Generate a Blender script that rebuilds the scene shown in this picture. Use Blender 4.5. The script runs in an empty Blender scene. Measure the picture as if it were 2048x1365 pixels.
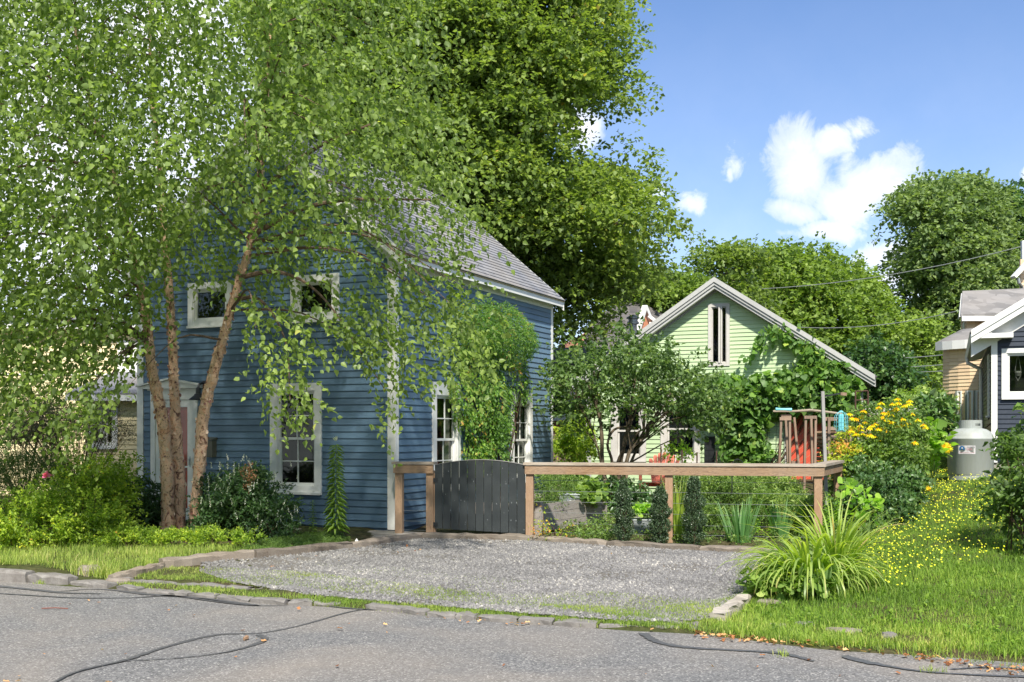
import bpy, math, random
import numpy as np
from mathutils import Vector, Matrix
R = math.radians
rng = np.random.default_rng(7)
random.seed(7)
S = bpy.context.scene
COL = S.collection

# ------------------------------------------------------------ camera, sky, sun, exposure
F, CX, HY, EYE = 2150.0, 1024.0, 862.0, 1.456     # focal length and horizon measured in the photograph (2048 px wide)
cam_d = bpy.data.cameras.new('camera'); cam = bpy.data.objects.new('camera', cam_d); COL.objects.link(cam)
cam.location = (0, 0, EYE); cam.rotation_euler = (R(90), 0, 0)
cam_d.sensor_width = 36; cam_d.lens = 36*F/2048; cam_d.shift_y = (HY-682.5)/2048
cam_d.clip_start = .1; cam_d.clip_end = 2500
S.camera = cam
SUN_AZ, SUN_EL = 174.0, 48.0        # azimuth clockwise from +Y (the direction the sun stands in), elevation
saz, sel = R(SUN_AZ), R(SUN_EL)
TO_SUN = Vector((math.sin(saz)*math.cos(sel), math.cos(saz)*math.cos(sel), math.sin(sel)))
sd = bpy.data.lights.new('sun', 'SUN'); so = bpy.data.objects.new('sun', sd); COL.objects.link(so)
sd.energy = 2.05; sd.angle = R(2.5); sd.color = (1, .94, .84)
so.rotation_euler = (-TO_SUN).to_track_quat('-Z', 'Y').to_euler(); so.location = (0, 0, 30)
S.view_settings.view_transform = 'Standard'; S.view_settings.look = 'None'
S.view_settings.exposure = 1.95; S.view_settings.gamma = 1; S.view_settings.use_curve_mapping = False
S.cycles.max_bounces = 8; S.cycles.diffuse_bounces = 5; S.cycles.transmission_bounces = 5; S.cycles.transparent_max_bounces = 8
S.cycles.caustics_reflective = False; S.cycles.caustics_refractive = False

class N:
    """tiny helper for node trees"""
    def __init__(s, nt): s.nt = nt
    def n(s, t, **k):
        o = s.nt.nodes.new(t)
        for a, b in k.items(): setattr(o, a, b)
        return o
    def l(s, a, b): s.nt.links.new(a, b)
    def val(s, sock, v):
        if v is None: return
        if isinstance(v, bpy.types.NodeSocket): s.l(v, sock)
        else: sock.default_value = v
    def math(s, op, a, b=None, c=None, clamp=False):
        o = s.n('ShaderNodeMath', operation=op); o.use_clamp = clamp
        for i, v in enumerate((a, b, c)): s.val(o.inputs[i], v)
        return o.outputs[0]
    def vm(s, op, a, b=None):
        o = s.n('ShaderNodeVectorMath', operation=op); s.val(o.inputs[0], a)
        if b is not None: s.val(o.inputs[1], b)
        return o.outputs['Value'] if op in ('DOT_PRODUCT', 'DISTANCE', 'LENGTH') else o.outputs[0]
    def mix(s, f, a, b, mode='MIX'):
        o = s.n('ShaderNodeMix', data_type='RGBA', blend_type=mode)
        s.val(o.inputs['Factor'], f)
        s.val(o.inputs[6], a if isinstance(a, bpy.types.NodeSocket) else (*a, 1) if len(a) == 3 else a)
        s.val(o.inputs[7], b if isinstance(b, bpy.types.NodeSocket) else (*b, 1) if len(b) == 3 else b)
        return o.outputs[2]
    def noise(s, vec, scale, detail=4, rough=.55, dist=0):
        o = s.n('ShaderNodeTexNoise'); s.val(o.inputs['Vector'], vec)
        o.inputs['Scale'].default_value = scale; o.inputs['Detail'].default_value = detail
        o.inputs['Roughness'].default_value = rough; o.inputs['Distortion'].default_value = dist
        return o.outputs['Fac']
    def ramp(s, f, stops, interp='LINEAR'):
        o = s.n('ShaderNodeValToRGB'); s.val(o.inputs[0], f); cr = o.color_ramp; cr.interpolation = interp
        while len(cr.elements) > len(stops): cr.elements.remove(cr.elements[-1])
        while len(cr.elements) < len(stops): cr.elements.new(1)
        for e, (p, c) in zip(cr.elements, stops):
            e.position = p; e.color = (c, c, c, 1) if isinstance(c, (int, float)) else (*c, 1)
        return o.outputs[0]
    def mapping(s, vec, scale=(1, 1, 1), rot=(0, 0, 0)):
        o = s.n('ShaderNodeMapping'); s.l(vec, o.inputs[0]); o.inputs['Scale'].default_value = scale; o.inputs['Rotation'].default_value = rot
        return o.outputs[0]

W = bpy.data.worlds.new('World'); S.world = W; W.use_nodes = True
nt = W.node_tree; nt.nodes.clear(); g = N(nt)
sky = g.n('ShaderNodeTexSky', sky_type='NISHITA'); sky.sun_disc = False
sky.sun_elevation = sel; sky.sun_rotation = saz; sky.altitude = 50; sky.air_density = 1.0; sky.dust_density = .6; sky.ozone_density = 2.2
gen = g.n('ShaderNodeTexCoord').outputs['Generated']
D = g.vm('NORMALIZE', gen)
def pdir(px, py): return Vector(((px-CX)/F, 1, (HY-py)/F)).normalized()
clouds = [  # image x, y, radius x, radius y (in photo pixels), strength
    (1605, 330, 75, 80, 1), (1590, 415, 60, 35, .8), (1700, 380, 85, 55, 1), (1760, 345, 80, 50, 1.05), (1800, 365, 70, 38, .8), (1690, 290, 50, 28, .7),
    (1660, 448, 70, 26, .95), (1730, 275, 50, 18, .45), (1465, 330, 26, 34, .34), (1455, 345, 10, 22, .5), (1375, 415, 38, 36, .7), (1780, 500, 85, 42, .75), (1800, 560, 130, 38, 1), (1700, 530, 70, 25, .5),
    (1760, 600, 140, 30, .8), (1300, 400, 40, 30, .5), (1165, 268, 55, 50, .95), (1150, 430, 60, 50, .8), (1560, 470, 60, 18, .35), (2040, 355, 30, 16, .6),
    (1400, 690, 260, 60, .7), (1850, 760, 220, 110, 1), (60, 330, 520, 420, 1.3), (-300, 100, 600, 500, 1.3), (450, 520, 300, 260, 1.2), (330, 60, 330, 300, 1.1)]
warp = g.n('ShaderNodeTexNoise'); g.l(D, warp.inputs['Vector']); warp.inputs['Scale'].default_value = 9; warp.inputs['Detail'].default_value = 6
wv = g.vm('MULTIPLY', g.vm('SUBTRACT', warp.outputs['Color'], (.5, .5, .5)), (.07, .07, .07))
DW = g.vm('ADD', D, wv)
acc = None
for (x, y, rx, ry, st) in clouds:
    c = pdir(x, y)
    right = Vector((c.y, -c.x, 0)).normalized(); up = right.cross(c)
    dl = g.vm('SUBTRACT', DW, tuple(c))
    a = g.math('MULTIPLY', g.vm('DOT_PRODUCT', dl, tuple(right)), F/rx*.93)
    b = g.math('MULTIPLY', g.vm('DOT_PRODUCT', dl, tuple(up)), F/ry*.93)
    r2 = g.math('ADD', g.math('MULTIPLY', a, a), g.math('MULTIPLY', b, b))
    v = g.math('MULTIPLY', g.math('SUBTRACT', 1, g.math('SQRT', r2)), st*1.15)
    front = g.math('GREATER_THAN', g.vm('DOT_PRODUCT', D, tuple(c)), 0)
    v = g.math('MULTIPLY', v, front)
    acc = v if acc is None else g.math('MAXIMUM', acc, v)
fine = g.noise(D, 26, 12, .68, .6)
# unseen rest of the sky: broken cloud, its cover raised for whiter fill light
gz = g.n('ShaderNodeSeparateXYZ'); g.l(D, gz.inputs[0])
flat = g.mapping(D, (1, 1, 2.2))
far = g.noise(flat, 2.6, 8, .6, .2)
farm = g.math('MULTIPLY', g.math('SUBTRACT', far, .44), 3.2)
side = g.ramp(gz.outputs[1], [(.35, 1.0), (.75, 0.0)])
farm = g.math('SUBTRACT', g.math('MULTIPLY', farm, side), g.math('MULTIPLY', g.math('SUBTRACT', 1, side), .6))
acc = g.math('MAXIMUM', acc, farm)
m = g.math('ADD', acc, g.math('MULTIPLY', g.math('SUBTRACT', fine, .5), 1.5))
m = g.ramp(m, [(.05, 0.0), (.38, .58), (1.0, .97)])
hor = g.ramp(gz.outputs[2], [(0, .5), (.2, .14), (.42, 0.0)])
m2 = g.math('MAXIMUM', m, hor)
tex = g.noise(D, 14, 6, .6)
ccol = g.mix(g.ramp(tex, [(.35, 0.0), (.65, 1.0)]), (3.3, 3.5, 3.9), (4.3, 4.3, 4.4))
tint = g.mix(1, sky.outputs[0], (.38, .455, .565), 'MULTIPLY')
out = g.mix(m2, tint, ccol)
bg = g.n('ShaderNodeBackground'); g.l(out, bg.inputs[0]); bg.inputs[1].default_value = .085
wo = g.n('ShaderNodeOutputWorld'); g.l(bg.outputs[0], wo.inputs[0])

# ------------------------------------------------------------ pixel -> place helpers
def at(px, py, Y): return Vector(((px-CX)/F*Y, Y, EYE+(HY-py)/F*Y))
RO = Vector((-5.5, 11.5)); RU = Vector((.901, -.434)).normalized(); RN = Vector((.434, .901)).normalized()
def sstep(x, a, b):
    t = np.clip((x-a)/(b-a), 0, 1); return t*t*(3-2*t)
EDGE = []          # the road edge bends gently: offsets from the straight line, measured along it
for ex, ey in ((-300, 1141), (0, 1162), (200, 1178), (300, 1186), (480, 1204), (615, 1211), (700, 1216), (895, 1234), (1032, 1246), (1169, 1255), (1290, 1263), (1400, 1269), (1495, 1281), (1590, 1292), (1685, 1301), (1811, 1311), (1938, 1319), (2048, 1327), (2300, 1345)):
    eY = (EYE+.15)*F/(ey-HY); eX = (ex-CX)/F*eY; EDGE.append(((eX-RO.x)*RU.x+(eY-RO.y)*RU.y, (eX-RO.x)*RN.x+(eY-RO.y)*RN.y))
EDGE.sort(); ES, ED = [e[0] for e in EDGE], [e[1] for e in EDGE]
def edge_off(s): return np.interp(s, ES, ED)+.025*np.sin(np.asarray(s)*4.1+1)
def ds(X, Y):
    X = np.asarray(X, float); Y = np.asarray(Y, float); s = (X-RO.x)*RU.x+(Y-RO.y)*RU.y
    return (X-RO.x)*RN.x+(Y-RO.y)*RN.y-edge_off(s), s
def terr(X, Y):
    d, s = ds(X, Y)
    kl = 1-sstep(s, -.2, 1.8)
    zl = -.15+.12*(kl*sstep(d, .08, .22)+(1-kl)*sstep(d, .35, 2.4))+.03*sstep(d, .3, 2.4)
    pad = sstep(s, 1.0, 2.2)*(1-sstep(s, 7.2, 8.4))*(1-sstep(d, 5.6, 6.6))
    zl = zl*(1-pad)+pad*(-.115+.02*np.clip(d, 0, 6)/6)
    gard = sstep(s, 2.6, 4.5)*(sstep(d, 8, 15))
    zl = zl+gard*.40+sstep(d, 14, 40)*.5
    gd = sstep(s, 2.5, 4.5)*sstep(d, 5.6, 6.6)*(1-sstep(d, 6.6, 9))
    zl = zl-.05*gd
    zr = -.13+.062*np.clip(d, 0, 13.5)+.012*np.clip(d-13.5, 0, 60)
    w = sstep(s, 7.2, 9.8)
    z = zl*(1-w)+zr*w
    road = 1-sstep(d, -.05, .12)
    return z*(1-road)+(-.17)*road
def tz(X, Y): return float(terr(X, Y))
def G(px, py, dz=0.0, z=None):
    """ground point seen at a pixel"""
    if z is not None:
        Y = (EYE-z)*F/(py-HY); return Vector(((px-CX)/F*Y, Y, z))
    Y = 9.0
    for _ in range(60):
        X = (px-CX)/F*Y; zz = tz(X, Y)+dz
        Yn = (EYE-zz)*F/max(py-HY, 4)
        Y = Y*.5+min(Yn, 60)*.5
    X = (px-CX)/F*Y
    return Vector((X, Y, tz(X, Y)+dz))
ROADZ = -.15

# ------------------------------------------------------------ object helpers
def tag(o, label=None, cat=None, group=None, kind=None):
    if label: o['label'] = label
    if cat: o['category'] = cat
    if group: o['group'] = group
    if kind: o['kind'] = kind
    return o
def thing(name, loc, label, cat, group=None, kind=None):
    o = bpy.data.objects.new(name, None); o.location = loc; o.empty_display_size = .2; COL.objects.link(o)
    o['_b'] = 1; del o['_b']
    ROOT[o] = Vector(loc)
    return tag(o, label, cat, group, kind)
ROOT = {}
def base_of(parent):
    p = parent
    while p is not None and p not in ROOT: p = p.parent
    return ROOT[p] if p is not None else Vector((0, 0, 0))
def link(name, me, parent=None, kind=None, loc=None):
    o = bpy.data.objects.new(name, me); COL.objects.link(o)
    if parent is not None: o.parent = parent
    if loc is not None: o.location = loc
    if kind: o['kind'] = kind
    return o

class MB:
    def __init__(s): s.v = []; s.f = []
    def add(s, vs, fs):
        b = len(s.v); s.v += [tuple(v) for v in vs]; s.f += [tuple(b+i for i in f) for f in fs]; return s
    def box(s, c, x, y, z):
        """centre and three half-axis vectors"""
        c, x, y, z = map(Vector, (c, x, y, z))
        vs = [c+a*x+b*y+d*z for a in (-1, 1) for b in (-1, 1) for d in (-1, 1)]
        fs = [(0, 1, 3, 2), (4, 6, 7, 5), (0, 4, 5, 1), (2, 3, 7, 6), (0, 2, 6, 4), (1, 5, 7, 3)]
        if x.cross(y).dot(z) < 0: fs = [f[::-1] for f in fs]
        return s.add(vs, fs)
    def bar(s, a, b, w, h=None, up=(0, 0, 1)):
        a, b = Vector(a), Vector(b); d = (b-a); L = d.length; d.normalize(); up = Vector(up)
        x = d.cross(up)
        if x.length < 1e-3: x = d.cross(Vector((0, 1, 0)))
        x.normalize(); u = x.cross(d)
        return s.box((a+b)/2, d*L/2, x*w/2, u*(h or w)/2)
    def prism(s, poly, n):
        """closed planar polygon (list of 3D points) extruded by vector n"""
        poly = [Vector(p) for p in poly]; n = Vector(n); k = len(poly)
        nn = Vector((0, 0, 0))
        for i in range(k): nn += poly[i].cross(poly[(i+1) % k])
        if nn.dot(n) > 0: poly = poly[::-1]
        vs = poly+[p+n for p in poly]
        fs = [tuple(range(k)), tuple(range(2*k-1, k-1, -1))]
        fs += [(i, i+k, (i+1) % k+k, (i+1) % k) for i in range(k)]
        return s.add(vs, fs)
    def tube(s, pts, rad, n=8, cap=True, jit=0):
        pts = [Vector(p) for p in pts]
        if isinstance(rad, (int, float)): rad = [rad]*len(pts)
        rings = []; ref = Vector((.3, .2, 1)).normalized()
        for i, p in enumerate(pts):
            d = (pts[min(i+1, len(pts)-1)]-pts[max(i-1, 0)])
            if d.length < 1e-6: d = Vector((0, 0, 1))
            d.normalize()
            x = d.cross(ref)
            if x.length < .05: x = d.cross(Vector((1, 0, 0)))
            x.normalize(); y = d.cross(x)
            rings.append([p+(x*math.cos(2*math.pi*j/n)+y*math.sin(2*math.pi*j/n))*rad[i]*(1+random.uniform(-jit, jit)) for j in range(n)])
        vs = [v for r in rings for v in r]; fs = []
        for i in range(len(pts)-1):
            for j in range(n): fs.append((i*n+j, i*n+(j+1) % n, (i+1)*n+(j+1) % n, (i+1)*n+j))
        if cap: fs.append(tuple(range(n-1, -1, -1))); fs.append(tuple((len(pts)-1)*n+j for j in range(n)))
        return s.add(vs, fs)
    def lathe(s, c, prof, n=32):
        c = Vector(c); vs = []; fs = []; k = len(prof)
        for (r, z) in prof:
            for j in range(n):
                a = 2*math.pi*j/n; vs.append(c+Vector((r*math.cos(a), r*math.sin(a), z)))
        for i in range(k-1):
            for j in range(n): fs.append((i*n+j, i*n+(j+1) % n, (i+1)*n+(j+1) % n, (i+1)*n+j))
        return s.add(vs, fs)
    def build(s, name, mat, parent=None, kind=None, smooth=False, label=None):
        b = base_of(parent)
        me = bpy.data.meshes.new(name)
        me.from_pydata([(v[0]-b.x, v[1]-b.y, v[2]-b.z) for v in s.v], [], s.f)
        if smooth: me.polygons.foreach_set('use_smooth', [True]*len(me.polygons))
        me.materials.append(mat); me.update()
        o = link(name, me, parent, kind)
        if label: o['label'] = label
        return o
def cr(pts, k=6):
    """Catmull-Rom resample; works on lists of tuples (any length)"""
    P = [np.array(p, float) for p in pts]; P = [2*P[0]-P[1]]+P+[2*P[-1]-P[-2]]; out = []
    for i in range(1, len(P)-2):
        for j in range(k):
            t = j/k; a, b, c, d = P[i-1:i+3]
            out.append(.5*((2*b)+(-a+c)*t+(2*a-5*b+4*c-d)*t*t+(-a+3*b-3*c+d)*t**3))
    out.append(P[-2]); return out

class Fac:
    """a wall plane: origin (x,y), unit run d, outward normal n"""
    def __init__(s, o, d, n): s.o = Vector((*o, 0)); s.d = Vector((*d, 0)).normalized(); s.n = Vector((*n, 0)).normalized()
    def P(s, t, z, off=0.0): return s.o+s.d*t+s.n*off+Vector((0, 0, z))
    def t(s, px, off=0.0):
        k = (px-CX)/F; o = s.o+s.n*off
        return (k*o.y-o.x)/(s.d.x-k*s.d.y)
    def z(s, t, py, off=0.0): return EYE+(HY-py)/F*(s.o.y+s.d.y*t+s.n.y*off)
    def box(s, mb, t0, t1, z0, z1, o0, o1):
        return mb.box(s.P((t0+t1)/2, (z0+z1)/2, (o0+o1)/2), s.d*(abs(t1-t0)/2), s.n*(abs(o1-o0)/2), (0, 0, abs(z1-z0)/2))

# unit clapboard (length 1 along x, outward y, up z) shared by every course of one exposure
BOARD = {}
def board_mesh(e, mat):
    k = (round(e, 4), mat.name)
    if k not in BOARD:
        me = bpy.data.meshes.new('clapboard')
        h = e*1.18; sec = [(.002, 0), (.023, 0), (.0245, .004), (.005, h), (.0, h)]
        vs = [(x, y, z) for x in (0, 1) for (y, z) in sec]; n = len(sec)
        fs = [tuple(range(n-1, -1, -1)), tuple(range(n, 2*n))]+[(i, (i+1) % n, (i+1) % n+n, i+n) for i in range(n)]
        me.from_pydata(vs, [], [f[::-1] for f in fs]); me.materials.append(mat); me.update(); BOARD[k] = me
    return BOARD[k]
def siding(fac, z0, z1, e, bounds, openings, root, mat, tilt=0.0, name='clapboard'):
    me = board_mesh(e, mat); b = base_of(root)
    hand = fac.d.cross(Vector((0, 0, 1))).dot(fac.n)      # board x cross z
    dd = fac.d if fac.d.cross(fac.n).z > 0 else -fac.d
    i = 0; z = z0
    while z < z1-.02:
        lo, hi = bounds(z+e*.6)
        segs = [(lo, hi)]
        for (a, c, za, zc) in openings:
            if z+e*.5 > za and z+e*.5 < zc:
                ns = []
                for (p, q) in segs:
                    if a > p+.01: ns.append((p, min(q, a)))
                    if c < q-.01: ns.append((max(p, c), q))
                segs = [s_ for s_ in ns if s_[1]-s_[0] > .02]
        for (p, q) in segs:
            if q-p < .03: continue
            # long runs have butt joints
            cuts = [p]
            if q-p > 3.2: cuts.append(p+(q-p)*random.uniform(.3, .7))
            cuts.append(q)
            for u0, u1 in zip(cuts, cuts[1:]):
                st = u0 if dd is fac.d else u1
                o = link(name, me, root)
                pos = fac.P(st, z+random.uniform(-.0015, .0015))-b
                L = (u1-u0)-.002
                o.matrix_local = Matrix((
                    (dd.x*L, fac.n.x, 0, pos.x), (dd.y*L, fac.n.y, 0, pos.y), (0, 0, 1, pos.z), (0, 0, 0, 1)))
        z += e; i += 1
# ------------------------------------------------------------ materials
def pmat(name, col=(.5, .5, .5), rough=.6, spec=.4, metal=0.0):
    m = bpy.data.materials.new(name); m.use_nodes = True; b = m.node_tree.nodes['Principled BSDF']
    b.inputs['Base Color'].default_value = (*col, 1); b.inputs['Roughness'].default_value = rough
    b.inputs['Specular IOR Level'].default_value = spec; b.inputs['Metallic'].default_value = metal
    return m, N(m.node_tree), b
def bump(g_, b, h, strength=.3, dist=.01):
    o = g_.n('ShaderNodeBump'); o.inputs['Strength'].default_value = strength; o.inputs['Distance'].default_value = dist
    g_.l(h, o.inputs['Height']); g_.l(o.outputs[0], b.inputs['Normal'])
def objc(g_): return g_.n('ShaderNodeTexCoord').outputs['Object']
def paint(name, col, var=.12, rough=.5, dirt=(.3, .29, .24), dirt_amt=.25, scale=2.0, rv=.10, stretch=(1, 1, 1)):
    m, q, b = pmat(name, col, rough)
    geo = q.n('ShaderNodeNewGeometry').outputs['Position']
    v = q.mapping(geo, stretch)
    n1 = q.noise(v, scale, 6, .6); n2 = q.noise(v, scale*9, 5, .65)
    c = q.mix(q.ramp(n1, [(.3, 0.0), (.7, 1.0)]), tuple(x*(1-var) for x in col), tuple(min(1, x*(1+var)) for x in col))
    rnd = q.n('ShaderNodeObjectInfo').outputs['Random']
    c = q.mix(rv, c, q.mix(rnd, (0.0, 0.0, 0.0), tuple(min(1, x*1.9) for x in col)))
    d = q.ramp(q.math('MULTIPLY', n2, n1), [(.28, 0.0), (.5, dirt_amt)])
    c = q.mix(d, c, dirt)
    q.l(c, b.inputs['Base Color'])
    bump(q, b, n2, .12, .004)
    return m
def wood(name, a, c, ang=0.0, vertical=False, grey=(.33, .31, .28), gamt=.4, scale=1.0, rings=True, rv=.25):
    m, q, b = pmat(name, a, .75, .25)
    geo = q.n('ShaderNodeNewGeometry').outputs['Position']
    mp = q.n('ShaderNodeMapping'); mp.vector_type = 'POINT'; q.l(geo, mp.inputs[0])
    mp.inputs['Rotation'].default_value = (0, 0, -ang)
    v = q.mapping(mp.outputs[0], (14*scale, 14*scale, .9*scale) if vertical else (.9*scale, 14*scale, 14*scale))
    rnd = q.n('ShaderNodeObjectInfo').outputs['Random']
    off = q.n('ShaderNodeCombineXYZ'); q.l(q.math('MULTIPLY', rnd, 37.0), off.inputs[0]); q.l(q.math('MULTIPLY', rnd, 11.0), off.inputs[2])
    v = q.vm('ADD', v, off.outputs[0])
    n1 = q.noise(v, .5, 2, .45, 1.6)
    w = q.math('FRACT', q.math('MULTIPLY', n1, 14.0 if rings else 5.0))
    line = q.ramp(w, [(0, 1.0), (.18, .25), (.6, 0.0), (.93, .5), (1, 1.0)])
    fine = q.noise(v, 5, 6, .7)
    col = q.mix(line, c, a)
    col = q.mix(q.ramp(fine, [(.3, .0), (.8, .55)]), col, tuple(x*.55 for x in a))
    big = q.noise(geo, 1.6, 5, .6)
    col = q.mix(q.ramp(big, [(.3, 0.0), (.7, gamt)]), col, grey)
    col = q.mix(rv, col, q.mix(rnd, tuple(x*.4 for x in c), tuple(min(1, x*1.5) for x in c)))
    q.l(col, b.inputs['Base Color'])
    bump(q, b, q.math('ADD', line, fine), .35, .004)
    return m
def leafmat(name, stops, trans=.35, rough=.5, spec=.25):
    m = bpy.data.materials.new(name); m.use_nodes = True; nt_ = m.node_tree; b = nt_.nodes['Principled BSDF']; q = N(nt_)
    at_ = q.n('ShaderNodeAttribute'); at_.attribute_name = 'tint'
    stops = [(p_, tuple(min(.8, x*1.7) for x in c_)) for p_, c_ in stops]
    c = q.ramp(at_.outputs['Fac'], stops)
    geo = q.n('ShaderNodeNewGeometry')
    c2 = q.mix(q.math('MULTIPLY', geo.outputs['Backfacing'], .35), c, (.22, .30, .16))
    q.l(c2, b.inputs['Base Color']); b.inputs['Roughness'].default_value = rough; b.inputs['Specular IOR Level'].default_value = spec
    tr = q.n('ShaderNodeBsdfTranslucent'); q.l(q.mix(1, c, (1.5, 1.6, .7), 'MULTIPLY'), tr.inputs[0])
    mx = q.n('ShaderNodeMixShader'); mx.inputs[0].default_value = min(.5, trans+.10)
    q.l(b.outputs[0], mx.inputs[1]); q.l(tr.outputs[0], mx.inputs[2]); q.l(mx.outputs[0], nt_.nodes['Material Output'].inputs[0])
    return m
M = {}
M['blue'] = paint('blue_paint', (.098, .166, .236), .13, .5, (.13, .17, .21), .35, 1.5, .20)
M['green'] = paint('pale_green_paint', (.43, .55, .32), .07, .55, (.25, .36, .16), .2, 1.2, .08)
M['yellow'] = paint('pale_yellow_paint', (.78, .66, .38), .06, .6, (.45, .36, .2), .25, 1.2, .08)
M['peach'] = paint('peach_paint', (.72, .53, .33), .06, .6, (.4, .33, .25), .35, 1.0, .1)
M['navy'] = paint('dark_navy_paint', (.018, .026, .040), .2, .42, (.06, .065, .07), .3, 1.6, .12)
M['white'] = paint('white_trim_paint', (.74, .74, .70), .06, .45, (.36, .35, .28), .28, 2.5, .04)
M['trimgrey'] = paint('weathered_trim_paint', (.42, .42, .40), .1, .6, (.2, .19, .17), .5, 3, .05)
M['oldwhite'] = paint('peeling_window_paint', (.52, .50, .46), .1, .6, (.25, .18, .13), .7, 5, .05)
M['redpaint'] = paint('red_door_paint', (.60, .09, .05), .12, .45, (.2, .05, .03), .3, 3, .1)
M['barnred'] = paint('brick_red_siding_paint', (.26, .06, .045), .15, .6, (.2, .1, .08), .3, 2, .1)
M['orange'] = paint('salmon_siding_paint', (.55, .24, .14), .1, .6, (.4, .3, .2), .2, 2, .08)
M['gate'] = paint('charcoal_gate_paint', (.034, .040, .042), .1, .42, (.10, .11, .11), .25, 5, .12)
M['chair'] = paint('salmon_plastic', (.78, .21, .14), .12, .4, (.5, .28, .22), .5, 8, .05)
M['black'] = paint('black_iron', (.018, .02, .022), .2, .45, (.05, .05, .05), .2, 8, 0)
M['rust'] = paint('rusty_iron', (.07, .035, .025), .3, .85, (.12, .06, .03), .6, 20, 0)
M['box'] = paint('bronze_letterbox_paint', (.10, .10, .07), .1, .4, (.15, .14, .1), .2, 6, 0)
M['knot'] = paint('pale_paint_scuff', (.22, .24, .25), .2, .6, (.3, .3, .3), .2, 8, 0)
M['teal'] = paint('aqua_feeder_mesh', (.16, .50, .55), .1, .4, (.1, .3, .34), .3, 30, 0)
M['plaster'] = paint('concrete_foundation', (.30, .28, .24), .15, .85, (.16, .14, .11), .5, 4, 0)
M['tan'] = paint('tan_board_paint', (.42, .32, .2), .15, .7, (.2, .14, .09), .5, 5, .1)
FA = -.175
M['rail'] = wood('fence_rail_wood', (.10, .045, .02), (.40, .255, .145), FA, False, (.40, .36, .31), .35, 1.7)
M['post'] = wood('fence_post_wood', (.13, .06, .03), (.42, .265, .155), 0, True, (.38, .33, .27), .35, 2.4)
M['cap'] = wood('weathered_cap_board', (.16, .11, .07), (.40, .33, .25), FA, False, (.42, .39, .35), .7, 1.2)
M['timber'] = wood('weathered_timber', (.045, .03, .02), (.25, .205, .16), -.2, False, (.26, .24, .21), .65, 1.6)
M['bedwood'] = wood('grey_bed_boards', (.17, .15, .13), (.38, .34, .30), .6, False, (.30, .28, .26), .7, 1.0, False)
M['deck'] = wood('silvered_deck_boards', (.12, .10, .08), (.38, .34, .29), R(155.8), False, (.42, .40, .36), .6, 1.0, False)
M['frame'] = wood('dull_frame_wood', (.12, .07, .045), (.30, .20, .135), 0, True, (.28, .24, .20), .5, 1.4, False)
M['fencewood'] = wood('brown_board_fence_wood', (.07, .045, .03), (.17, .115, .08), 0, True, (.2, .17, .14), .4, 1.0, False)
M['bough'] = wood('dry_bough_wood', (.13, .09, .06), (.36, .29, .21), 0, False, (.4, .36, .3), .5, 2, False)
M['greypost'] = wood('silver_grey_post', (.2, .195, .19), (.34, .33, .31), 0, True, (.34, .34, .33), .7, 1.5, False)
M['chip'] = paint('firewood', (.32, .2, .12), .3, .8, (.1, .06, .04), .5, 8, .4)

m, q, b = pmat('window_glass', (.012, .016, .014), .04, .7); M['dark'] = m
geo = q.n('ShaderNodeNewGeometry').outputs['Position']
q.l(q.ramp(q.noise(geo, 1.2, 3), [(.35, (.006, .008, .007)), (.7, (.02, .026, .022))]), b.inputs['Base Color'])
bump(q, b, q.noise(geo, 1.3, 2), .05, .02)
m = bpy.data.materials.new('clear_window_pane'); m.use_nodes = True; nt_ = m.node_tree; nt_.nodes.clear(); q = N(nt_)
gl = q.n('ShaderNodeBsdfGlossy'); gl.inputs['Roughness'].default_value = .02; gl.inputs['Color'].default_value = (.9, .95, .92, 1)
bn = q.n('ShaderNodeBump'); bn.inputs['Strength'].default_value = .04; q.l(q.noise(q.n('ShaderNodeNewGeometry').outputs['Position'], 1.5, 1), bn.inputs['Height']); q.l(bn.outputs[0], gl.inputs['Normal'])
tp = q.n('ShaderNodeBsdfTransparent'); tp.inputs[0].default_value = (.86, .89, .87, 1)
fr = q.n('ShaderNodeFresnel'); fr.inputs[0].default_value = 1.6
bf_ = q.n('ShaderNodeNewGeometry').outputs['Backfacing']
mx = q.n('ShaderNodeMixShader'); q.l(q.math('MULTIPLY', q.math('MULTIPLY', fr.outputs[0], .9), q.math('SUBTRACT', 1.0, bf_)), mx.inputs[0]); q.l(tp.outputs[0], mx.inputs[1]); q.l(gl.outputs[0], mx.inputs[2])
q.l(mx.outputs[0], q.n('ShaderNodeOutputMaterial').inputs[0]); M['pane'] = m
m, q, b = pmat('galvanised_steel', (.42, .45, .46), .42, .5, .65)
geo = q.n('ShaderNodeNewGeometry').outputs['Position']; n1 = q.noise(geo, 7, 6, .7)
q.l(q.ramp(n1, [(.3, (.22, .25, .27)), (.7, (.5, .53, .54))]), b.inputs['Base Color']); M['galv'] = m
m, q, b = pmat('tank_paint', (.42, .45, .42), .5, .4)
geo = q.n('ShaderNodeNewGeometry').outputs['Position']
n1 = q.noise(q.mapping(geo, (9, 9, 1.2)), 1.0, 6, .65); n2 = q.noise(geo, 2.2, 4)
c = q.mix(q.ramp(n1, [(.35, 0.0), (.7, .6)]), (.33, .355, .34), (.24, .255, .21)); c = q.mix(q.ramp(n2, [(.4, 0.0), (.7, .35)]), c, (.36, .36, .31))
q.l(c, b.inputs['Base Color']); M['tank'] = m
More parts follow.
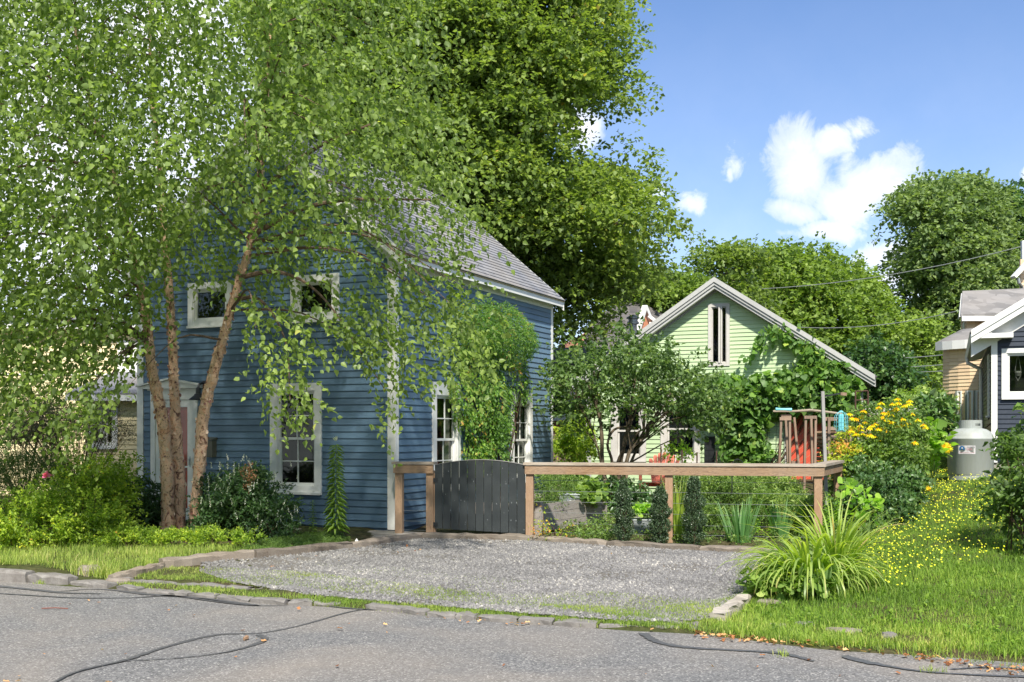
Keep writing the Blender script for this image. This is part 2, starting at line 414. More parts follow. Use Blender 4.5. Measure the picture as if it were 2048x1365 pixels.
def shingle(name, a, b_, c_, ang, scale, tilt=0):
    m, q, b = pmat(name, a, .85, .2)
    geo = q.n('ShaderNodeNewGeometry').outputs['Position']
    mp = q.n('ShaderNodeMapping'); q.l(geo, mp.inputs[0]); mp.inputs['Rotation'].default_value = (0, 0, -ang)
    v = q.mapping(mp.outputs[0], (3.4*scale, .0, 9.0*scale))
    vo = q.n('ShaderNodeTexVoronoi'); vo.inputs['Scale'].default_value = 1; q.l(v, vo.inputs['Vector']); vo.inputs['Randomness'].default_value = .7
    sx = q.n('ShaderNodeSeparateColor'); q.l(vo.outputs['Color'], sx.inputs[0])
    c = q.mix(q.ramp(sx.outputs[0], [(.1, 0.0), (.9, 1.0)]), a, b_)
    fine = q.noise(geo, 120, 2); big = q.noise(geo, .9, 5)
    c = q.mix(q.ramp(fine, [(.3, 0.0), (.8, .35)]), c, tuple(x*.45 for x in a))
    c = q.mix(q.ramp(big, [(.4, 0.0), (.65, .5)]), c, c_)
    q.l(c, b.inputs['Base Color']); bump(q, b, fine, .3, .004)
    return m
M['shin_blue'] = shingle('grey_asphalt_shingle', (.17, .18, .21), (.26, .265, .29), (.30, .27, .23), R(65.8), 1)
M['shin_dark'] = shingle('charcoal_asphalt_shingle', (.085, .08, .085), (.15, .14, .135), (.12, .11, .10), 0, 1)
M['shin_peach'] = shingle('light_grey_asphalt_shingle', (.17, .165, .16), (.27, .26, .25), (.24, .22, .20), 0, 1)

# ground materials
m, q, b = pmat('asphalt', (.2, .2, .2), .85, .3); M['asphalt'] = m
geo = q.n('ShaderNodeNewGeometry').outputs['Position']
vo = q.n('ShaderNodeTexVoronoi'); q.l(geo, vo.inputs['Vector']); vo.inputs['Scale'].default_value = 95
sc = q.n('ShaderNodeSeparateColor'); q.l(vo.outputs['Color'], sc.inputs[0])
c = q.ramp(sc.outputs[0], [(0, (.075, .074, .073)), (.35, (.135, .133, .131)), (.8, (.19, .188, .184)), (.93, (.28, .275, .262)), (1, (.43, .41, .38))])
big = q.noise(geo, .55, 4, .5, .5); c = q.mix(q.ramp(big, [(.42, 0.0), (.66, .42)]), c, (.31, .265, .215))  # pale warm patches paint soft sun dapples into the road colour
mid = q.noise(geo, 2.3, 5); c = q.mix(q.ramp(mid, [(.5, 0.0), (.75, .3)]), c, (.12, .125, .13))
q.l(c, b.inputs['Base Color']); bump(q, b, sc.outputs[0], .5, .004)
m, q, b = pmat('tar', (.055, .055, .06), .55, .4); M['tar'] = m
geo = q.n('ShaderNodeNewGeometry').outputs['Position']; n1 = q.noise(geo, 60, 3)
q.l(q.ramp(n1, [(.3, (.058, .059, .062)), (.7, (.115, .115, .116))]), b.inputs['Base Color'])
def soil(name, stops, sc_=8, b_=.5):
    m, q, b = pmat(name, (.1, .08, .05), .95, .1)
    geo = q.n('ShaderNodeNewGeometry').outputs['Position']
    n1 = q.noise(geo, sc_, 8, .7); q.l(q.ramp(n1, stops), b.inputs['Base Color']); bump(q, b, n1, b_, .04); return m
m, q, b = pmat('ground', (.1, .08, .05), .95, .1); M['ground'] = m
geo = q.n('ShaderNodeNewGeometry').outputs['Position']
n1 = q.noise(geo, 14, 8, .72); n2 = q.noise(geo, .8, 5, .6)
c1 = q.ramp(n1, [(.3, (.03, .035, .012)), (.55, (.065, .075, .026)), (.8, (.12, .12, .05))])
c2 = q.ramp(n1, [(.3, (.035, .025, .016)), (.6, (.10, .075, .045)), (.8, (.17, .13, .085))])
q.l(q.mix(q.ramp(n2, [(.45, 0.0), (.6, .8)]), c1, c2), b.inputs['Base Color']); bump(q, b, n1, .6, .04)
M['gravelbed'] = soil('gravel_bed', [(.3, (.10, .092, .08)), (.5, (.16, .148, .13)), (.7, (.22, .205, .18))], 45)
M['garden'] = soil('garden_soil', [(.3, (.02, .03, .012)), (.55, (.05, .055, .025)), (.8, (.11, .09, .06))], 12)
m, q, b = pmat('gravel_stone', (.3, .3, .31), .8, .3); M['stone'] = m
at_ = q.n('ShaderNodeAttribute'); at_.attribute_name = 'tint'
q.l(q.ramp(at_.outputs['Fac'], [(0, (.11, .107, .104)), (.35, (.17, .166, .163)), (.7, (.24, .233, .225)), (.92, (.33, .315, .285)), (1, (.50, .47, .42))]), b.inputs['Base Color'])
def rock(name, a, c_, sc_=9):
    m, q, b = pmat(name, a, .85, .25); geo = q.n('ShaderNodeNewGeometry').outputs['Position']
    n1 = q.noise(geo, sc_, 8, .7); n2 = q.noise(geo, sc_*14, 3)
    c = q.mix(q.ramp(n1, [(.35, 0.0), (.65, 1.0)]), a, c_); c = q.mix(q.ramp(n2, [(.4, 0.0), (.8, .5)]), c, tuple(x*.4 for x in a))
    q.l(c, b.inputs['Base Color']); bump(q, b, n1, .5, .02); return m
M['granite'] = rock('granite_kerb', (.27, .255, .235), (.16, .145, .13))
M['cobble'] = rock('cobble_stone', (.25, .235, .215), (.16, .15, .14))
M['fieldstone'] = rock('field_stone', (.32, .28, .24), (.18, .15, .12))

# bark
m, q, b = pmat('peeling_birch_bark', (.6, .4, .28), .8, .2); M['birchbark'] = m
geo = q.n('ShaderNodeNewGeometry').outputs['Position']
n1 = q.noise(q.mapping(geo, (1, 1, .75)), 9, 8, .68, .9); n2 = q.noise(q.mapping(geo, (1, 1, 2)), 26, 6, .7, .5)
c = q.ramp(n1, [(.34, (.10, .055, .045)), (.40, (.30, .15, .10)), (.43, (.72, .47, .31)), (.52, (.88, .60, .41)), (.60, (.82, .45, .27)), (.64, (.42, .20, .13)), (.69, (.17, .10, .10))])
c = q.mix(q.ramp(n2, [(.58, 0.0), (.64, .8)]), c, (.11, .07, .06))
q.l(c, b.inputs['Base Color']); bump(q, b, q.math('ADD', n1, n2), .9, .03)
m, q, b = pmat('birch_bark_curl', (.5, .3, .2), .8, .2); M['curl'] = m
at_ = q.n('ShaderNodeAttribute'); at_.attribute_name = 'tint'
q.l(q.ramp(at_.outputs['Fac'], [(0, (.14, .075, .06)), (.2, (.34, .15, .10)), (.35, (.28, .14, .13)), (.55, (.66, .42, .28)), (1, (.80, .62, .47))]), b.inputs['Base Color'])
def barkm(name, a, c_, sc_=14):
    m, q, b = pmat(name, a, .9, .15); geo = q.n('ShaderNodeNewGeometry').outputs['Position']
    n1 = q.noise(q.mapping(geo, (1, 1, .25)), sc_, 7, .7); q.l(q.mix(q.ramp(n1, [(.35, 0.0), (.65, 1.0)]), a, c_), b.inputs['Base Color']); bump(q, b, n1, .8, .03); return m
M['bark'] = barkm('grey_brown_bark', (.06, .048, .038), (.14, .115, .09))
M['twig'] = barkm('brown_twig_bark', (.07, .04, .025), (.15, .10, .07), 30)
M['lilacbark'] = barkm('lilac_bark', (.075, .055, .035), (.20, .16, .11), 30)
M['stem'] = paint('green_stem', (.12, .2, .05), .2, .6, (.1, .1, .04), .2, 8, 0)

# foliage palettes
M['birchleaf'] = leafmat('birch_leaf', [(0, (.055, .080, .018)), (.4, (.115, .165, .036)), (.75, (.180, .240, .055)), (.94, (.27, .33, .095)), (1, (.36, .36, .10))], .40, .42, .35)
M['mapleleaf'] = leafmat('maple_leaf', [(0, (.045, .070, .020)), (.4, (.098, .142, .032)), (.75, (.155, .205, .042)), (.95, (.22, .26, .05)), (1, (.36, .26, .06))], .34, .45)
M['farleaf'] = leafmat('far_maple_leaf', [(0, (.045, .078, .018)), (.5, (.11, .165, .032)), (1, (.19, .25, .055))], .30, .5)
M['coolleaf'] = leafmat('oak_leaf', [(0, (.04, .068, .024)), (.5, (.095, .14, .05)), (1, (.18, .23, .085))], .28, .5)
M['darkleaf'] = leafmat('dark_shrub_leaf', [(0, (.012, .03, .010)), (.5, (.03, .068, .018)), (.9, (.065, .125, .03)), (1, (.13, .19, .06))], .2, .35, .45)
M['midleaf'] = leafmat('garden_leaf', [(0, (.035, .065, .015)), (.5, (.085, .145, .03)), (.9, (.17, .24, .055)), (1, (.27, .33, .10))], .33, .45)
M['roseleaf'] = leafmat('yellowing_rose_leaf', [(0, (.06, .10, .014)), (.4, (.15, .225, .025)), (.75, (.28, .34, .035)), (.92, (.42, .38, .04)), (.98, (.52, .34, .05)), (1, (.45, .20, .06))], .36, .45)
M['grapeleaf'] = leafmat('grape_leaf', [(0, (.03, .07, .018)), (.5, (.07, .14, .03)), (.85, (.13, .22, .04)), (1, (.26, .32, .06))], .33, .42)
M['vineleaf'] = leafmat('clematis_leaf', [(0, (.02, .05, .01)), (.5, (.06, .13, .02)), (.85, (.13, .23, .035)), (.96, (.28, .30, .05)), (1, (.35, .20, .05))], .33, .42)
M['lime'] = leafmat('lime_leaf', [(0, (.09, .17, .02)), (.5, (.19, .32, .04)), (1, (.36, .46, .08))], .4, .45)
M['lawn'] = leafmat('lawn_grass', [(0, (.045, .08, .012)), (.5, (.11, .185, .024)), (.85, (.19, .26, .04)), (1, (.33, .33, .10))], .32, .5, .2)
M['verge'] = leafmat('dry_verge_grass', [(0, (.06, .10, .018)), (.45, (.135, .20, .035)), (.8, (.26, .30, .075)), (1, (.42, .36, .18))], .33, .5, .2)
M['lily'] = leafmat('daylily_leaf', [(0, (.08, .14, .025)), (.45, (.19, .26, .035)), (.82, (.31, .36, .07)), (.95, (.40, .35, .12)), (1, (.42, .27, .12))], .35, .4, .35)
M['iris'] = leafmat('iris_leaf', [(0, (.04, .10, .035)), (.5, (.09, .19, .06)), (1, (.20, .32, .10))], .3, .45)
M['petal'] = leafmat('yellow_petal', [(0, (.50, .24, .01)), (.5, (.75, .42, .012)), (1, (.85, .58, .03))], .3, .5)
M['lawnflower'] = leafmat('lawn_flower', [(0, (.75, .5, .02)), (1, (.85, .68, .05))], .25, .5)
M['white_fl'] = leafmat('white_blossom', [(0, (.4, .42, .3)), (1, (.75, .75, .62))], .25, .6)
M['pink_fl'] = leafmat('pink_blossom', [(0, (.55, .08, .2)), (1, (.7, .15, .3))], .25, .6)
M['dry'] = leafmat('brown_fallen_leaf', [(0, (.10, .04, .02)), (.5, (.28, .12, .05)), (1, (.5, .3, .14))], .15, .8, .1)
M['haze_twig'] = leafmat('purple_grey_shrub_leaf', [(0, (.05, .04, .035)), (.5, (.10, .085, .07)), (1, (.17, .17, .10))], .2, .7)
M['brownseed'] = leafmat('brown_seedhead', [(0, (.14, .06, .03)), (1, (.3, .15, .08))], .1, .8)

# ------------------------------------------------------------ numpy leaf clouds
SHAPES = {
 'leaf': (np.array([[0, 0, 0], [.42, .5, .12], [1, 0, -.05], [.42, -.5, .12]]), [(0, 2, 1), (0, 3, 2)]),
 'leaf6': (np.array([[0, 0, 0], [.28, .5, .12], [.62, .36, .1], [1, 0, -.12], [.62, -.36, .1], [.28, -.5, .12], [.45, 0, .0]]),
           [(0, 6, 1), (1, 6, 2), (2, 6, 3), (0, 5, 6), (5, 4, 6), (4, 3, 6)]),
 'maple': (np.array([[0, 0, 0], [.15, .55, .1], [.45, .28, .02], [.72, .5, .08], [1, 0, -.1], [.72, -.5, .08], [.45, -.28, .02], [.15, -.55, .1]]),
           [(0, 2, 1), (0, 4, 2), (2, 4, 3), (0, 7, 6), (0, 6, 4), (6, 5, 4)]),
 'lobed': (np.array([[.35, 0, .06], [-.05, .3, 0], [.3, .62, -.03], [.62, .4, .02], [1, .0, -.08], [.62, -.4, .02], [.3, -.62, -.03], [-.05, -.3, 0], [.12, 0, 0]]),
           [(0, 2, 1), (0, 3, 2), (0, 4, 3), (0, 5, 4), (0, 6, 5), (0, 7, 6), (0, 1, 8), (0, 8, 7)]),
 'round': (np.array([[0, 0, 0], [0, .5, .03], [.4, .62, .0], [.85, .45, .03], [1, 0, 0], [.85, -.45, .03], [.4, -.62, .0], [0, -.5, .03]]),
           [(0, 2, 1), (0, 3, 2), (0, 4, 3), (0, 5, 4), (0, 6, 5), (0, 7, 6)]),
 'blade': (np.array([[0, .5, 0], [0, -.5, 0], [.55, .35, .06], [.55, -.35, .06], [1, 0, -.12]]), [(0, 1, 3), (0, 3, 2), (2, 3, 4)]),
 'tuft': (np.array([[0, 0, 0], [.42, .5, .12], [1, 0, -.05], [.42, -.5, .12]]), [(0, 2, 1), (0, 3, 2)]),
}
def unit(a): return a/np.maximum(np.linalg.norm(a, axis=1, keepdims=True), 1e-9)
def rnd_dir(n): return unit(rng.normal(size=(n, 3)))
class Leaves:
    def __init__(s): s.V = []; s.T = []; s.tint = []; s.n = 0
    def add(s, pos, d, nrm, size, width, tint, shape='leaf'):
        V, T = SHAPES[shape]; n = len(pos)
        if n == 0: return
        X = unit(np.asarray(d)); Z = np.asarray(nrm)-np.sum(np.asarray(nrm)*X, 1, keepdims=True)*X; Z = unit(Z); Yv = np.cross(Z, X)
        size = np.broadcast_to(np.asarray(size, float), (n,)); width = np.broadcast_to(np.asarray(width, float), (n,))
        P = (pos[:, None, :]+size[:, None, None]*(V[None, :, 0:1]*X[:, None, :]+V[None, :, 1:2]*width[:, None, None]*Yv[:, None, :]+V[None, :, 2:3]*Z[:, None, :]))
        k = len(V); T = np.array(T)
        s.V.append(P.reshape(-1, 3)); s.T.append((T[None]+(np.arange(n)*k)[:, None, None]+s.n).reshape(-1, 3))
        s.tint.append(np.repeat(np.broadcast_to(np.asarray(tint, float), (n,)), k)); s.n += n*k
    def build(s, name, mat, parent=None, kind=None, smooth=False):
        b = base_of(parent); me = bpy.data.meshes.new(name)
        if not s.V: return link(name, me, parent)
        V = np.concatenate(s.V)-np.array([b.x, b.y, b.z]); T = np.concatenate(s.T); nf = len(T)
        me.vertices.add(len(V)); me.vertices.foreach_set('co', V.astype(np.float32).ravel())
        me.loops.add(nf*3); me.loops.foreach_set('vertex_index', T.astype(np.int32).ravel())
        me.polygons.add(nf); me.polygons.foreach_set('loop_start', np.arange(0, nf*3, 3, dtype=np.int32))
        me.update(calc_edges=True)
        a = me.attributes.new('tint', 'FLOAT', 'POINT'); a.data.foreach_set('value', np.clip(np.concatenate(s.tint), 0, 1).astype(np.float32))
        me.materials.append(mat)
        TRI[0] += nf
        return link(name, me, parent, kind)
TRI = [0]
def sprigs(L, C, A, k, length, leaf, width, tint, shape='leaf', droop=.3, spread=.8, up=.6, nj=.7):
    """leaves set along short twigs: C centres (N,3), A axes (N,3)"""
    n = len(C); t = np.tile(np.linspace(.1, 1, k), n)
    idx = np.repeat(np.arange(n), k); A = unit(A)
    length = np.broadcast_to(np.asarray(length, float), (n,))
    pos = C[idx]+A[idx]*(t*length[idx])[:, None]
    pos[:, 2] -= droop*(t**2)*length[idx]
    pos += rng.normal(size=pos.shape)*.12*leaf
    d = unit(A[idx]*.55+rnd_dir(n*k)*spread+np.array([0, 0, -droop*.9]))
    nr = unit(np.array([0, 0, up])+rnd_dir(n*k)*nj)
    sz = leaf*rng.uniform(.65, 1.25, n*k)
    tt = np.broadcast_to(np.asarray(tint, float), (n,))[idx]+rng.normal(0, .13, n*k)
    L.add(pos, d, nr, sz, width, tt, shape)
def in_poly(P, poly):
    x, y = P[:, 0], P[:, 1]; c = np.zeros(len(P), bool); n = len(poly)
    for i in range(n):
        x1, y1 = poly[i]; x2, y2 = poly[(i+1) % n]
        if y1 == y2: continue
        k = ((y1 > y) != (y2 > y)) & (x < (x2-x1)*(y-y1)/(y2-y1)+x1); c ^= k
    return c
def poly_dist(P, poly):
    d = np.full(len(P), 1e9); n = len(poly)
    for i in range(n):
        a = np.array(poly[i], float); b = np.array(poly[(i+1) % n], float); ab = b-a
        t = np.clip(((P-a)@ab)/max(ab@ab, 1e-9), 0, 1); d = np.minimum(d, np.linalg.norm(P-(a+t[:, None]*ab), axis=1))
    return d
def sample_crown(n, poly, Y, thick, holes=(), thin=1.0, front=0.0):
    """points filling the solid whose outline from the street is poly: the crown bulges by up to `thick` metres
    before and behind its middle distance Y, thinning out to the rim"""
    poly = [tuple(p) for p in poly]; xs = [p[0] for p in poly]; ys = [p[1] for p in poly]; out = []; tot = 0
    while tot < n:
        P = np.stack([rng.uniform(min(xs), max(xs), n*2), rng.uniform(min(ys), max(ys), n*2)], 1)
        P = P[in_poly(P, poly)]
        for (hx, hy, hr, pr) in holes:
            r = np.hypot(P[:, 0]-hx, P[:, 1]-hy)/hr
            P = P[~((r < 1) & (rng.random(len(P)) < pr))]
        dist = poly_dist(P, poly)/F*Y
        th = thick*np.sqrt(np.clip(1-(1-np.clip(dist/thick, 0, 1))**2, 0.02, 1))
        u = rng.uniform(-1, 1, len(P)); u = np.sign(u)*np.abs(u)**.6
        if front: u = np.where(rng.random(len(P)) < front, -np.abs(u), u)
        yy = Y+u*th
        out.append(np.stack([(P[:, 0]-CX)/F*yy, yy, EYE+(HY-P[:, 1])/F*yy], 1)); tot += len(P)
    return np.concatenate(out)[:n]
def ell(n, c, r, bias=.45, zmin=None):
    p = rnd_dir(n)*(rng.random(n)**bias)[:, None]*np.array(r)+np.array(c)
    if zmin is not None: p[:, 2] = np.maximum(p[:, 2], zmin+rng.uniform(0, .1, n))
    return p
M['shutter'] = paint('grey_green_shutter_paint', (.20, .22, .19), .1, .6, (.1, .1, .09), .3, 5, 0)
M['greywall'] = paint('pale_blue_grey_paint', (.38, .44, .50), .08, .6, (.2, .22, .25), .3, 2, 0)
M['stick_w'] = pmat('sticker_white', (.5, .48, .48), .4)[0]; M['stick_b'] = pmat('sticker_blue', (.02, .12, .28), .4)[0]
M['stick_g'] = pmat('sticker_grey_print', (.28, .27, .28), .5)[0]; M['stick_r'] = pmat('sticker_red_print', (.45, .24, .26), .5)[0]
M['cable'] = pmat('pale_weathered_cable', (.22, .24, .23), .6)[0]
M['dryt'] = paint('dry_red_twig', (.2, .07, .05), .2, .8, (.1, .05, .03), .2, 8, 0)
M['hollyleaf'] = leafmat('holly_leaf', [(0, (.012, .028, .012)), (.5, (.03, .055, .025)), (1, (.08, .12, .05))], .12, .3, .5)
M['lilacleaf'] = leafmat('lilac_leaf', [(0, (.03, .055, .016)), (.5, (.07, .12, .032)), (.85, (.13, .19, .05)), (1, (.24, .27, .06))], .3, .4, .4)
M['limb'] = barkm('birch_limb_bark', (.10, .065, .045), (.24, .17, .12), 30)
# ------------------------------------------------------------ ground, road, gravel
def sheet(name, nx, ny, fx, mat, parent=None, kind='structure'):
    """grid sheet; fx(u,v)->(X,Y,Z) arrays"""
    u, v = np.meshgrid(np.linspace(0, 1, nx), np.linspace(0, 1, ny)); X, Y, Z = fx(u.ravel(), v.ravel())
    V = np.stack([X, Y, Z], 1); i = (np.arange(ny-1)[:, None]*nx+np.arange(nx-1)[None]).ravel()
    Fq = np.stack([i, i+1, i+nx+1, i+nx], 1)
    me = bpy.data.meshes.new(name); me.from_pydata(V.tolist(), [], Fq.tolist()); me.polygons.foreach_set('use_smooth', [True]*len(me.polygons))
    me.materials.append(mat); me.update()
    return link(name, me, parent, kind)
def sn(x, y, f): return np.sin(x*f+1.3*np.sin(y*f*.7))*np.sin(y*f*1.1+.9*np.sin(x*f*.6))
def gf(u, v):
    s = 3+140*np.sinh(5*(u-.5)*2)/math.sinh(5); d = np.where(v < .6, -1.2+v/.6*23, 21.8+400*np.clip((v-.6)/.4, 0, 1)**2)+edge_off(s)
    X = RO.x+RU.x*s+RN.x*d; Y = RO.y+RU.y*s+RN.y*d
    Z = terr(X, Y); dd, _ = ds(X, Y)
    return X, Y, Z+np.where(dd > .3, .02*sn(X, Y, 3.1)+.008*sn(X+3, Y, 9.0), 0)
sheet('ground', 380, 400, gf, M['ground'])
def rf(u, v):
    s = -60+u*120; d = -14+v*(14+edge_off(s))
    return RO.x+RU.x*s+RN.x*d, RO.y+RU.y*s+RN.y*d, np.full(len(s), ROADZ)+.004*sn(s, d, 1.3)-.03*sstep(d, -.35, 0)*0
road = sheet('road', 400, 30, rf, M['asphalt'])
def seal(pts, k=9):
    """tar ribbon over a crack: (px, py, width in metres)"""
    P = cr(pts, k); mb = MB(); L_ = []
    for i, (px, py, w) in enumerate(P):
        c = G(px, py, z=ROADZ); L_.append((c, w*.62*random.uniform(.8, 1.2)))
    vs = []
    for i, (c, w) in enumerate(L_):
        d = L_[min(i+1, len(L_)-1)][0]-L_[max(i-1, 0)][0]; d.z = 0; d.normalize(); s_ = Vector((-d.y, d.x, 0))
        for q_ in (-1, 1): vs.append(c+s_*q_*w/2*random.uniform(.75, 1.2)+Vector((0, 0, .007)))
    mb.add(vs, [(2*i, 2*i+2, 2*i+3, 2*i+1) for i in range(len(L_)-1)])
    mb.build('tar_strip', M['tar'], road)
seal([(60, 1400, .05), (140, 1350, .05), (250, 1322, .07), (330, 1296, .09), (430, 1272, .09), (520, 1268, .05), (600, 1253, .05), (700, 1225, .04), (760, 1218, .02)])
seal([(255, 1323, .03), (350, 1318, .03), (440, 1308, .04), (500, 1294, .07), (530, 1280, .10), (515, 1271, .07)])
seal([(-60, 1168, .12), (60, 1180, .14), (130, 1187, .12), (200, 1189, .06)])
seal([(-40, 1186, .05), (60, 1192, .05), (150, 1197, .05), (260, 1197, .05), (340, 1193, .08), (420, 1203, .06), (500, 1212, .05), (575, 1212, .04)])
seal([(120, 1184, .04), (200, 1180, .06), (300, 1190, .14), (400, 1197, .08), (480, 1208, .12), (520, 1213, .05)])
seal([(660, 1214, .05), (710, 1219, .07), (770, 1222, .04)])
seal([(1285, 1268, .12), (1320, 1287, .13), (1380, 1297, .10), (1480, 1303, .08), (1560, 1308, .10), (1628, 1324, .08)])
seal([(1688, 1313, .10), (1715, 1322, .16), (1770, 1333, .09), (1850, 1345, .06), (1960, 1352, .06), (2070, 1356, .10)])
seal([(1900, 1340, .03), (1980, 1337, .05), (2070, 1342, .05)])
# gravel pad
def padf(u, v):
    s = .2+u*7.9; d = .32+v*5.6
    d = np.minimum(d, 5.95); X = RO.x+RU.x*s+RN.x*d; Y = RO.y+RU.y*s+RN.y*d
    return X, Y, terr(X, Y)+.012+.012*sn(X, Y, 4)
pad_outline = [(400, 1124), (505, 1108), (700, 1092), (852, 1072), (1210, 1092), (1520, 1104), (1530, 1140), (1500, 1190), (1440, 1243), (1300, 1252), (1000, 1228), (800, 1211), (620, 1194), (470, 1170), (400, 1148)]
def in_pad(P):
    """is a ground point inside the gravelled pad"""
    q_ = np.stack([CX+P[:, 0]/P[:, 1]*F, HY+(EYE-P[:, 2])/P[:, 1]*F], 1); return in_poly(q_, pad_outline)
mb = MB(); ring = [G(*p) for p in pad_outline]
cen = sum(ring, Vector())/len(ring)
rings = [[cen.lerp(p, k/7) for p in sum([[a.lerp(b_, j/6) for j in range(6)] for a, b_ in zip(ring, ring[1:]+ring[:1])], [])] for k in range(8)]
vs = []; nR = len(rings[0])
for k, rr in enumerate(rings):
    for p in rr: vs.append((p.x, p.y, tz(p.x, p.y)+.022-(.03 if k == 7 else 0)))
mb.add(vs, [(k*nR+i, k*nR+(i+1) % nR, (k+1)*nR+(i+1) % nR, (k+1)*nR+i) for k in range(7) for i in range(nR)])
pad = mb.build('gravel_parking_pad', M['gravelbed']); tag(pad, kind='structure')
# gravel stones
def lownoise(P, f=1.0, seed=0):
    x, y = P[:, 0]*f+seed, P[:, 1]*f-seed; return .5+.5*np.sin(x*1.7+1.3*np.sin(y*1.1+seed))*np.sin(y*1.9+1.2*np.sin(x*.8))
def stones(n, poly, name, smin, smax, keep=None, top=1.0):
    xs = [p[0] for p in poly]; ys = [p[1] for p in poly]
    A, B = G(min(xs), max(ys)), G(max(xs), min(ys))
    g4 = [G(x, y) for x in (min(xs), max(xs)) for y in (min(ys), max(ys))]
    X = rng.uniform(min(p.x for p in g4), max(p.x for p in g4), n*4); Y = rng.uniform(min(p.y for p in g4), max(p.y for p in g4), n*4)
    P = np.stack([X, Y, terr(X, Y)], 1)
    q_ = np.stack([CX+P[:, 0]/P[:, 1]*F, HY+(EYE-P[:, 2])/P[:, 1]*F], 1); P = P[in_poly(q_, poly)]
    if keep is not None: P = P[keep(P)]
    P = P[:n]; m_ = len(P)
    base = np.array([[1, 0, 0], [-.5, .87, 0], [-.5, -.87, 0], [.2, .1, .75], [-.15, -.25, -.4]])
    T = np.array([(0, 1, 3), (1, 2, 3), (2, 0, 3)])
    V = base[None]*rng.uniform(.6, 1.3, (m_, 5, 3)); a = rng.uniform(0, 6.28, m_); c, s_ = np.cos(a), np.sin(a)
    x = V[:, :, 0]*c[:, None]-V[:, :, 1]*s_[:, None]; y = V[:, :, 0]*s_[:, None]+V[:, :, 1]*c[:, None]
    sz = rng.uniform(smin, smax, m_)*rng.choice([1, 1, 1, 1.5], m_)
    V = np.stack([x, y, V[:, :, 2]], 2)*sz[:, None, None]+P[:, None, :]+np.array([0, 0, .024])
    L = Leaves(); L.V = [V.reshape(-1, 3)]; L.T = [(T[None]+(np.arange(m_)*5)[:, None, None]).reshape(-1, 3)]; L.tint = [np.repeat(np.clip(rng.beta(1.6, 1.9, m_)+.22*(lownoise(P, 1.1, 4)-.5)+.2*(lownoise(P, 3.1, 9)-.6), 0, 1), 5)]
    o = L.build(name, M['stone'], None, 'stuff'); return o
tag(stones(62000, pad_outline, 'gravel', .009, .019, keep=lambda P: rng.random(len(P)) < 1.25-1.0*np.clip(lownoise(P, 2.3, 6)*lownoise(P, .9, 2)*1.6, 0, 1)), 'loose blue-grey crushed gravel covering the parking pad before the fence', 'gravel')

# kerb, cobbles, timbers, stones
def irregular_block(mb, a, b_, w, h, mat=None, n=6, jit=.012, top=0):
    """long block between two ground points with an uneven outline"""
    a, b_ = Vector(a), Vector(b_); d = (b_-a); s_ = Vector((-d.y, d.x, 0)).normalized(); vs = []
    for i in range(n+1):
        p = a.lerp(b_, i/n); j = lambda q=jit: random.uniform(-q, q)
        e = .82 if i in (0, n) else 1
        for (sx, sz) in ((-1, 0), (-1, .8), (-.75, 1), (.75, 1), (1, .8), (1, 0)):
            vs.append(p+s_*(sx*w/2*e+j())+Vector((j(), j(), sz*h*(.93 if e < 1 else 1)+j()+(0 if sz else -.05))))
    fs = [(i*6+k, i*6+(k+1) % 6, (i+1)*6+(k+1) % 6, (i+1)*6+k) for i in range(n) for k in range(6)]
    fs = [f[::-1] for f in fs]
    fs += [tuple(range(6)), tuple(n*6+k for k in range(5, -1, -1))]
    mb.add(vs, fs)
def sd2(s, d, z=None):
    d = d+float(edge_off(s))
    X = RO.x+RU.x*s+RN.x*d; Y = RO.y+RU.y*s+RN.y*d
    return Vector((X, Y, tz(X, Y) if z is None else z))
kerb = thing('granite_kerb', sd2(-1, .1, ROADZ), 'low granite kerb running from the left edge of the photo to the gravel pad', 'kerb')
kp = [(-330, 1128, 1158, .13), (-120, 1133, 1159, .13), (50, 1143, 1165, .11), (135, 1155, 1171, .07), (215, 1171, 1178, .03)]
for (x0, t0_, b0, h0), (x1, t1_, b1, h1) in zip(kp, kp[1:]):
    a, b_ = G(x0+4, b0, z=ROADZ), G(x1-3, b1, z=ROADZ)
    n_ = Vector((RN.x, RN.y, 0))*.09
    mb = MB(); irregular_block(mb, a+n_-Vector((0, 0, .03)), b_+n_-Vector((0, 0, .03)), .18, (h0+h1)/2+.03, n=5, jit=.009); mb.build('kerb_stone', M['granite'], kerb)
edging = thing('cobble_edging', sd2(4, .1, ROADZ), 'double row of worn cobbles between asphalt and gravel pad', 'edging')
rowA = cr([(240, 1176), (400, 1190), (520, 1200), (600, 1206), (700, 1208), (880, 1228), (1040, 1240), (1200, 1250), (1330, 1254), (1400, 1257)], 40)
rowB = cr([(230, 1160), (400, 1172), (560, 1184), (760, 1204), (900, 1215), (1040, 1226), (1180, 1238), (1300, 1246), (1400, 1251)], 40)
for row, zz in ((rowA, -.132), (rowB, -.122)):
    pts = [G(p[0], p[1], z=zz) for p in row]; i = 0
    while i < len(pts)-3:
        L_ = random.uniform(.18, .42); j = i+1
        while j < len(pts)-1 and (pts[j]-pts[i]).length < L_: j += 1
        if random.random() < .93:
            dd = (pts[j]-pts[i]).normalized()*.012
            mb = MB(); irregular_block(mb, pts[i]+dd-Vector((0, 0, .03)), pts[j]-dd-Vector((0, 0, .03)), random.uniform(.12, .17), .03+random.uniform(.012, .03), n=3, jit=.010)
            mb.build('cobble', M['cobble'], edging)
        i = j
def timber(p0, p1, w, h, label, n=10, drop=0.02, mat='timber'):
    a, b_ = G(*p0), G(*p1)
    t = MB(); irregular_block(t, a-Vector((0, 0, drop)), b_-Vector((0, 0, drop)), w, h, n=n, jit=.012)
    o = t.build('landscape_timber', M[mat]); tag(o, label, 'timber', 'landscape timbers edging the gravel pad'); return o
timber((222, 1162), (322, 1138), .13, .09, 'short split grey timber nearest the kerb, bleached almost white')
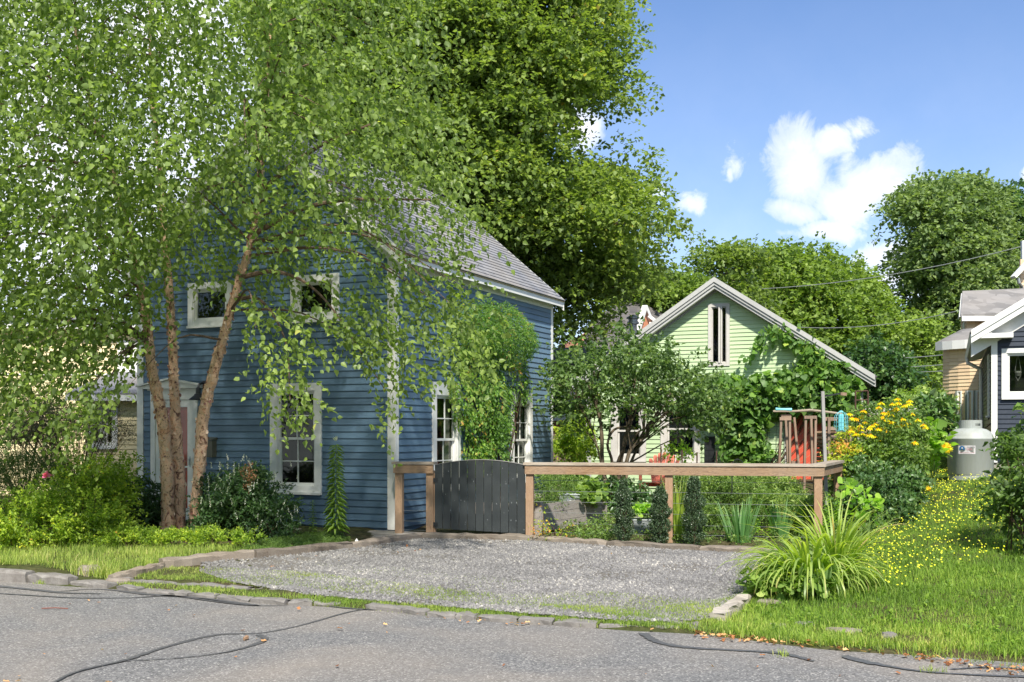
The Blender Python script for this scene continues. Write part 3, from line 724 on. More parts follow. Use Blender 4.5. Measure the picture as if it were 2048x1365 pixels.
timber((322, 1137), (505, 1118), .14, .13, 'weathered timber with a dark knot beside the grassy birch bed')
timber((508, 1117), (700, 1099), .14, .12, 'weathered timber along the low green groundcover patch')
timber((700, 1099), (846, 1078), .14, .12, 'dark cracked timber rising towards the gate post')
timber((846, 1080), (1060, 1084), .15, .12, 'rotten brown timber lying under the charcoal gate')
timber((1060, 1084), (1215, 1094), .14, .11, 'brown timber under the fence beside the raised bed')
timber((1217, 1094), (1400, 1105), .14, .11, 'grey timber behind the three little columnar hollies')
timber((1402, 1105), (1560, 1112), .14, .11, 'grey timber ending at the arching daylily clump')
t = MB(); irregular_block(t, G(1436, 1244)-Vector((0, 0, .02)), G(1496, 1200)-Vector((0, 0, .03)), .13, .10, n=12, jit=.014)
tag(t.build('landscape_timber', M['deck']), 'bleached cracked log end in the grass right of the gravel pad', 'timber', 'landscape timbers edging the gravel pad')
def stone(px, py, w, d_, h, label, yaw=0, mat='fieldstone', name='stone', cat='stone', group=None, n=10):
    c = G(px, py); mb = MB(); vs = []; rr = [random.uniform(.8, 1.15) for _ in range(n)]
    for k, (sc_, z) in enumerate(((1, -.03), (1.02, h*.5), (.86, h*.93), (.45, h))):
        for i in range(n):
            a = 2*math.pi*i/n; x, y = math.cos(a)*w/2*rr[i]*sc_, math.sin(a)*d_/2*rr[i]*sc_
            vs.append(c+Vector((x*math.cos(yaw)-y*math.sin(yaw), x*math.sin(yaw)+y*math.cos(yaw), z+random.uniform(-.05, .05)*h)))
    mb.add(vs, [(k*n+i, k*n+(i+1) % n, (k+1)*n+(i+1) % n, (k+1)*n+i) for k in range(3) for i in range(n)]+[tuple(3*n+i for i in range(n))])
    return tag(mb.build(name, M[mat]), label, cat, group)
stone(178, 1147, .26, .2, .09, 'tan field stone in the grass at the kerb end')
stone(235, 1166, .28, .13, .05, 'flat pale stone touching the tip of the split timber')
stone(1690, 1266, .30, .14, .035, 'flat grey stone slab half sunk in the lawn edge', -.4)
stone(1778, 1278, .12, .09, .05, 'small round white stone in the lawn edge', 0, 'cobble')
stone(1608, 1250, .16, .1, .025, 'little flat stone in grass right of the bleached log', 0, 'cobble')
stone(1556, 1252, .16, .1, .02, 'brown flat stone in grass close to the bleached log')
stone(1540, 1208, .22, .14, .04, 'grey stone at the foot of the daylily clump')
stone(1220, 1018, .42, .3, .17, 'large brown boulder at the back end of the raised bed')
stone(1214, 1002, .34, .26, .2, 'brown boulder stacked behind the larger one by the raised bed')
for i, (px, py, w_, dd, lb) in enumerate(((1222, 1064, .5, .35, 'nearest'), (1252, 1052, .5, .4, 'middle'), (1258, 1036, .55, .5, 'farthest'))):
    stone(px, py, w_, dd, .03, 'pale flagstone of the garden path behind the fence, %s of three' % lb, 0, 'cobble', 'flagstone', 'paving', 'flagstones of the garden path', 9)

# ------------------------------------------------------------ windows
def window(fac, t0, t1, z0, z1, root, casing=.11, grid=(2, 2), sashes=2, curtain=None, trim='white', head=0.0, sill=True, off=.02, single=False, inner=.05, label=None):
    tr = M[trim]; w = MB()
    if t0 > t1: t0, t1 = t1, t0
    a, b_ = t0+casing, t1-casing; za, zb = z0+casing*(.8 if sill else 1), z1-casing-head
    fac.box(w, t0, a, z0, z1, 0, off+.022); fac.box(w, b_, t1, z0, z1, 0, off+.022)
    fac.box(w, a, b_, zb, z1, 0, off+.022); fac.box(w, a, b_, z0, za, 0, off+.020)
    if sill: fac.box(w, t0-.0, t1+.0, z0-.025, z0+.012, 0, off+.055)
    o = w.build('window', tr, root)
    if label: o['label'] = label
    f_ = MB()
    fac.box(f_, a, a+.018, za, zb, -.06, off+.008); fac.box(f_, b_-.018, b_, za, zb, -.06, off+.008)
    fac.box(f_, a+.018, b_-.018, zb-.018, zb, -.06, off+.008); fac.box(f_, a+.018, b_-.018, za, za+.02, -.06, off+.012)
    f_.build('jamb', tr, o)
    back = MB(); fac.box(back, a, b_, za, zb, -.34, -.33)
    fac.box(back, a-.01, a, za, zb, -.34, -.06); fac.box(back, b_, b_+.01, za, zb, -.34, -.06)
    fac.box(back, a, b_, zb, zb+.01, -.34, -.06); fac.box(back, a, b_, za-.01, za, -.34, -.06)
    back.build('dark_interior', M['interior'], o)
    if curtain:
        for (c0, c1, za_, zb_) in curtain:
            cm = MB(); n_ = 14; vs = []
            A_, B_ = a+(b_-a)*c0, a+(b_-a)*c1; ZA, ZB = za+(zb-za)*za_, za+(zb-za)*zb_
            for i in range(n_+1):
                p_ = fac.P(A_+(B_-A_)*i/n_, 0, -.11+.015*math.sin(i*2.2))
                vs += [p_+Vector((0, 0, ZA)), p_+Vector((0, 0, ZB))]
            cm.add(vs, [(2*i, 2*i+1, 2*i+3, 2*i+2) for i in range(n_)]); cm.build('curtain', M['curtain'], o)
    a += .018; b_ -= .018; zb -= .018; za += .02
    zm = (za+zb)/2; st = inner
    spans = [(za, zm+.018, -.035), (zm-.018, zb, -.008)] if sashes == 2 else [(za, zb, -.01)]
    for k, (s0, s1, oo) in enumerate(spans):
        s_ = MB()
        fac.box(s_, a, a+st*.75, s0, s1, oo-.02, oo+.006); fac.box(s_, b_-st*.75, b_, s0, s1, oo-.02, oo+.006)
        fac.box(s_, a+st*.75, b_-st*.75, s0, s0+st*.8, oo-.02, oo+.006); fac.box(s_, a+st*.75, b_-st*.75, s1-st*.7, s1, oo-.02, oo+.006)
        s_.build('sash', tr, o)
        pa, pb, pz0, pz1 = a+st*.75, b_-st*.75, s0+st*.8, s1-st*.7
        gx, gz = grid if grid else (1, 1)
        if grid:
            mu = MB()
            for i in range(1, gx): x = pa+(pb-pa)*i/gx; fac.box(mu, x-.008, x+.008, pz0, pz1, oo-.016, oo+.003)
            for j in range(1, gz): z = pz0+(pz1-pz0)*j/gz; fac.box(mu, pa, pb, z-.008, z+.008, oo-.015, oo+.004)
            mu.build('muntin', tr, o)
        for i in range(gx):
            for j in range(gz):
                pn = MB(); e_ = .008 if grid else 0
                fac.box(pn, pa+(pb-pa)*i/gx+e_, pa+(pb-pa)*(i+1)/gx-e_, pz0+(pz1-pz0)*j/gz+e_, pz0+(pz1-pz0)*(j+1)/gz-e_, oo-.010, oo-.007)
                pn.build('pane', M['pane'], o)
    return o
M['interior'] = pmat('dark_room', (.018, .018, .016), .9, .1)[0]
M['curtain'] = pmat('curtain_cloth', (.20, .19, .17), .9, .1)[0]
def wall_solid(fac, t0, t1, z0, z1, root, mat, depth=.02, openings=(), gable=None):
    """sheathing behind the boards, cut into pieces round the openings so that windows look into a room"""
    mb = MB(); zs = sorted({z0, z1, *[o[2] for o in openings], *[o[3] for o in openings]})
    for za, zb in zip(zs, zs[1:]):
        if zb-za < 1e-3: continue
        segs = [(t0, t1)]
        for (a, c, oa, oc) in openings:
            if (za+zb)/2 > oa and (za+zb)/2 < oc:
                segs = [s_ for (p, q) in segs for s_ in (((p, a), (c, q)) if a < q and c > p else ((p, q),)) if s_[1]-s_[0] > .005]
        for (p, q) in segs: fac.box(mb, p, q, za, zb, -.08, 0)
    if gable: mb.prism([fac.P(t, z, 0) for (t, z) in gable], -fac.n*.08)
    return mb.build('wall', mat, root)

# ------------------------------------------------------------ blue house
C0 = (-1.72, 15.8)
FD, SDR = Vector((-.912, .410)), Vector((.410, .912))
BF = Fac(C0, FD, (-.410, -.912)); BS = Fac(C0, SDR, (.912, -.410))
WB, LB = 4.89, 6.14
EZ = 4.02; SL = .867; HW = WB/2; OV = .20
house = thing('blue_house', (C0[0], C0[1], 0), 'small blue clapboard cottage with white trim and steep grey gabled roof', 'house')
def bgable(t): return EZ+SL*(OV+min(t, WB-t))-.10
win_f = (1.268, 2.213, .507, 2.185); up_r = (.955, 1.828, 3.131, 3.83); up_l = (2.96, 3.83, 3.128, 3.83); door = (3.645, 4.61, 0, 2.14)
opF = [win_f, up_r, up_l, door]
win_s1 = (1.107, 2.06, .507, 2.222); win_s2 = (4.10, 5.06, .507, 2.16); opS = [win_s1, win_s2]
def inset(ops, c=.10): return [(a+c, b_-c, za+c*.8, zb-c) for (a, b_, za, zb) in ops]
wall_solid(BF, .02, WB-.02, -.25, EZ-.02, house, M['blue'], openings=inset(opF), gable=[(.02, EZ-.02), (WB-.02, EZ-.02), (WB-.02, EZ+.05), (WB/2, EZ+SL*(HW+OV)-.12), (.02, EZ+.05)])
wall_solid(BS, .09, LB-.02, -.25, EZ-.12, house, M['blue'], openings=inset(opS))
LF = Fac((C0[0]+FD.x*WB, C0[1]+FD.y*WB), SDR, (-.912, .410)); BK = Fac((C0[0]+SDR.x*LB, C0[1]+SDR.y*LB), FD, (.410, .912))
wall_solid(LF, 0.09, LB, -.25, EZ-.02, house, M['blue']); wall_solid(BK, .1, WB-.1, -.25, EZ-.02, house, M['blue'], gable=[(.02, EZ-.02), (WB-.02, EZ-.02), (WB/2, EZ+SL*(HW+OV)-.12)])
def bounds_f(z):
    if z < EZ-.05: return (.12, WB-.12)
    k = (z-EZ+.20)/SL-OV
    return (max(.12, k), min(WB-.12, WB-k))
siding(BF, .02, EZ+SL*(HW+OV)-.3, .1016, bounds_f, opF, house, M['blue'])
siding(BS, .02, EZ-.17, .1016, lambda z: (.075, LB-.105), opS, house, M['blue'])
tr = MB()   # corner boards, one part each
for fac_, a, b_, z1, o_ in ((BF, -.022, .115, EZ-.02, .022), (BF, WB-.11, WB+.02, EZ-.02, .022)):
    k = MB(); fac_.box(k, a, b_, -.0, z1, 0, o_); k.build('corner_board', M['white'], house)
for fac_, a, b_, z1 in ((BS, -.0, .075, EZ-.15), (BS, LB-.10, LB+.0, EZ-.15)):
    k = MB(); fac_.box(k, a, b_, -.0, z1, 0, .022); k.build('corner_board', M['white'], house)
window(BF, *win_f, house, .115, (2, 2), curtain=[(-.02, .19, 0, 1)], label='tall double-hung front window with a grey curtain')
window(BF, *up_r, house, .10, (1, 1), sashes=1, label='small square upstairs window on the right')
window(BF, *up_l, house, .10, (1, 1), sashes=1, label='small square upstairs window on the left')
window(BS, *win_s1, house, .12, (2, 2), curtain=[(.72, 1.0, 0, 1)], head=.08)
window(BS, *win_s2, house, .12, (2, 2), curtain=[(.6, 1.0, 0, 1)], head=.08)
# eaves: frieze, soffit, fascia along the side; rakes on the gable
k = MB(); BS.box(k, .0, LB, EZ-.16, EZ-.02, 0, .026); k.build('frieze', M['white'], house)
k = MB(); BS.box(k, -.12, LB+.12, EZ-.035, EZ-.015, .026, .17); k.build('soffit', M['white'], house)
k = MB(); BS.box(k, -.12, LB+.12, EZ-.10, EZ+.045, .17, .195); k.build('fascia', M['white'], house)
k = MB(); BS.box(k, -.13, LB+.13, EZ+.0, EZ+.05, .195, .215); k.build('drip_moulding', M['tan'], house)
def ridge_pt(t, v, dz=0): return BF.P(t, EZ+SL*(OV+min(t, WB-t))+dz, -v)
# roof deck slabs
for sgn in (0, 1):
    te = -OV if sgn == 0 else WB+OV
    k = MB(); A_ = BF.P(te, EZ, .12); B_ = BF.P(WB/2, EZ+SL*(HW+OV), .12)
    nrm = (B_-A_).cross(BF.n); nrm.normalize(); nrm = nrm if nrm.z > 0 else -nrm
    k.prism([A_, B_, B_-BF.n*(LB+.24), A_-BF.n*(LB+.24)], nrm*.03)
    rf_ = k.build('roof', M['shin_blue'], house)
    sh = MB(); ln = (B_-A_).length; up_ = (B_-A_)/ln; nC = int(ln/.127)
    for i in range(nC+1):
        p0 = A_+up_*(i*.127-.01)+nrm*.030; p1 = A_+up_*min(i*.127+.135, ln)+nrm*.030
        sh.prism([p0+nrm*.001, p1+nrm*.001, p1+nrm*.004, p0+nrm*.017], -BF.n*(LB+.25))
    sh.build('shingle_courses', M['shin_blue'], rf_, 'stuff')
    for ff in (.12, -LB-.145):
        k = MB(); dz = Vector((0, 0, 1))
        P0, P1 = BF.P(te, EZ, ff+.0), BF.P(WB/2, EZ+SL*(HW+OV), ff+.0)
        k.prism([P0-dz*.17, P1-dz*.17, P1+dz*.035, P0+dz*.035], BF.n*.025)
        k.build('rake_board', M['white'], house)
        k = MB(); P0, P1 = BF.P(te, EZ, ff+.025 if ff > 0 else ff), BF.P(WB/2, EZ+SL*(HW+OV), ff+.025 if ff > 0 else ff)
        k.prism([P0-dz*.02, P1-dz*.02, P1+dz*.05, P0+dz*.05], BF.n*.022 if ff > 0 else -BF.n*.022); k.build('rake_moulding', M['white'], house)
    k = MB(); P0, P1 = BF.P(te if sgn == 0 else te, EZ, .0), BF.P(WB/2, EZ+SL*(HW+OV), .0)
    k.prism([P0-dz*.30, P1-dz*.34, P1-dz*.04, P0-dz*.04], BF.n*.034); k.build('gable_frieze', M['white'], house)
k = MB(); k.bar(BF.P(WB/2, EZ+SL*(HW+OV)+.035, .14), BF.P(WB/2, EZ+SL*(HW+OV)+.035, -LB-.14), .22, .03); k.build('ridge_cap', M['shin_blue'], house)
# doorway
dr = MB()
for a, b_ in ((3.645, 3.74), (4.515, 4.61)): BF.box(dr, a, b_, .0, 1.96, 0, .035)
BF.box(dr, 3.645, 4.61, 1.96, 2.13, 0, .04)
BF.box(dr, 3.60, 4.655, 2.115, 2.135, 0, .06)
dr.prism([BF.P(3.52, 2.14, .0), BF.P(4.81, 2.14, .0), BF.P(4.81, 2.175, .0), BF.P(4.16, 2.275, .0), BF.P(3.52, 2.175, .0)], BF.n*.10)
dr.prism([BF.P(3.49, 2.175, .0), BF.P(4.16, 2.28, .0), BF.P(4.84, 2.175, .0), BF.P(4.84, 2.20, .0), BF.P(4.16, 2.31, .0), BF.P(3.49, 2.20, .0)], BF.n*.14)
dsur = dr.build('door_surround', M['white'], house)
k = MB(); BF.box(k, 3.76, 4.50, .04, 1.94, -.055, -.02); dleaf = k.build('front_door', M['redpaint'], house)
for (a, b_, z0_, z1_) in ((3.86, 4.08, .2, .85), (4.18, 4.40, .2, .85), (3.86, 4.08, 1.0, 1.75), (4.18, 4.40, 1.0, 1.75)):
    k = MB(); BF.box(k, a, b_, z0_, z1_, -.03, -.010); k.build('door_panel', M['redpaint'], dleaf)
k = MB()
for (a, b_, z0_, z1_) in ((3.742, 3.85, .02, 1.955), (4.41, 4.512, .02, 1.955), (3.85, 4.41, 1.84, 1.955), (3.85, 4.41, .02, .2), (3.85, 4.41, .86, .885)): BF.box(k, a, b_, z0_, z1_, -.005, .022)
sdoor = k.build('storm_door', M['white'], house)
for (z0_, z1_) in ((.2, .86), (.885, 1.84)):
    k = MB(); BF.box(k, 3.85, 4.41, z0_, z1_, .004, .007); k.build('pane', M['pane'], sdoor)
k = MB(); BF.box(k, 3.785, 3.805, .87, 1.04, .022, .028); k.bar(BF.P(3.795, 1.0, .045), BF.P(3.795, .90, .045), .016); k.bar(BF.P(3.795, .99, .02), BF.P(3.795, .99, .05), .014); k.build('door_handle', M['galv'], sdoor)
fc = bpy.data.curves.new('house_number', 'FONT'); fc.body = '5'; fc.size = .16; fc.extrude = .004; fc.materials.append(M['black'])
fo = bpy.data.objects.new('house_number', fc); COL.objects.link(fo); fo.parent = dsur; bpy.context.view_layer.update(); nm_ = bpy.data.meshes.new_from_object(fo); bpy.data.objects.remove(fo); fo = link('house_number', nm_, dsur)
px_ = BF.P(BF.t(354.5), 1.985, .042)-base_of(house)
fo.matrix_local = Matrix(((-FD.x, 0, BF.n.x, px_.x), (-FD.y, 0, BF.n.y, px_.y), (0, 1, 0, px_.z), (0, 0, 0, 1)))
# letterbox and wall lantern hang on the wall
lb = thing('letterbox', BF.P(3.45, 1.1, .03), 'small dark bronze wall letterbox beside the red door', 'letterbox')
ta, tb = BF.t(425, .12), BF.t(411, .12)-.10
k = MB(); BF.box(k, ta, tb+.12, BF.z(ta, 915, .1), BF.z(ta, 882, .1), .02, .13); bx_ = k.build('box', M['box'], lb)
k = MB(); z_ = BF.z(ta, 881, .1)
k.prism([BF.P(ta-.01, z_, .016), BF.P(ta-.01, z_, .14), BF.P(ta-.01, z_+.02, .14), BF.P(ta-.01, z_+.05, .016)], FD.to_3d()*(tb+.14-ta)); k.build('lid', M['box'], lb)
ln_ = thing('wall_lantern', BF.P(3.5, 2.0, .03), 'black gooseneck barn lantern on the blue wall by the door', 'wall lamp')
tl = BF.t(398, .18); zc = BF.z(tl, 800, .18); ctr = BF.P(tl, 0, .20)
k = MB(); k.lathe((ctr.x, ctr.y, zc), [(.02, .20), (.035, .18), (.04, .10), (.06, .09), (.062, .075), (.15, .0), (.145, -.004), (.055, .07)], 20); k.build('lamp_shade', M['black'], ln_, smooth=False)
k = MB(); k.lathe((ctr.x, ctr.y, zc), [(.001, -.06), (.04, -.05), (.055, -.02), (.055, .02), (.02, .04)], 16); k.build('glass_globe', M['pane'], ln_, smooth=True)
k = MB(); k.tube([Vector((ctr.x, ctr.y, zc+.19)), Vector((ctr.x, ctr.y, zc+.25))+BF.n*-.03, BF.P(tl, zc+.27, .1), BF.P(tl, zc+.24, .03)], .018, 8); BF.box(k, tl-.05, tl+.05, zc+.16, zc+.31, .018, .04); k.build('bracket', M['black'], ln_)

# front walk of boards
walk = thing('board_walk', BF.P(1.0, 0, .5), 'silvered board walk along the foot of the blue house', 'boardwalk', kind='structure')
for i in range(9):
    o0 = .03+i*.145
    k = MB(); t_end = 2.9-.1*i*(i > 5); t_beg = -.62+.05*i+(0.22*(i-3) if i > 3 else 0)
    BF.box(k, t_beg, t_end, -.045+.0*i, -.012+random.uniform(-.003, .003)-.004*i, o0, o0+.138); k.build('deck_board', M['deck'], walk)
# ------------------------------------------------------------ fence and gate
def post(mb, px, Y, ztop, w=.10, zb=None):
    X = (px-CX)/F*Y; zb = tz(X, Y)-.1 if zb is None else zb
    mb.box((X, Y, (ztop+zb)/2), FX*w/2, FY*w/2, (0, 0, (ztop-zb)/2)); return Vector((X, Y, 0))
fA = Vector(((799-CX)/F*15.5, 15.5, 0)); fE = Vector(((1636-CX)/F*14.4, 14.4, 0))
FX = (fE-fA).normalized(); FY = Vector((-FX.y, FX.x, 0))
def fy(px):      # depth on the fence line
    k = (px-CX)/F; t = (k*fA.y-fA.x)/(FX.x-k*FX.y); return fA+FX*t
fz = .985
fence1 = thing('wire_fence', fA, 'short wire-and-post fence panel between blue house corner and gate', 'fence', 'timber and wire fence sections')
fence2 = thing('wire_fence', fy(1060), 'long timber and wire fence from gate to the garden corner', 'fence', 'timber and wire fence sections')
for px, root in ((799, fence1), (861, fence1), (1060, fence2), (1338, fence2), (1636, fence2)):
    p = fy(px); k = MB(); zb = tz(p.x, p.y)-.12
    k.box((p.x, p.y, (fz-.1+zb)/2), FX*.052, FY*.052, (0, 0, (fz-.1-zb)/2)); k.build('fence_post', M['post'], root)
    if px == 861:
        k = MB(); k.box(p+FX*.068+Vector((0, 0, (fz-.14+zb)/2)), FX*.014, FY*.03, (0, 0, (fz-.14-zb)/2)); k.build('gate_stop', M['post'], root)
def rail(root, a, b_, ext0=0, ext1=0):
    A_ = a-FX*ext0; B_ = b_+FX*ext1; d = (B_-A_).normalized(); nn = Vector((d.y, -d.x, 0))
    if nn.y > 0: nn = -nn
    L_ = (B_-A_).length/2; c = (A_+B_)/2
    k = MB(); k.box(c+Vector((0, 0, fz-.075))+nn*.062, d*L_, nn*.02, (0, 0, .062)); k.build('fence_rail', M['rail'], root)
    k = MB(); k.box(c+Vector((0, 0, fz+.008)), d*(L_+.02), nn*.098, (0, 0, .018)); k.build('cap_board', M['cap'], root)
rail(fence1, fA, fy(861), .07, .06); rail(fence2, fy(1060), fE, .06, .07)
# return run going back from the corner
rd = Vector((.41, .912, 0)).normalized(); rB = fE+rd*2.0
k = MB(); k.bar(fE+rd*.09+Vector((0, 0, fz-.075))+Vector((.055, 0, 0)), rB+Vector((.055, 0, fz-.075)), .04, .124); k.build('fence_rail', M['rail'], fence2)
k = MB(); k.bar(fE+rd*.10+Vector((.0, 0, fz+.008)), rB+Vector((0, 0, fz+.008)), .19, .036); k.build('cap_board', M['cap'], fence2)
k = MB(); k.box(rB+Vector((0, 0, .45)), (.05, 0, 0), (0, .05, 0), (0, 0, .52)); k.build('fence_post', M['post'], fence2)
for i, z_ in enumerate((.76, .61, .46, .31, .16, .03)):
    for a, b_, root in ((fA, fy(861), fence1), (fy(1060), fy(1338), fence2), (fy(1338), fE, fence2)):
        k = MB(); k.tube([a+Vector((0, 0, z_)), (a+b_)/2+Vector((0, 0, z_-.004)), b_+Vector((0, 0, z_-.005))], .0024, 4); k.build('wire', M['cable'], root)
gate = thing('garden_gate', fy(960), 'charcoal plank gate with a gently arched top', 'gate')
g0, g1 = fy(871)+FX*.0, fy(1052); gw = (g1-g0).length; nP = 11
GF = Fac((g0.x, g0.y), (FX.x, FX.y), (FX.y, -FX.x)); 
gb0 = GF.z(0, 1057, .05); gb1 = GF.z(gw, 1068, .05)
def arch(t): x = (t/gw-.5)*2; return GF.z(0, 931, .05)+.075*(1-x*x)+(GF.z(gw, 931, .05)-GF.z(0, 931, .05))*t/gw
for i in range(nP):
    a, b_ = gw*i/nP+.004, gw*(i+1)/nP-.004; zb = gb0+(gb1-gb0)*(i+.5)/nP
    k = MB(); m_ = 3; top = [(a+(b_-a)*j/m_) for j in range(m_+1)]
    k.prism([GF.P(a, zb, .03), GF.P(b_, zb, .03)]+[GF.P(t, arch(t), .03) for t in reversed(top)], GF.n*.022)
    k.build('plank', M['gate'], gate)
    bk = MB()
k = MB()
for z0_, z1_ in ((gb0+.12, gb0+.21), (.70, .79)): GF.box(k, .01, gw-.01, z0_, z1_, -.01, .029)
k.build('gate_ledge', M['gate'], gate)
k = MB()
for j in range(24):
    t0_, t1_ = gw*j/24, gw*(j+1)/24; p0_, p1_ = GF.P(t0_, arch(t0_)+.004, .04), GF.P(t1_, arch(t1_)+.004, .04); k.bar(p0_, p1_, .04, .008)
k.build('top_edge', M['greypost'], gate)
kn = MB()
for (x, y) in ((944, 959), (947, 963), (975, 950), (982, 950), (1011, 964), (1012, 968), (909, 1001), (922, 1001), (929, 1003), (931, 1045), (930, 1049), (1008, 1026), (1017, 1022), (975, 1040), (1023, 1006), (1033, 1006), (1022, 1041), (1032, 1042), (901, 1021), (1048, 1060), (993, 1008), (891, 989), (1005, 937), (897, 943), (1026, 958)):
    t_ = GF.t(x, .053); z_ = GF.z(t_, y, .053); r_ = random.uniform(.004, .009); k2 = 6
    kn.prism([GF.P(t_+r_*.7*math.cos(6.283*i/k2), z_+r_*1.3*math.sin(6.283*i/k2), .052) for i in range(k2)], GF.n*.0012)
kn.build('paint_scuffs', M['knot'], gate, 'stuff')
k = MB(); 
for z_ in (.75, .12): GF.box(k, -.02, .05, z_-.03, z_+.03, .052, .058)
k.build('hinge', M['black'], gate)

# ------------------------------------------------------------ green house
GO = Vector((4.588, 24.0)); gd = Vector((.912, -.410))
GH = Fac((GO.x, GO.y), (gd.x, gd.y), (-.410, -.912)); GHW = 3.05; GAP = 4.80; GS = .66
green = thing('green_cottage', (GO.x, GO.y, .3), 'pale green clapboard cottage with low gable and climbing grapevine', 'house')
gz0 = .15
GBK = Vector((.31, 1, 0)).normalized()      # the cottage is slightly out of square: its sides run back this way
def gtop(t): return GAP-GS*abs(t)-.10
W1 = (GH.t(1223), GH.t(1293), GH.z(0, 924), GH.z(-1.5, 800)); W2 = (GH.t(1322), GH.t(1401), GH.z(-.6, 925), GH.z(-.6, 790))
WG = (GH.t(1417), GH.t(1460), GH.z(0, 733), GH.z(0, 608)); RDr = (1.55, 2.55, gz0, GH.z(1.9, 815))
opG = [W1, W2, WG, RDr]
ze = GAP-GS*GHW-.12
wall_solid(GH, -GHW, GHW, gz0-.2, ze, green, M['green'], openings=inset([W1, W2], .08))
ggl = MB(); zt = lambda t: GAP-GS*abs(t)-.12
a_, b2_ = WG[0]+.08, WG[1]-.08
ggl.prism([GH.P(-GHW, ze), GH.P(a_, ze), GH.P(a_, zt(a_)), GH.P(-GHW, ze+.01)], -GH.n*.08); ggl.prism([GH.P(b2_, ze), GH.P(GHW, ze), GH.P(GHW, ze+.01), GH.P(b2_, zt(b2_))], -GH.n*.08)
GH.box(ggl, a_, b2_, ze, WG[2]+.08, -.08, 0); ggl.prism([GH.P(a_, WG[3]-.08), GH.P(b2_, WG[3]-.08), GH.P(b2_, zt(b2_)), GH.P(0, zt(0)), GH.P(a_, zt(a_))], -GH.n*.08)
ggl.build('gable_wall', M['green'], green)
def bg_(z):
    k = min(GHW-.08, (GAP-.15-z)/GS); return (-k, k)
siding(GH, gz0, 2.64, .101, bg_, opG, green, M['green']); siding(GH, 2.655, GAP-.3, .0885, bg_, opG, green, M['green'])
for s_ in (-1, 1):
    k = MB(); GH.box(k, s_*GHW-.06, s_*GHW+.06, gz0, ze+.05, 0, .024); k.build('corner_board', M['trimgrey'], green)
    L_ = 9.0; A_ = GH.P(s_*3.4, GAP-GS*3.4, .30); B_ = GH.P(0, GAP, .30)
    nrm = (B_-A_).cross(GH.n).normalized(); nrm = nrm if nrm.z > 0 else -nrm
    k = MB(); k.prism([A_, B_, B_+GBK*L_, A_+GBK*L_], nrm*.04); rf_ = k.build('roof', M['shin_dark'], green)
    for (o0, za_, zb_, th) in ((.16, -.20, .0, .12), (.28, -.13, .02, .03), (.31, -.06, .05, .025)):
        k = MB(); P0, P1 = GH.P(s_*3.38, GAP-GS*3.38, o0), GH.P(0, GAP, o0); dz = Vector((0, 0, 1))
        k.prism([P0+dz*za_, P1+dz*za_, P1+dz*zb_, P0+dz*zb_], GH.n*th); k.build('rake_board', M['trimgrey'], green)
    k = MB(); P0, P1 = GH.P(s_*3.3, GAP-GS*3.3, 0), GH.P(0, GAP, 0)
    k.prism([P0-dz*.235, P1-dz*.235, P1-dz*.05, P0-dz*.05], GH.n*.03); k.build('rake_frieze', M['trimgrey'], green)
for s_ in (-1, 1):
    sf = Fac(tuple((GH.P(s_*GHW, 0))[:2]), (GBK.x, GBK.y), (s_*GBK.y, -s_*GBK.x)); wall_solid(sf, .09, 8, gz0, ze+.1, green, M['green'])
window(GH, *W1, green, .13, None, trim='oldwhite', label='left ground-floor sash window behind the lilac stems')
window(GH, *W2, green, .13, None, trim='oldwhite', curtain=[(.45, 1, 0, .14)], label='right ground-floor sash window above the red chair')
gw_ = window(GH, *WG, green, .07, None, sashes=1, trim='oldwhite', sill=False, inner=.015, label='tall narrow gable window with two peeling casements')
k = MB(); c_ = (WG[0]+WG[1])/2+.04; GH.box(k, c_-.045, c_-.004, WG[2]+.07, WG[3]-.05, -.0, .06); GH.box(k, c_+.006, c_+.035, WG[2]+.06, WG[3]-.05, -.0, .05); k.build('casement_stile', M['oldwhite'], gw_)
# red board door behind the frame
k = MB(); GH.box(k, RDr[0]-.07, RDr[0], gz0, RDr[3]+.07, 0, .03); GH.box(k, RDr[1], RDr[1]+.07, gz0, RDr[3]+.07, 0, .03); GH.box(k, RDr[0], RDr[1], RDr[3], RDr[3]+.07, 0, .03); k.build('door_frame', M['oldwhite'], green)
k = MB(); GH.box(k, RDr[0], RDr[1], gz0, RDr[3], -.05, -.01); rdoor = k.build('red_door', M['redpaint'], green)
def clip_rect(poly, x0, x1, z0, z1):
    for ax, lim, sg in ((0, x0, 1), (0, x1, -1), (1, z0, 1), (1, z1, -1)):
        out = []
        for i in range(len(poly)):
            a, b_ = poly[i], poly[(i+1) % len(poly)]; da, db = (a[ax]-lim)*sg, (b_[ax]-lim)*sg
            if da >= 0: out.append(a)
            if da*db < 0: t = da/(da-db); out.append((a[0]+(b_[0]-a[0])*t, a[1]+(b_[1]-a[1])*t))
        poly = out
        if not poly: return []
    return poly
for side_ in (0, 1):
    x0, x1 = (RDr[0]+.01, (RDr[0]+RDr[1])/2-.01) if side_ == 0 else ((RDr[0]+RDr[1])/2+.01, RDr[1]-.01)
    for i in range(-8, 22):
        z_ = gz0+i*.15; sl_ = .75
        pl = clip_rect([(x0-.5, z_-.5*sl_), (x1+.5, z_+(x1-x0+.5)*sl_), (x1+.5, z_+(x1-x0+.5)*sl_+.143), (x0-.5, z_-.5*sl_+.143)], x0, x1, gz0+.01, RDr[3]-.01)
        if len(pl) >= 3: k = MB(); k.prism([GH.P(t, z, -.01) for t, z in pl], GH.n*.014); k.build('plank', M['redpaint'], rdoor)
# stove pipe
cpx = at(1266, 700, 27.0)
k = MB(); zt_ = at(0, 640, 27)[2]; k.lathe((cpx.x, cpx.y, zt_), [(.10, -1.0), (.10, -.12), (.15, -.11), (.15, -.05), (.12, -.04), (.12, .02), (.17, .03), (.17, .06), (.02, .13)], 18); sp = k.build('stove_pipe', M['galv'], green)

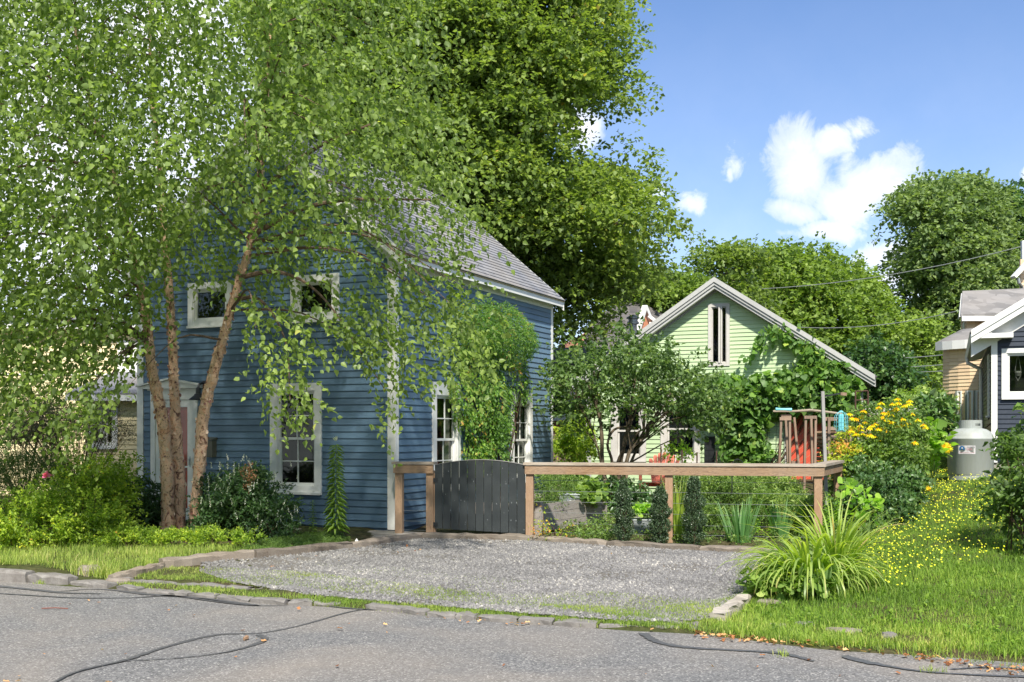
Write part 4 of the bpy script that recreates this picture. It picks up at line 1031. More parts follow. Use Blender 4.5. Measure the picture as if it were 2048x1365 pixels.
# black board, trellis grid, hooks on the green wall
k = MB(); a_, b2_ = GH.t(1409, .06), GH.t(1429, .06); GH.box(k, a_, b2_, GH.z(a_, 929, .06), GH.z(a_, 873, .06), .02, .05); tag(k.build('black_panel', M['black']), 'plain black board leaning upright on the pale green wall', 'board')
tg = thing('wire_trellis', GH.P(.6, .3, .1), 'black square-mesh wire trellis fixed to the green wall', 'trellis')
k = MB(); ta, tb = GH.t(1404, .07), GH.t(1574, .07)
x = ta
while x < tb: k.tube([GH.P(x, gz0+.1, .07), GH.P(x, 2.35, .07)], .004, 4); x += .165
k.build('upright_wires', M['black'], tg)
k = MB(); z_ = gz0+.15
while z_ < 2.35: k.tube([GH.P(ta, z_, .076), GH.P(tb, z_, .076)], .0035, 4); z_ += .125
k.build('cross_wires', M['black'], tg)
hk = thing('wall_hook', GH.P(1.0, 1, .1), 'black iron ring hook on trellis near the frame legs', 'hook')
cc_ = GH.P(GH.t(1550, .12), GH.z(1.2, 916, .12), .12); k = MB(); k.tube([cc_+GH.d*.07*math.cos(a)+Vector((0, 0, .07*math.sin(a))) for a in np.linspace(0, 6.28, 20)], .008, 6); k.build('ring', M['black'], hk)

# ------------------------------------------------------------ A-frame stand with bough and firewood
st = thing('plant_stand_frame', at(1600, 960, 20.5), 'tall narrow wooden trestle frames standing before the red door', 'wooden frame')
YF = 20.6
def P2(px, py, Y=YF): return at(px, py, Y)
for (x0, y0, x1, y1, Y) in ((1562, 838, 1556, 985, YF), (1579, 835, 1580, 985, YF), (1571, 838, 1578, 970, YF+.5), (1588, 835, 1597, 930, YF+.6),
                            (1611, 836, 1608, 985, YF), (1631, 836, 1629, 985, YF), (1622, 838, 1625, 960, YF+.5)):
    k = MB(); k.bar(P2(x0, y0, Y), P2(x1, y1, Y), .042, .06, up=(0, 1, 0)); k.build('frame_leg', M['frame'], st)
for (x0, x1, y, Y) in ((1559, 1582, 838, YF), (1608, 1633, 835, YF), (1583, 1597, 926, YF+.5), (1562, 1582, 832, YF+.1)):
    k = MB(); k.bar(P2(x0, y, Y-.03), P2(x1, y, Y-.03), .05, .06, up=(0, 0, 1)); k.build('frame_rail', M['frame'], st)
k = MB(); k.tube([P2(1546, 823), P2(1590, 823), P2(1620, 821), P2(1650, 824), P2(1690, 829), P2(1712, 833)], [.02, .022, .026, .024, .022, .018], 8, jit=.1); tag(k.build('dry_bough', M['bough']), 'crooked dry bough laid across the top of the wooden frames', 'branch')
k = MB(); a_ = P2(1551, 819, YF); b2_ = P2(1583, 820, YF); k.tube([a_+(b2_-a_)*t for t in (0, .3, .6, 1)], [.032, .026, .026, .034], 10); tag(k.build('mesh_roll', M['teal']), 'small aqua mesh tube resting on the dry bough', 'tube')
# feeder pole
pole = thing('feeder_pole', at(1648, 940, 15.9), 'silver-grey wooden pole with bracket arm holding the feeder', 'pole')
k = MB(); k.bar(at(1645, 783, 15.9), at(1653, 1010, 15.9), .045, .045, up=(0, 1, 0)); k.build('post', M['greypost'], pole)
k = MB(); k.bar(at(1649, 793, 15.9), at(1682, 787, 15.9), .022, .022); k.build('bracket', M['black'], pole)
k = MB(); k.bar(at(1681, 788, 15.9), at(1693, 789, 15.9), .03, .045); k.build('bracket_end', M['frame'], pole)
fd = thing('bird_feeder', at(1682, 840, 15.9), 'aqua caged bird feeder hanging from the pole bracket', 'bird feeder')
c_ = at(1682, 845, 15.9); k = MB(); k.lathe((c_.x, c_.y, c_.z), [(.001, .125), (.04, .12), (.045, .10), (.045, -.115), (.05, -.12), (.001, -.125)], 16); k.build('seed_tube', M['teal'], fd)
for i in range(12):
    a = 6.283*i/12; dx, dy = math.cos(a), math.sin(a)
    k = MB(); k.tube([c_+Vector((dx*.03, dy*.03, .15)), c_+Vector((dx*.06, dy*.06, .14)), c_+Vector((dx*.095, dy*.095, .09)), c_+Vector((dx*.1, dy*.1, -.09)), c_+Vector((dx*.06, dy*.06, -.135)), c_+Vector((dx*.02, dy*.02, -.135))], .003, 4); k.build('cage_wire', M['teal'], fd)
k = MB()
for z_ in (.06, 0, -.06): k.tube([c_+Vector((.101*math.cos(a), .101*math.sin(a), z_)) for a in np.linspace(0, 6.283, 17)], .003, 4)
k.build('cage_hoops', M['teal'], fd)
k = MB(); k.lathe((c_.x, c_.y, c_.z), [(.001, .175), (.02, .17), (.04, .15), (.001, .148)], 12); k.build('cap', M['teal'], fd)
k = MB(); k.tube([c_+Vector((0, 0, .17)), at(1682, 790, 15.9)], .003, 4); k.build('hanging_wire', M['black'], fd)
# firewood rack
rk = thing('firewood_rack', at(1680, 930, 21.2), 'reddish slatted wooden rack holding split firewood under the vine', 'rack')
for (x0, y0, x1, y1) in ((1658, 836, 1657, 960), (1678, 838, 1677, 960), (1700, 850, 1698, 965)):
    k = MB(); k.bar(at(x0, y0, 21), at(x1, y1, 21), .05, .04, up=(0, 1, 0)); k.build('upright', M['frame'], rk)
for y in (857, 874, 838, 905):
    k = MB(); k.bar(at(1645, y, 21.05), at(1704, y+1, 21.05), .04, .07); k.build('slat', M['frame'], rk)
lg = bpy.data.meshes.new('log'); mb = MB(); mb.prism([(0, .05*math.cos(a), .05*math.sin(a)) for a in (0, 1.3, 2.2, 3.3, 4.6, 5.4)], (.45, 0, 0)); lg.from_pydata(mb.v, [], mb.f); lg.materials.append(M['chip'])
for r_ in range(11):
    for c2 in range(9):
        if c2 == 4 and r_ > 7: continue
        p = at(1648, 958, 21.3); o = link('firewood_log', lg); o.location = p+Vector((c2*.065-.0, .0+random.uniform(0, .05), r_*.085+.05)); o.rotation_euler = (random.uniform(0, 6), 0, R(90)+random.uniform(-.08, .08)); o.scale = (1, random.uniform(.6, 1), random.uniform(.6, 1))
        tag(o, 'split firewood log stacked in the slatted rack by the red door', 'log', 'split logs stacked in the firewood rack')

# ------------------------------------------------------------ chair, raised bed, tubs
ch = thing('garden_chair', G(1330, 986), 'weathered salmon-red plastic fan-back garden chair before the green house', 'chair')
cY = 21.6; cb = at(1322, 1000, cY); cx_, cy_ = cb.x, cY; gzc = EYE+(HY-1000)/F*cY
cu = Vector((.93, -.36, 0)); cf = Vector((-.36, -.93, 0))
def CP(u, f, z): return Vector((cx_, cy_, gzc))+cu*u+cf*f+Vector((0, 0, z))
for i in range(7):
    a = (i-3)/3; k = MB(); top = .95-.13*a*a
    p0 = CP(a*.17, -.05, .34); p1 = CP(a*.29, -.32, top); d_ = p1-p0
    w_ = cu*.040; mid = p0+d_*.93; 
    k.prism([p0-w_*.7, p0+w_*.7, mid+w_, p1+w_*.5, p1-w_*.5, mid-w_], cf*.016); k.build('back_slat', M['chair'], ch)
for i in range(6):
    k = MB(); k.box(CP(0, .42-.09*i, .36-.018*i), cu*.27, cf*.038, (0, 0, .009)); k.build('seat_slat', M['chair'], ch)
for s_ in (-1, 1):
    k = MB(); k.prism([CP(s_*.34-.05, -.28, .55), CP(s_*.34+.05, -.28, .55), CP(s_*.36+.08, .42, .58), CP(s_*.36-.06, .46, .58)], (0, 0, .02)); k.build('armrest', M['chair'], ch)
    k = MB(); k.prism([CP(s_*.30, .47, 0), CP(s_*.30, .36, 0), CP(s_*.31, .32, .55), CP(s_*.31, .46, .57)], cu*.03*s_); k.build('leg', M['chair'], ch)
    k = MB(); k.prism([CP(s_*.28, -.42, 0), CP(s_*.28, -.30, 0), CP(s_*.29, .38, .38), CP(s_*.29, .38, .28)], cu*.03*s_); k.build('leg', M['chair'], ch)
k = MB(); k.bar(CP(-.30, -.2, .55), CP(.30, -.2, .55), .03, .06); k.bar(CP(-.2, -.13, .30), CP(.2, -.13, .30), .03, .06); k.build('back_brace', M['chair'], ch)

bed = thing('raised_bed', G(1076, 1072), 'raised garden bed of weathered grey boards behind the wire fence', 'raised bed')
b0 = G(1076, 1072); b1 = G(1205, 1044); b0.z = -.02; b1.z = .0
bd = (b1-b0); bd.z = 0; bl = bd.length; bd.normalize(); bn_ = Vector((-bd.y, bd.x, 0))
for j in range(3):
    k = MB(); z_ = .075+j*.135
    k.box(b0+bd*bl/2+Vector((0, 0, z_)), bd*bl/2, bn_*.018, (0, 0, .065)); k.build('bed_board', M['bedwood'], bed)
    k = MB(); k.box(b1+bn_*.75+Vector((0, 0, z_)), bn_*.70, bd*.018, (0, 0, .065)); k.build('bed_board', M['bedwood'], bed)
    k = MB(); k.box(b0+bn_*.55+Vector((0, 0, z_)), bn_*.52, bd*.018, (0, 0, .065)); k.build('bed_board', M['bedwood'], bed)
for p in (b0, b1):
    k = MB(); k.box(p-bn_*.02+Vector((0, 0, .21)), bd*.04, bn_*.045, (0, 0, .24)); k.build('corner_post', M['bedwood'], bed)
k = MB(); k.prism([b0+bn_*.03, b1+bn_*.03, b1+bn_*1.4, b0+bn_*1.05], (0, 0, .33)); k.build('bed_soil', M['garden'], bed)
def tub(px0, px1, pt, pb, Y, label, depth=.28):
    t = thing('metal_tub', at((px0+px1)/2, pb, Y), label, 'tub', 'galvanised metal tubs in the garden')
    a, b_ = at(px0, pt, Y), at(px1, pt, Y); c, d = at(px0+(px1-px0)*.08, pb, Y), at(px1-(px1-px0)*.08, pb, Y)
    k = MB(); bk_ = Vector((0, depth, 0)); bi = Vector((0, depth*.85, 0))
    vs = [c, d, d+bi, c+bi, a, b_, b_+bk_, a+bk_]
    k.add(vs, [(0, 1, 5, 4), (1, 2, 6, 5), (2, 3, 7, 6), (3, 0, 4, 7), (0, 3, 2, 1)]); k.build('tub_side', M['galv'], t)
    k = MB()
    for p, q_ in ((a, b_), (b_, b_+bk_), (b_+bk_, a+bk_), (a+bk_, a)): k.tube([p, q_], .011, 6)
    k.build('rim', M['galv'], t)
    k = MB(); dz = Vector((0, 0, .03)); k.add([a-dz, b_-dz, b_+bk_-dz, a+bk_-dz], [(0, 1, 2, 3)]); k.build('soil', M['garden'], t)
    k = MB(); m_ = (a+b_)/2; hh = (a.z-c.z)
    k.tube([m_+Vector((-.045, -.012, -hh*.3)), m_+Vector((-.045, -.035, -hh*.45)), m_+Vector((.045, -.035, -hh*.45)), m_+Vector((.045, -.012, -hh*.3))], .006, 6); k.build('handle', M['galv'], t)
tub(1118, 1160, 990, 1016, 16.6, 'round-cornered galvanised tub standing inside the raised bed')
tub(1267, 1312, 1041, 1068, 15.75, 'galvanised tub of bright green lettuce by the path')
for i, (px, y0, Y) in enumerate(((1364, 901, 17.5), (1394, 905, 17.2), (1433, 902, 17.4), (1322, 893, 18), (1463, 925, 17))):
    p = at(px, y0, Y); k = MB(); k.tube([p, Vector((p.x, p.y, 0))], .012, 6); tag(k.build('garden_stake', M['rust']), 'thin rusty iron stake in the garden, %s' % ('right of the red chair', 'under the right window edge', 'beside the black board', 'in front of the red chair', 'before the climbing vine')[i], 'stake', 'rusty stakes in the garden')
sh_ = thing('shepherd_hook', at(1466, 1000, 16.2), 'small black shepherd hook curling above the fence rail', 'hook')
k = MB(); k.tube(cr([at(1464, 985, 16.2), at(1464, 940, 16.2), at(1466, 925, 16.2), at(1474, 919, 16.2), at(1483, 923, 16.2), at(1485, 927, 16.2), at(1480, 928, 16.2)], 4), .007, 6); k.build('hook_rod', M['black'], sh_)
# obelisk of rusty rods by the yellow flowers
ob = thing('rusty_trellis', at(1716, 960, 17.5), 'tall rusty iron trellis among the yellow flowers', 'trellis')
for x in (1711, 1736):
    k = MB(); k.tube([at(x, 783, 17.5), at(x, 960, 17.5)], .014, 6); k.build('upright_rod', M['rust'], ob)
for y in (783, 801, 822, 845): k = MB(); k.tube([at(1711, y, 17.5), at(1736, y-1, 17.5)], .010, 6); k.build('rung', M['rust'], ob)
# ------------------------------------------------------------ neighbour houses
# yellow house on the left
YH = Fac(((-200-CX)/F*24, 24.0), (1, .10), (.10, -1)); yel = thing('yellow_house', at(120, 930, 24), 'pale yellow clapboard house with a grey-roofed side porch', 'house')
yz0 = .0; yt1 = YH.t(300)
YW = (YH.t(236), YH.t(279), YH.z(YH.t(250), 743), YH.z(YH.t(250), 682))
ytop = YH.z(YH.t(150), 648)
wall_solid(YH, 0, yt1, yz0-.2, ytop, yel, M['yellow'], openings=inset([YW], .06)); siding(YH, yz0, ytop-.1, .098, lambda z: (0, yt1), [YW], yel, M['yellow'])
window(YH, *YW, yel, .09, (1, 1), trim='white', label='small upstairs sash window beside the blue house corner')
k = MB(); YH.box(k, -.3, yt1+.3, ytop-.14, ytop+.06, 0, .3); k.build('frieze', M['white'], yel)
k = MB(); k.prism([YH.P(-.4, ytop+.06, .4), YH.P(yt1+.4, ytop+.06, .4), YH.P(yt1+.4, ytop+.34, -2.8), YH.P(-.4, ytop+.34, -2.8)], (0, 0, .08)); k.build('roof', M['shin_blue'], yel)
PH = Fac(((150-CX)/F*21.8, 21.8), (1, .10), (.10, -1)); pt0, pt1 = PH.t(176), PH.t(300)
PW = (PH.t(176), PH.t(236), PH.z(PH.t(200), 896), PH.z(PH.t(200), 813))
pzt = PH.z(pt1, 803)
wall_solid(PH, pt0-.05, pt1, yz0-.2, pzt, yel, M['yellow'], openings=inset([PW], .05)); siding(PH, yz0, pzt-.02, .098, lambda z: (pt0-.05, pt1), [PW], yel, M['yellow'])
pm = (PW[0]+PW[1])/2
window(PH, PW[0], pm+.03, PW[2], PW[3], yel, .07, None, sashes=1, label='left half of the pair of porch windows'); window(PH, pm-.03, PW[1], PW[2], PW[3], yel, .07, None, sashes=1, off=.024, label='right half of the pair of porch windows')
k = MB(); PH.box(k, pt0-.35, pt1, pzt, pzt+.13, .28, .31); k.build('fascia', M['white'], yel)
k = MB(); k.prism([PH.P(pt0-.35, pzt+.02, .28), PH.P(pt1, pzt+.02, .28), PH.P(pt1, pzt+.02, .0), PH.P(pt0-.35, pzt+.02, .0)], (0, 0, .015)); k.build('soffit', M['tan'], yel)
k = MB(); k.prism([PH.P(pt0-.35, pzt+.13, .32), PH.P(pt1, pzt+.13, .32), PH.P(pt1, PH.z(pt1, 748, -2.1), -2.15), PH.P(pt0-.1, PH.z(pt1, 748, -2.1), -2.15)], (0, 0, .03)); k.build('porch_roof', M['shin_blue'], yel)
k = MB(); sfp = Fac(tuple(PH.P(pt0-.05, 0)[:2]), (-PH.n.x, -PH.n.y), (-PH.d.x, -PH.d.y)); wall_solid(sfp, .09, 2.2, yz0-.2, pzt+.2, yel, M['yellow']); siding(sfp, yz0, pzt, .098, lambda z: (.02, 2.2), [], yel, M['yellow'])
k = MB(); YH.box(k, PH.t(185), yt1, PH.z(pt1, 749, -2), PH.z(pt1, 746, -2), .0, .05); k.build('flashing', M['white'], yel)

# dark house on the right
DC = (.447*20.6, 20.6); dfd = Vector((.926, -.377)); DF = Fac(DC, (dfd.x, dfd.y), (-.377, -.926)); DL = Fac(DC, (.377, .926), (-.926, .377))
navy = thing('navy_house', (DC[0], DC[1], .7), 'dark navy clapboard house with white trim at the right edge', 'house')
dz0 = DF.z(0, 915); dzE = DF.z(0, 672)
DW = (DF.t(2003), DF.t(2110), DF.z(DF.t(2010), 797), DF.z(DF.t(2010), 698)); dS = .62
wall_solid(DF, .0, 4.2, dz0-.1, dzE, navy, M['navy'], openings=inset([DW], .06), gable=[(0, dzE), (4.2, dzE), (4.2, dzE+.05), (2.1, dzE+dS*2.1), (0, dzE+.02)])
siding(DF, dz0, dzE+1.5, .092, lambda z: (.09, 4.2) if z < dzE else (max(.09, (z-dzE)/dS), 4.2-max(0, (z-dzE)/dS)), [DW], navy, M['navy'])
LL = DL.t(1961); wall_solid(DL, .09, LL+3, dz0-.1, dzE, navy, M['navy'], openings=[(1.2, 1.6, 1.9, 2.9)]); siding(DL, dz0, dzE-.02, .092, lambda z: (.06, LL+3), [(1.0, 1.8, 1.7, 3.05)], navy, M['navy'])
window(DL, 1.05, 1.75, 1.75, 3.0, navy, .1, (1, 1), label='narrow side window beside the downpipe')
window(DF, *DW, navy, .085, (1, 1), sashes=1, label='large front picture window with a hanging macrame holder')
k = MB(); mc = DF.t(2036, -.15); 
for s_ in (-1, 1): k.tube([DF.P(mc, DF.z(mc, 706, -.15), -.15), DF.P(mc+s_*.05, DF.z(mc, 740, -.15), -.15), DF.P(mc+s_*.045, DF.z(mc, 752, -.15), -.15), DF.P(mc, DF.z(mc, 762, -.15), -.15)], .006, 5)
k.lathe(DF.P(mc, DF.z(mc, 748, -.15), -.15), [(.03, -.04), (.06, .02), (.055, .05)], 12)
tag(k.build('hanging_holder', M['curtain']), 'cream macrame plant holder hanging inside the dark house window', 'plant holder')
for fac_, a, b_ in ((DF, -.022, .085),): k = MB(); fac_.box(k, a, b_, dz0-.1, dzE-.0, 0, .024); k.build('corner_board', M['white'], navy)
k = MB(); DL.box(k, 0, .06, dz0-.1, dzE, 0, .022); k.build('corner_board', M['white'], navy)
k = MB(); DF.box(k, -.05, 4.3, dz0-1.2, dz0-.03, -.3, -.02); DL.box(k, 0.01, 6, dz0-1.2, dz0-.03, -.3, -.02); k.build('foundation', M['plaster'], navy)
ov = .38; A_ = DF.P(-ov, dzE-dS*0+.02, .25); B_ = DF.P(2.1, dzE+dS*(2.1+ov)+.02, .25); C_ = DF.P(4.2+ov, dzE+.02, .25); L_ = 7
for P0, P1 in ((A_, B_), (C_, B_)):
    nrm = (P1-P0).cross(DF.n).normalized(); nrm = nrm if nrm.z > 0 else -nrm
    k = MB(); k.prism([P0, P1, P1-DF.n*L_, P0-DF.n*L_], nrm*.05); k.build('roof', M['shin_peach'], navy)
    dz = Vector((0, 0, 1))
    for o_, za_, zb_, th in ((0, -.17, .04, .03), (.03, -.05, .08, .025)):
        k = MB(); k.prism([P0+DF.n*o_+dz*za_, P1+DF.n*o_+dz*za_, P1+DF.n*o_+dz*zb_, P0+DF.n*o_+dz*zb_], DF.n*th); k.build('rake_board', M['white'], navy)
    k = MB(); Q0, Q1 = P0-DF.n*.25, P1-DF.n*.25; k.prism([Q0-dz*.42, Q1-dz*.42, Q1-dz*.02, Q0-dz*.02], DF.n*.03); k.build('rake_frieze', M['white'], navy)
k = MB(); DF.box(k, -ov, .35, dzE-.06, dzE+.03, 0, .27); k.build('cornice_return', M['white'], navy)
k = MB(); k.prism([DL.P(-.25, dzE-.03, .02), DL.P(-.25, dzE-.1, ov), DL.P(-.25, dzE+.02, ov+.03), DL.P(-.25, dzE+.05, .02)], DL.d*7); k.build('soffit', M['white'], navy)
k = MB(); dx_ = DL.t(1963, .06); k.tube([DL.P(dx_, dzE-.06, ov), DL.P(dx_, dzE-.2, ov-.02), DL.P(dx_, dzE-.36, .08), DL.P(dx_, dzE-.5, .07), DL.P(dx_, dz0+.1, .07)], .045, 10); k.build('downpipe', M['white'], navy)
k = MB(); k.tube(cr([DL.P(dx_-.2, 1.55, .06), DL.P(dx_-.5, 1.5, .03), DL.P(.2, 1.6, .03)], 5), .012, 6); k.build('gas_pipe', M['black'], navy)

# peach house behind it
pch = thing('peach_house', at(1940, 920, 30), 'peach clapboard house with bowed wall and roof dormer', 'house')
Yp = 30.0
pA = at(1906, 0, Yp)
# bowed lower wall
bw = []; bowed = []
for i in range(11):
    a = R(176-i*10.5); bw.append((pA.x+2.2+2.2*math.cos(a), Yp-1.6*math.sin(a)*1.0+.8))
pzb, pzt2 = .5, at(0, 690, Yp).z
for (x0, y0), (x1, y1) in zip(bw, bw[1:]):
    L_ = math.hypot(x1-x0, y1-y0); d_ = ((x1-x0)/L_, (y1-y0)/L_); fc_ = Fac((x0, y0), d_, (d_[1], -d_[0])); bowed.append((fc_, L_))
    wall_solid(fc_, 0, L_, pzb, pzt2, pch, M['peach']); siding(fc_, pzb, pzt2-.05, .1, lambda z: (0, L_), [], pch, M['peach'])
k = MB()
ring0 = [Vector((x, y, pzt2)) for x, y in bw]; cen_ = Vector((pA.x+2.2, Yp+1.0, 0))
outer = [cen_+(Vector((p.x, p.y, 0))-cen_)*1.10 for p in ring0]; inner_ = [cen_+(Vector((p.x, p.y, 0))-cen_)*.75 for p in ring0]
n_ = len(outer); zr = pzt2+.5
vs = [Vector((p.x, p.y, pzt2+.12)) for p in outer]+[Vector((p.x, p.y, zr)) for p in inner_]+[Vector((p.x, p.y, pzt2+.08)) for p in outer]
k.add(vs, [(i, i+1, n_+i+1, n_+i) for i in range(n_-1)]); k.build('roof', M['shin_peach'], pch)
k = MB()
for p, q_ in zip(outer, outer[1:]): k.bar(p+Vector((0, 0, pzt2+.0)), q_+Vector((0, 0, pzt2+.0)), .05, .24)
k.build('fascia', M['white'], pch)
for px_w, lb in ((1920, 'left'), (1941, 'middle'), (1957, 'right')):
    for fw, L_ in bowed:
        t_ = fw.t(px_w)
        if 0 <= t_ <= L_:
            hw = .5*(9 if lb != 'middle' else 12)/F*Yp/max(.35, abs(fw.d.x-(px_w-CX)/F*fw.d.y))
            z0_, z1_ = at(0, 872, Yp).z, at(0, 782, Yp).z
            wv_ = window(fw, t_-hw, t_+hw, z0_, z1_, pch, min(.05, hw*.4), None, sashes=2, trim='white', off=.03, label='tall narrow window of the bowed wall, '+lb)
            k = MB(); fw.box(k, t_-hw-.05, t_-hw-.005, z0_, z1_, 0, .045); k.build('shutter', M['shutter'], wv_)
            break
# dormer
Yd = 31.0; dA, dB = at(1934, 0, Yd), at(2080, 0, Yd); fdm = Fac((dA.x, Yd), (1, 0), (0, -1)); zt_, zb_ = at(0, 624, Yd).z, at(0, 720, Yd).z
wall_solid(fdm, 0, dB.x-dA.x, zb_, zt_, pch, M['peach']); siding(fdm, zb_, zt_-.03, .11, lambda z: (.2, dB.x-dA.x), [], pch, M['peach'])
k = MB(); fdm.box(k, -.02, .22, zb_, zt_, 0, .03); k.build('corner_board', M['peach'], pch)
fdl = Fac((dA.x, Yd), (.33, 1), (-1, .33)); wall_solid(fdl, .09, 2.0, zb_, zt_, pch, M['peach']); siding(fdl, zb_, zt_, .11, lambda z: (.02, 2), [(.5, 1.2, zb_+.3, zt_-.2)], pch, M['peach'])
k = MB(); fdl.box(k, .55, 1.15, zb_+.35, zt_-.22, .0, .03); k.build('window_frame', M['white'], pch)
k = MB(); R0, R1 = at(1921, 634, Yd-.35), at(2090, 628, Yd-.35); T0, T1 = at(1925, 587, Yd+1.3), at(2090, 580, Yd+1.3)
k.prism([R0, R1, T1, T0], (0, 0, .07)); k.build('dormer_roof', M['shin_peach'], pch)
k = MB(); k.prism([R0, T0, at(1918, 640, Yd+2.9)], (-.04, 0, 0)); k.build('dormer_gable', M['white'], pch)
k = MB(); fdm.box(k, -.3, dB.x-dA.x, at(0, 634, Yd-.35).z-.12, at(0, 634, Yd-.35).z+.02, .33, .37); k.build('dormer_fascia', M['white'], pch)
# tower at the very edge
Yt = 33; tw = Fac((at(2041, 0, Yt).x, Yt), (1, 0), (0, -1)); zt_, zb_ = at(0, 545, Yt).z, at(0, 600, Yt).z
wall_solid(tw, 0, 3, zb_-1, zt_+.4, pch, M['peach']); siding(tw, zb_, zt_, .11, lambda z: (0, 3), [], pch, M['peach'])
k = MB(); k.prism([at(2029, 552, Yt-.5), at(2033, 556, Yt-.5), at(2075, 512, Yt-.5), at(2072, 505, Yt-.5)], (0, .3, 0)); k.build('tower_eave', M['white'], pch)
k = MB(); k.tube([at(2036, 556, Yt-.3), at(2038, 566, Yt-.3), at(2044, 574, Yt-.2), at(2046, 600, Yt-.1)], .05, 8); k.build('gutter_elbow', M['galv'], pch)
k = MB(); k.bar(at(2047, 482, Yt+1), at(2047, 560, Yt+1), .12, .12, up=(0, 1, 0)); k.build('chimney', M['white'], pch)

# salmon victorian house far behind, centre
vic = thing('salmon_house', at(1250, 700, 36), 'salmon and white gabled house behind the green cottage roof', 'house')
Yv = 36.0
k = MB(); a_, b2_, c_, d_ = at(1150, 745, Yv-2.2), at(1262, 745, Yv-2.2), at(1289, 611, Yv+2), at(1232, 617, Yv+2)
k.prism([a_, b2_, c_, d_, at(1180, 650, Yv+.9)], (0, .1, .12)); vroof = k.build('roof', M['shin_dark'], vic)
nrm = Vector((0, -.55, .83)); sh = MB()
for i in range(26):
    f0 = i/26; L0, R0_ = a_.lerp(d_, f0), b2_.lerp(c_, f0); sh.prism([L0+nrm*.13, R0_+nrm*.13, R0_+nrm*.16+(c_-b2_)*.004, L0+nrm*.16+(c_-b2_)*.004], (c_-b2_)/26*1.02)
sh.build('shingle_courses', M['shin_dark'], vroof, 'stuff')
k = MB(); g1_, g2_, g3_ = at(1272, 672, Yv), at(1307, 660, Yv+1.0), at(1289, 614, Yv+.5); k.prism([g1_, g2_, g3_], (0, .3, 0)); k.build('gable_wall', M['orange'], vic)
for p, q_ in ((g1_, g3_), (g3_, g2_)): k = MB(); k.bar(p-Vector((0, .1, 0)), q_-Vector((0, .1, 0)), .14, .14); k.build('rake_board', M['white'], vic)
k = MB(); h1, h2, h3 = at(1232, 619, Yv+2.4), at(1292, 619, Yv+2.4), at(1256, 601, Yv+2.4); k.prism([h1, h2, h3], (0, .4, 0)); k.build('gable_wall', M['tan'], vic)
for p, q_ in ((h1, h3), (h3, h2)): k = MB(); k.bar(p-Vector((0, .1, 0)), q_-Vector((0, .1, 0)), .14, .12); k.build('rake_board', M['white'], vic)
k = MB(); k.prism([at(1292, 614, Yv+1.5), at(1330, 634, Yv+1.5), at(1322, 652, Yv+.5), at(1302, 640, Yv+.5)], (0, .2, .1)); k.build('roof', M['shin_dark'], vic)
k = MB(); k.bar(at(1297, 632, Yv-.2), at(1318, 648, Yv-.2), .14, .1); k.bar(at(1302, 645, Yv-.2), at(1300, 668, Yv-.2), .12, .1, up=(0, 1, 0)); k.build('gable_trim', M['white'], vic)
k = MB(); k.prism([at(1110, 745, Yv), at(1310, 745, Yv), at(1310, 655, Yv+1), at(1290, 640, Yv+1), at(1180, 660, Yv+1), at(1110, 700, Yv)], (0, 3, 0)); k.build('wall', M['orange'], vic)

# brick-red house in the gap with a white window
red = thing('red_house', at(1150, 900, 29.5), 'brick-red clapboard house in the gap behind the lilac', 'house')
RH = Fac((at(1080, 0, 29.5).x, 29.5), (1, .02), (.02, -1)); rt1 = RH.t(1215); RW = (RH.t(1085), RH.t(1150), RH.z(0, 840), RH.z(0, 745))
wall_solid(RH, 0, rt1, -.1, RH.z(0, 726), red, M['barnred'], openings=inset([RW], .06)); siding(RH, RH.z(0, 870), RH.z(0, 726), .11, lambda z: (0, rt1), [RW], red, M['barnred'])
siding(RH, .1, RH.z(0, 870)-.02, .11, lambda z: (0, rt1), [RW], red, M['tan'])
window(RH, *RW, red, .12, (1, 1), trim='white', label='white-framed window of the red house')
k = MB(); k.prism([RH.P(-.4, RH.z(0, 735), .3), RH.P(rt1+.4, RH.z(0, 735), .3), RH.P(rt1+.2, RH.z(0, 690), -2), RH.P(-.4, RH.z(0, 690), -2)], (0, 0, .08)); k.build('roof', M['shin_dark'], red)
# brown board fence behind the gap
bf = thing('board_fence', at(1140, 940, 26), 'dark brown board fence between blue house and green cottage', 'fence')
for i in range(17):
    x = at(1096, 0, 26.3).x+i*.13; z1_ = at(0, 868, 26).z+random.uniform(-.01, .01)
    k = MB(); k.box((x, 26.3, z1_/2), (.06, 0, 0), (0, .01, 0), (0, 0, z1_/2)); k.build('fence_board', M['fencewood'], bf)
for z_ in (.5, 1.2): k = MB(); k.box((at(1096, 0, 26.3).x+1.05, 26.33, z_), (1.1, 0, 0), (0, .02, 0), (0, 0, .045)); k.build('fence_rail', M['fencewood'], bf)
wf = thing('board_fence', at(1760, 820, 27), 'pale horizontal board fence behind the yellow flowers', 'fence')
for i in range(8): 
    k = MB(); z_ = at(0, 823, 27).z-i*.17; k.box(((at(1710, 0, 27).x+at(1870, 0, 27).x)/2, 27, z_), (1.05, 0, 0), (0, .012, 0), (0, 0, .075)); k.build('fence_board', M['tan'] if i else M['oldwhite'], wf)
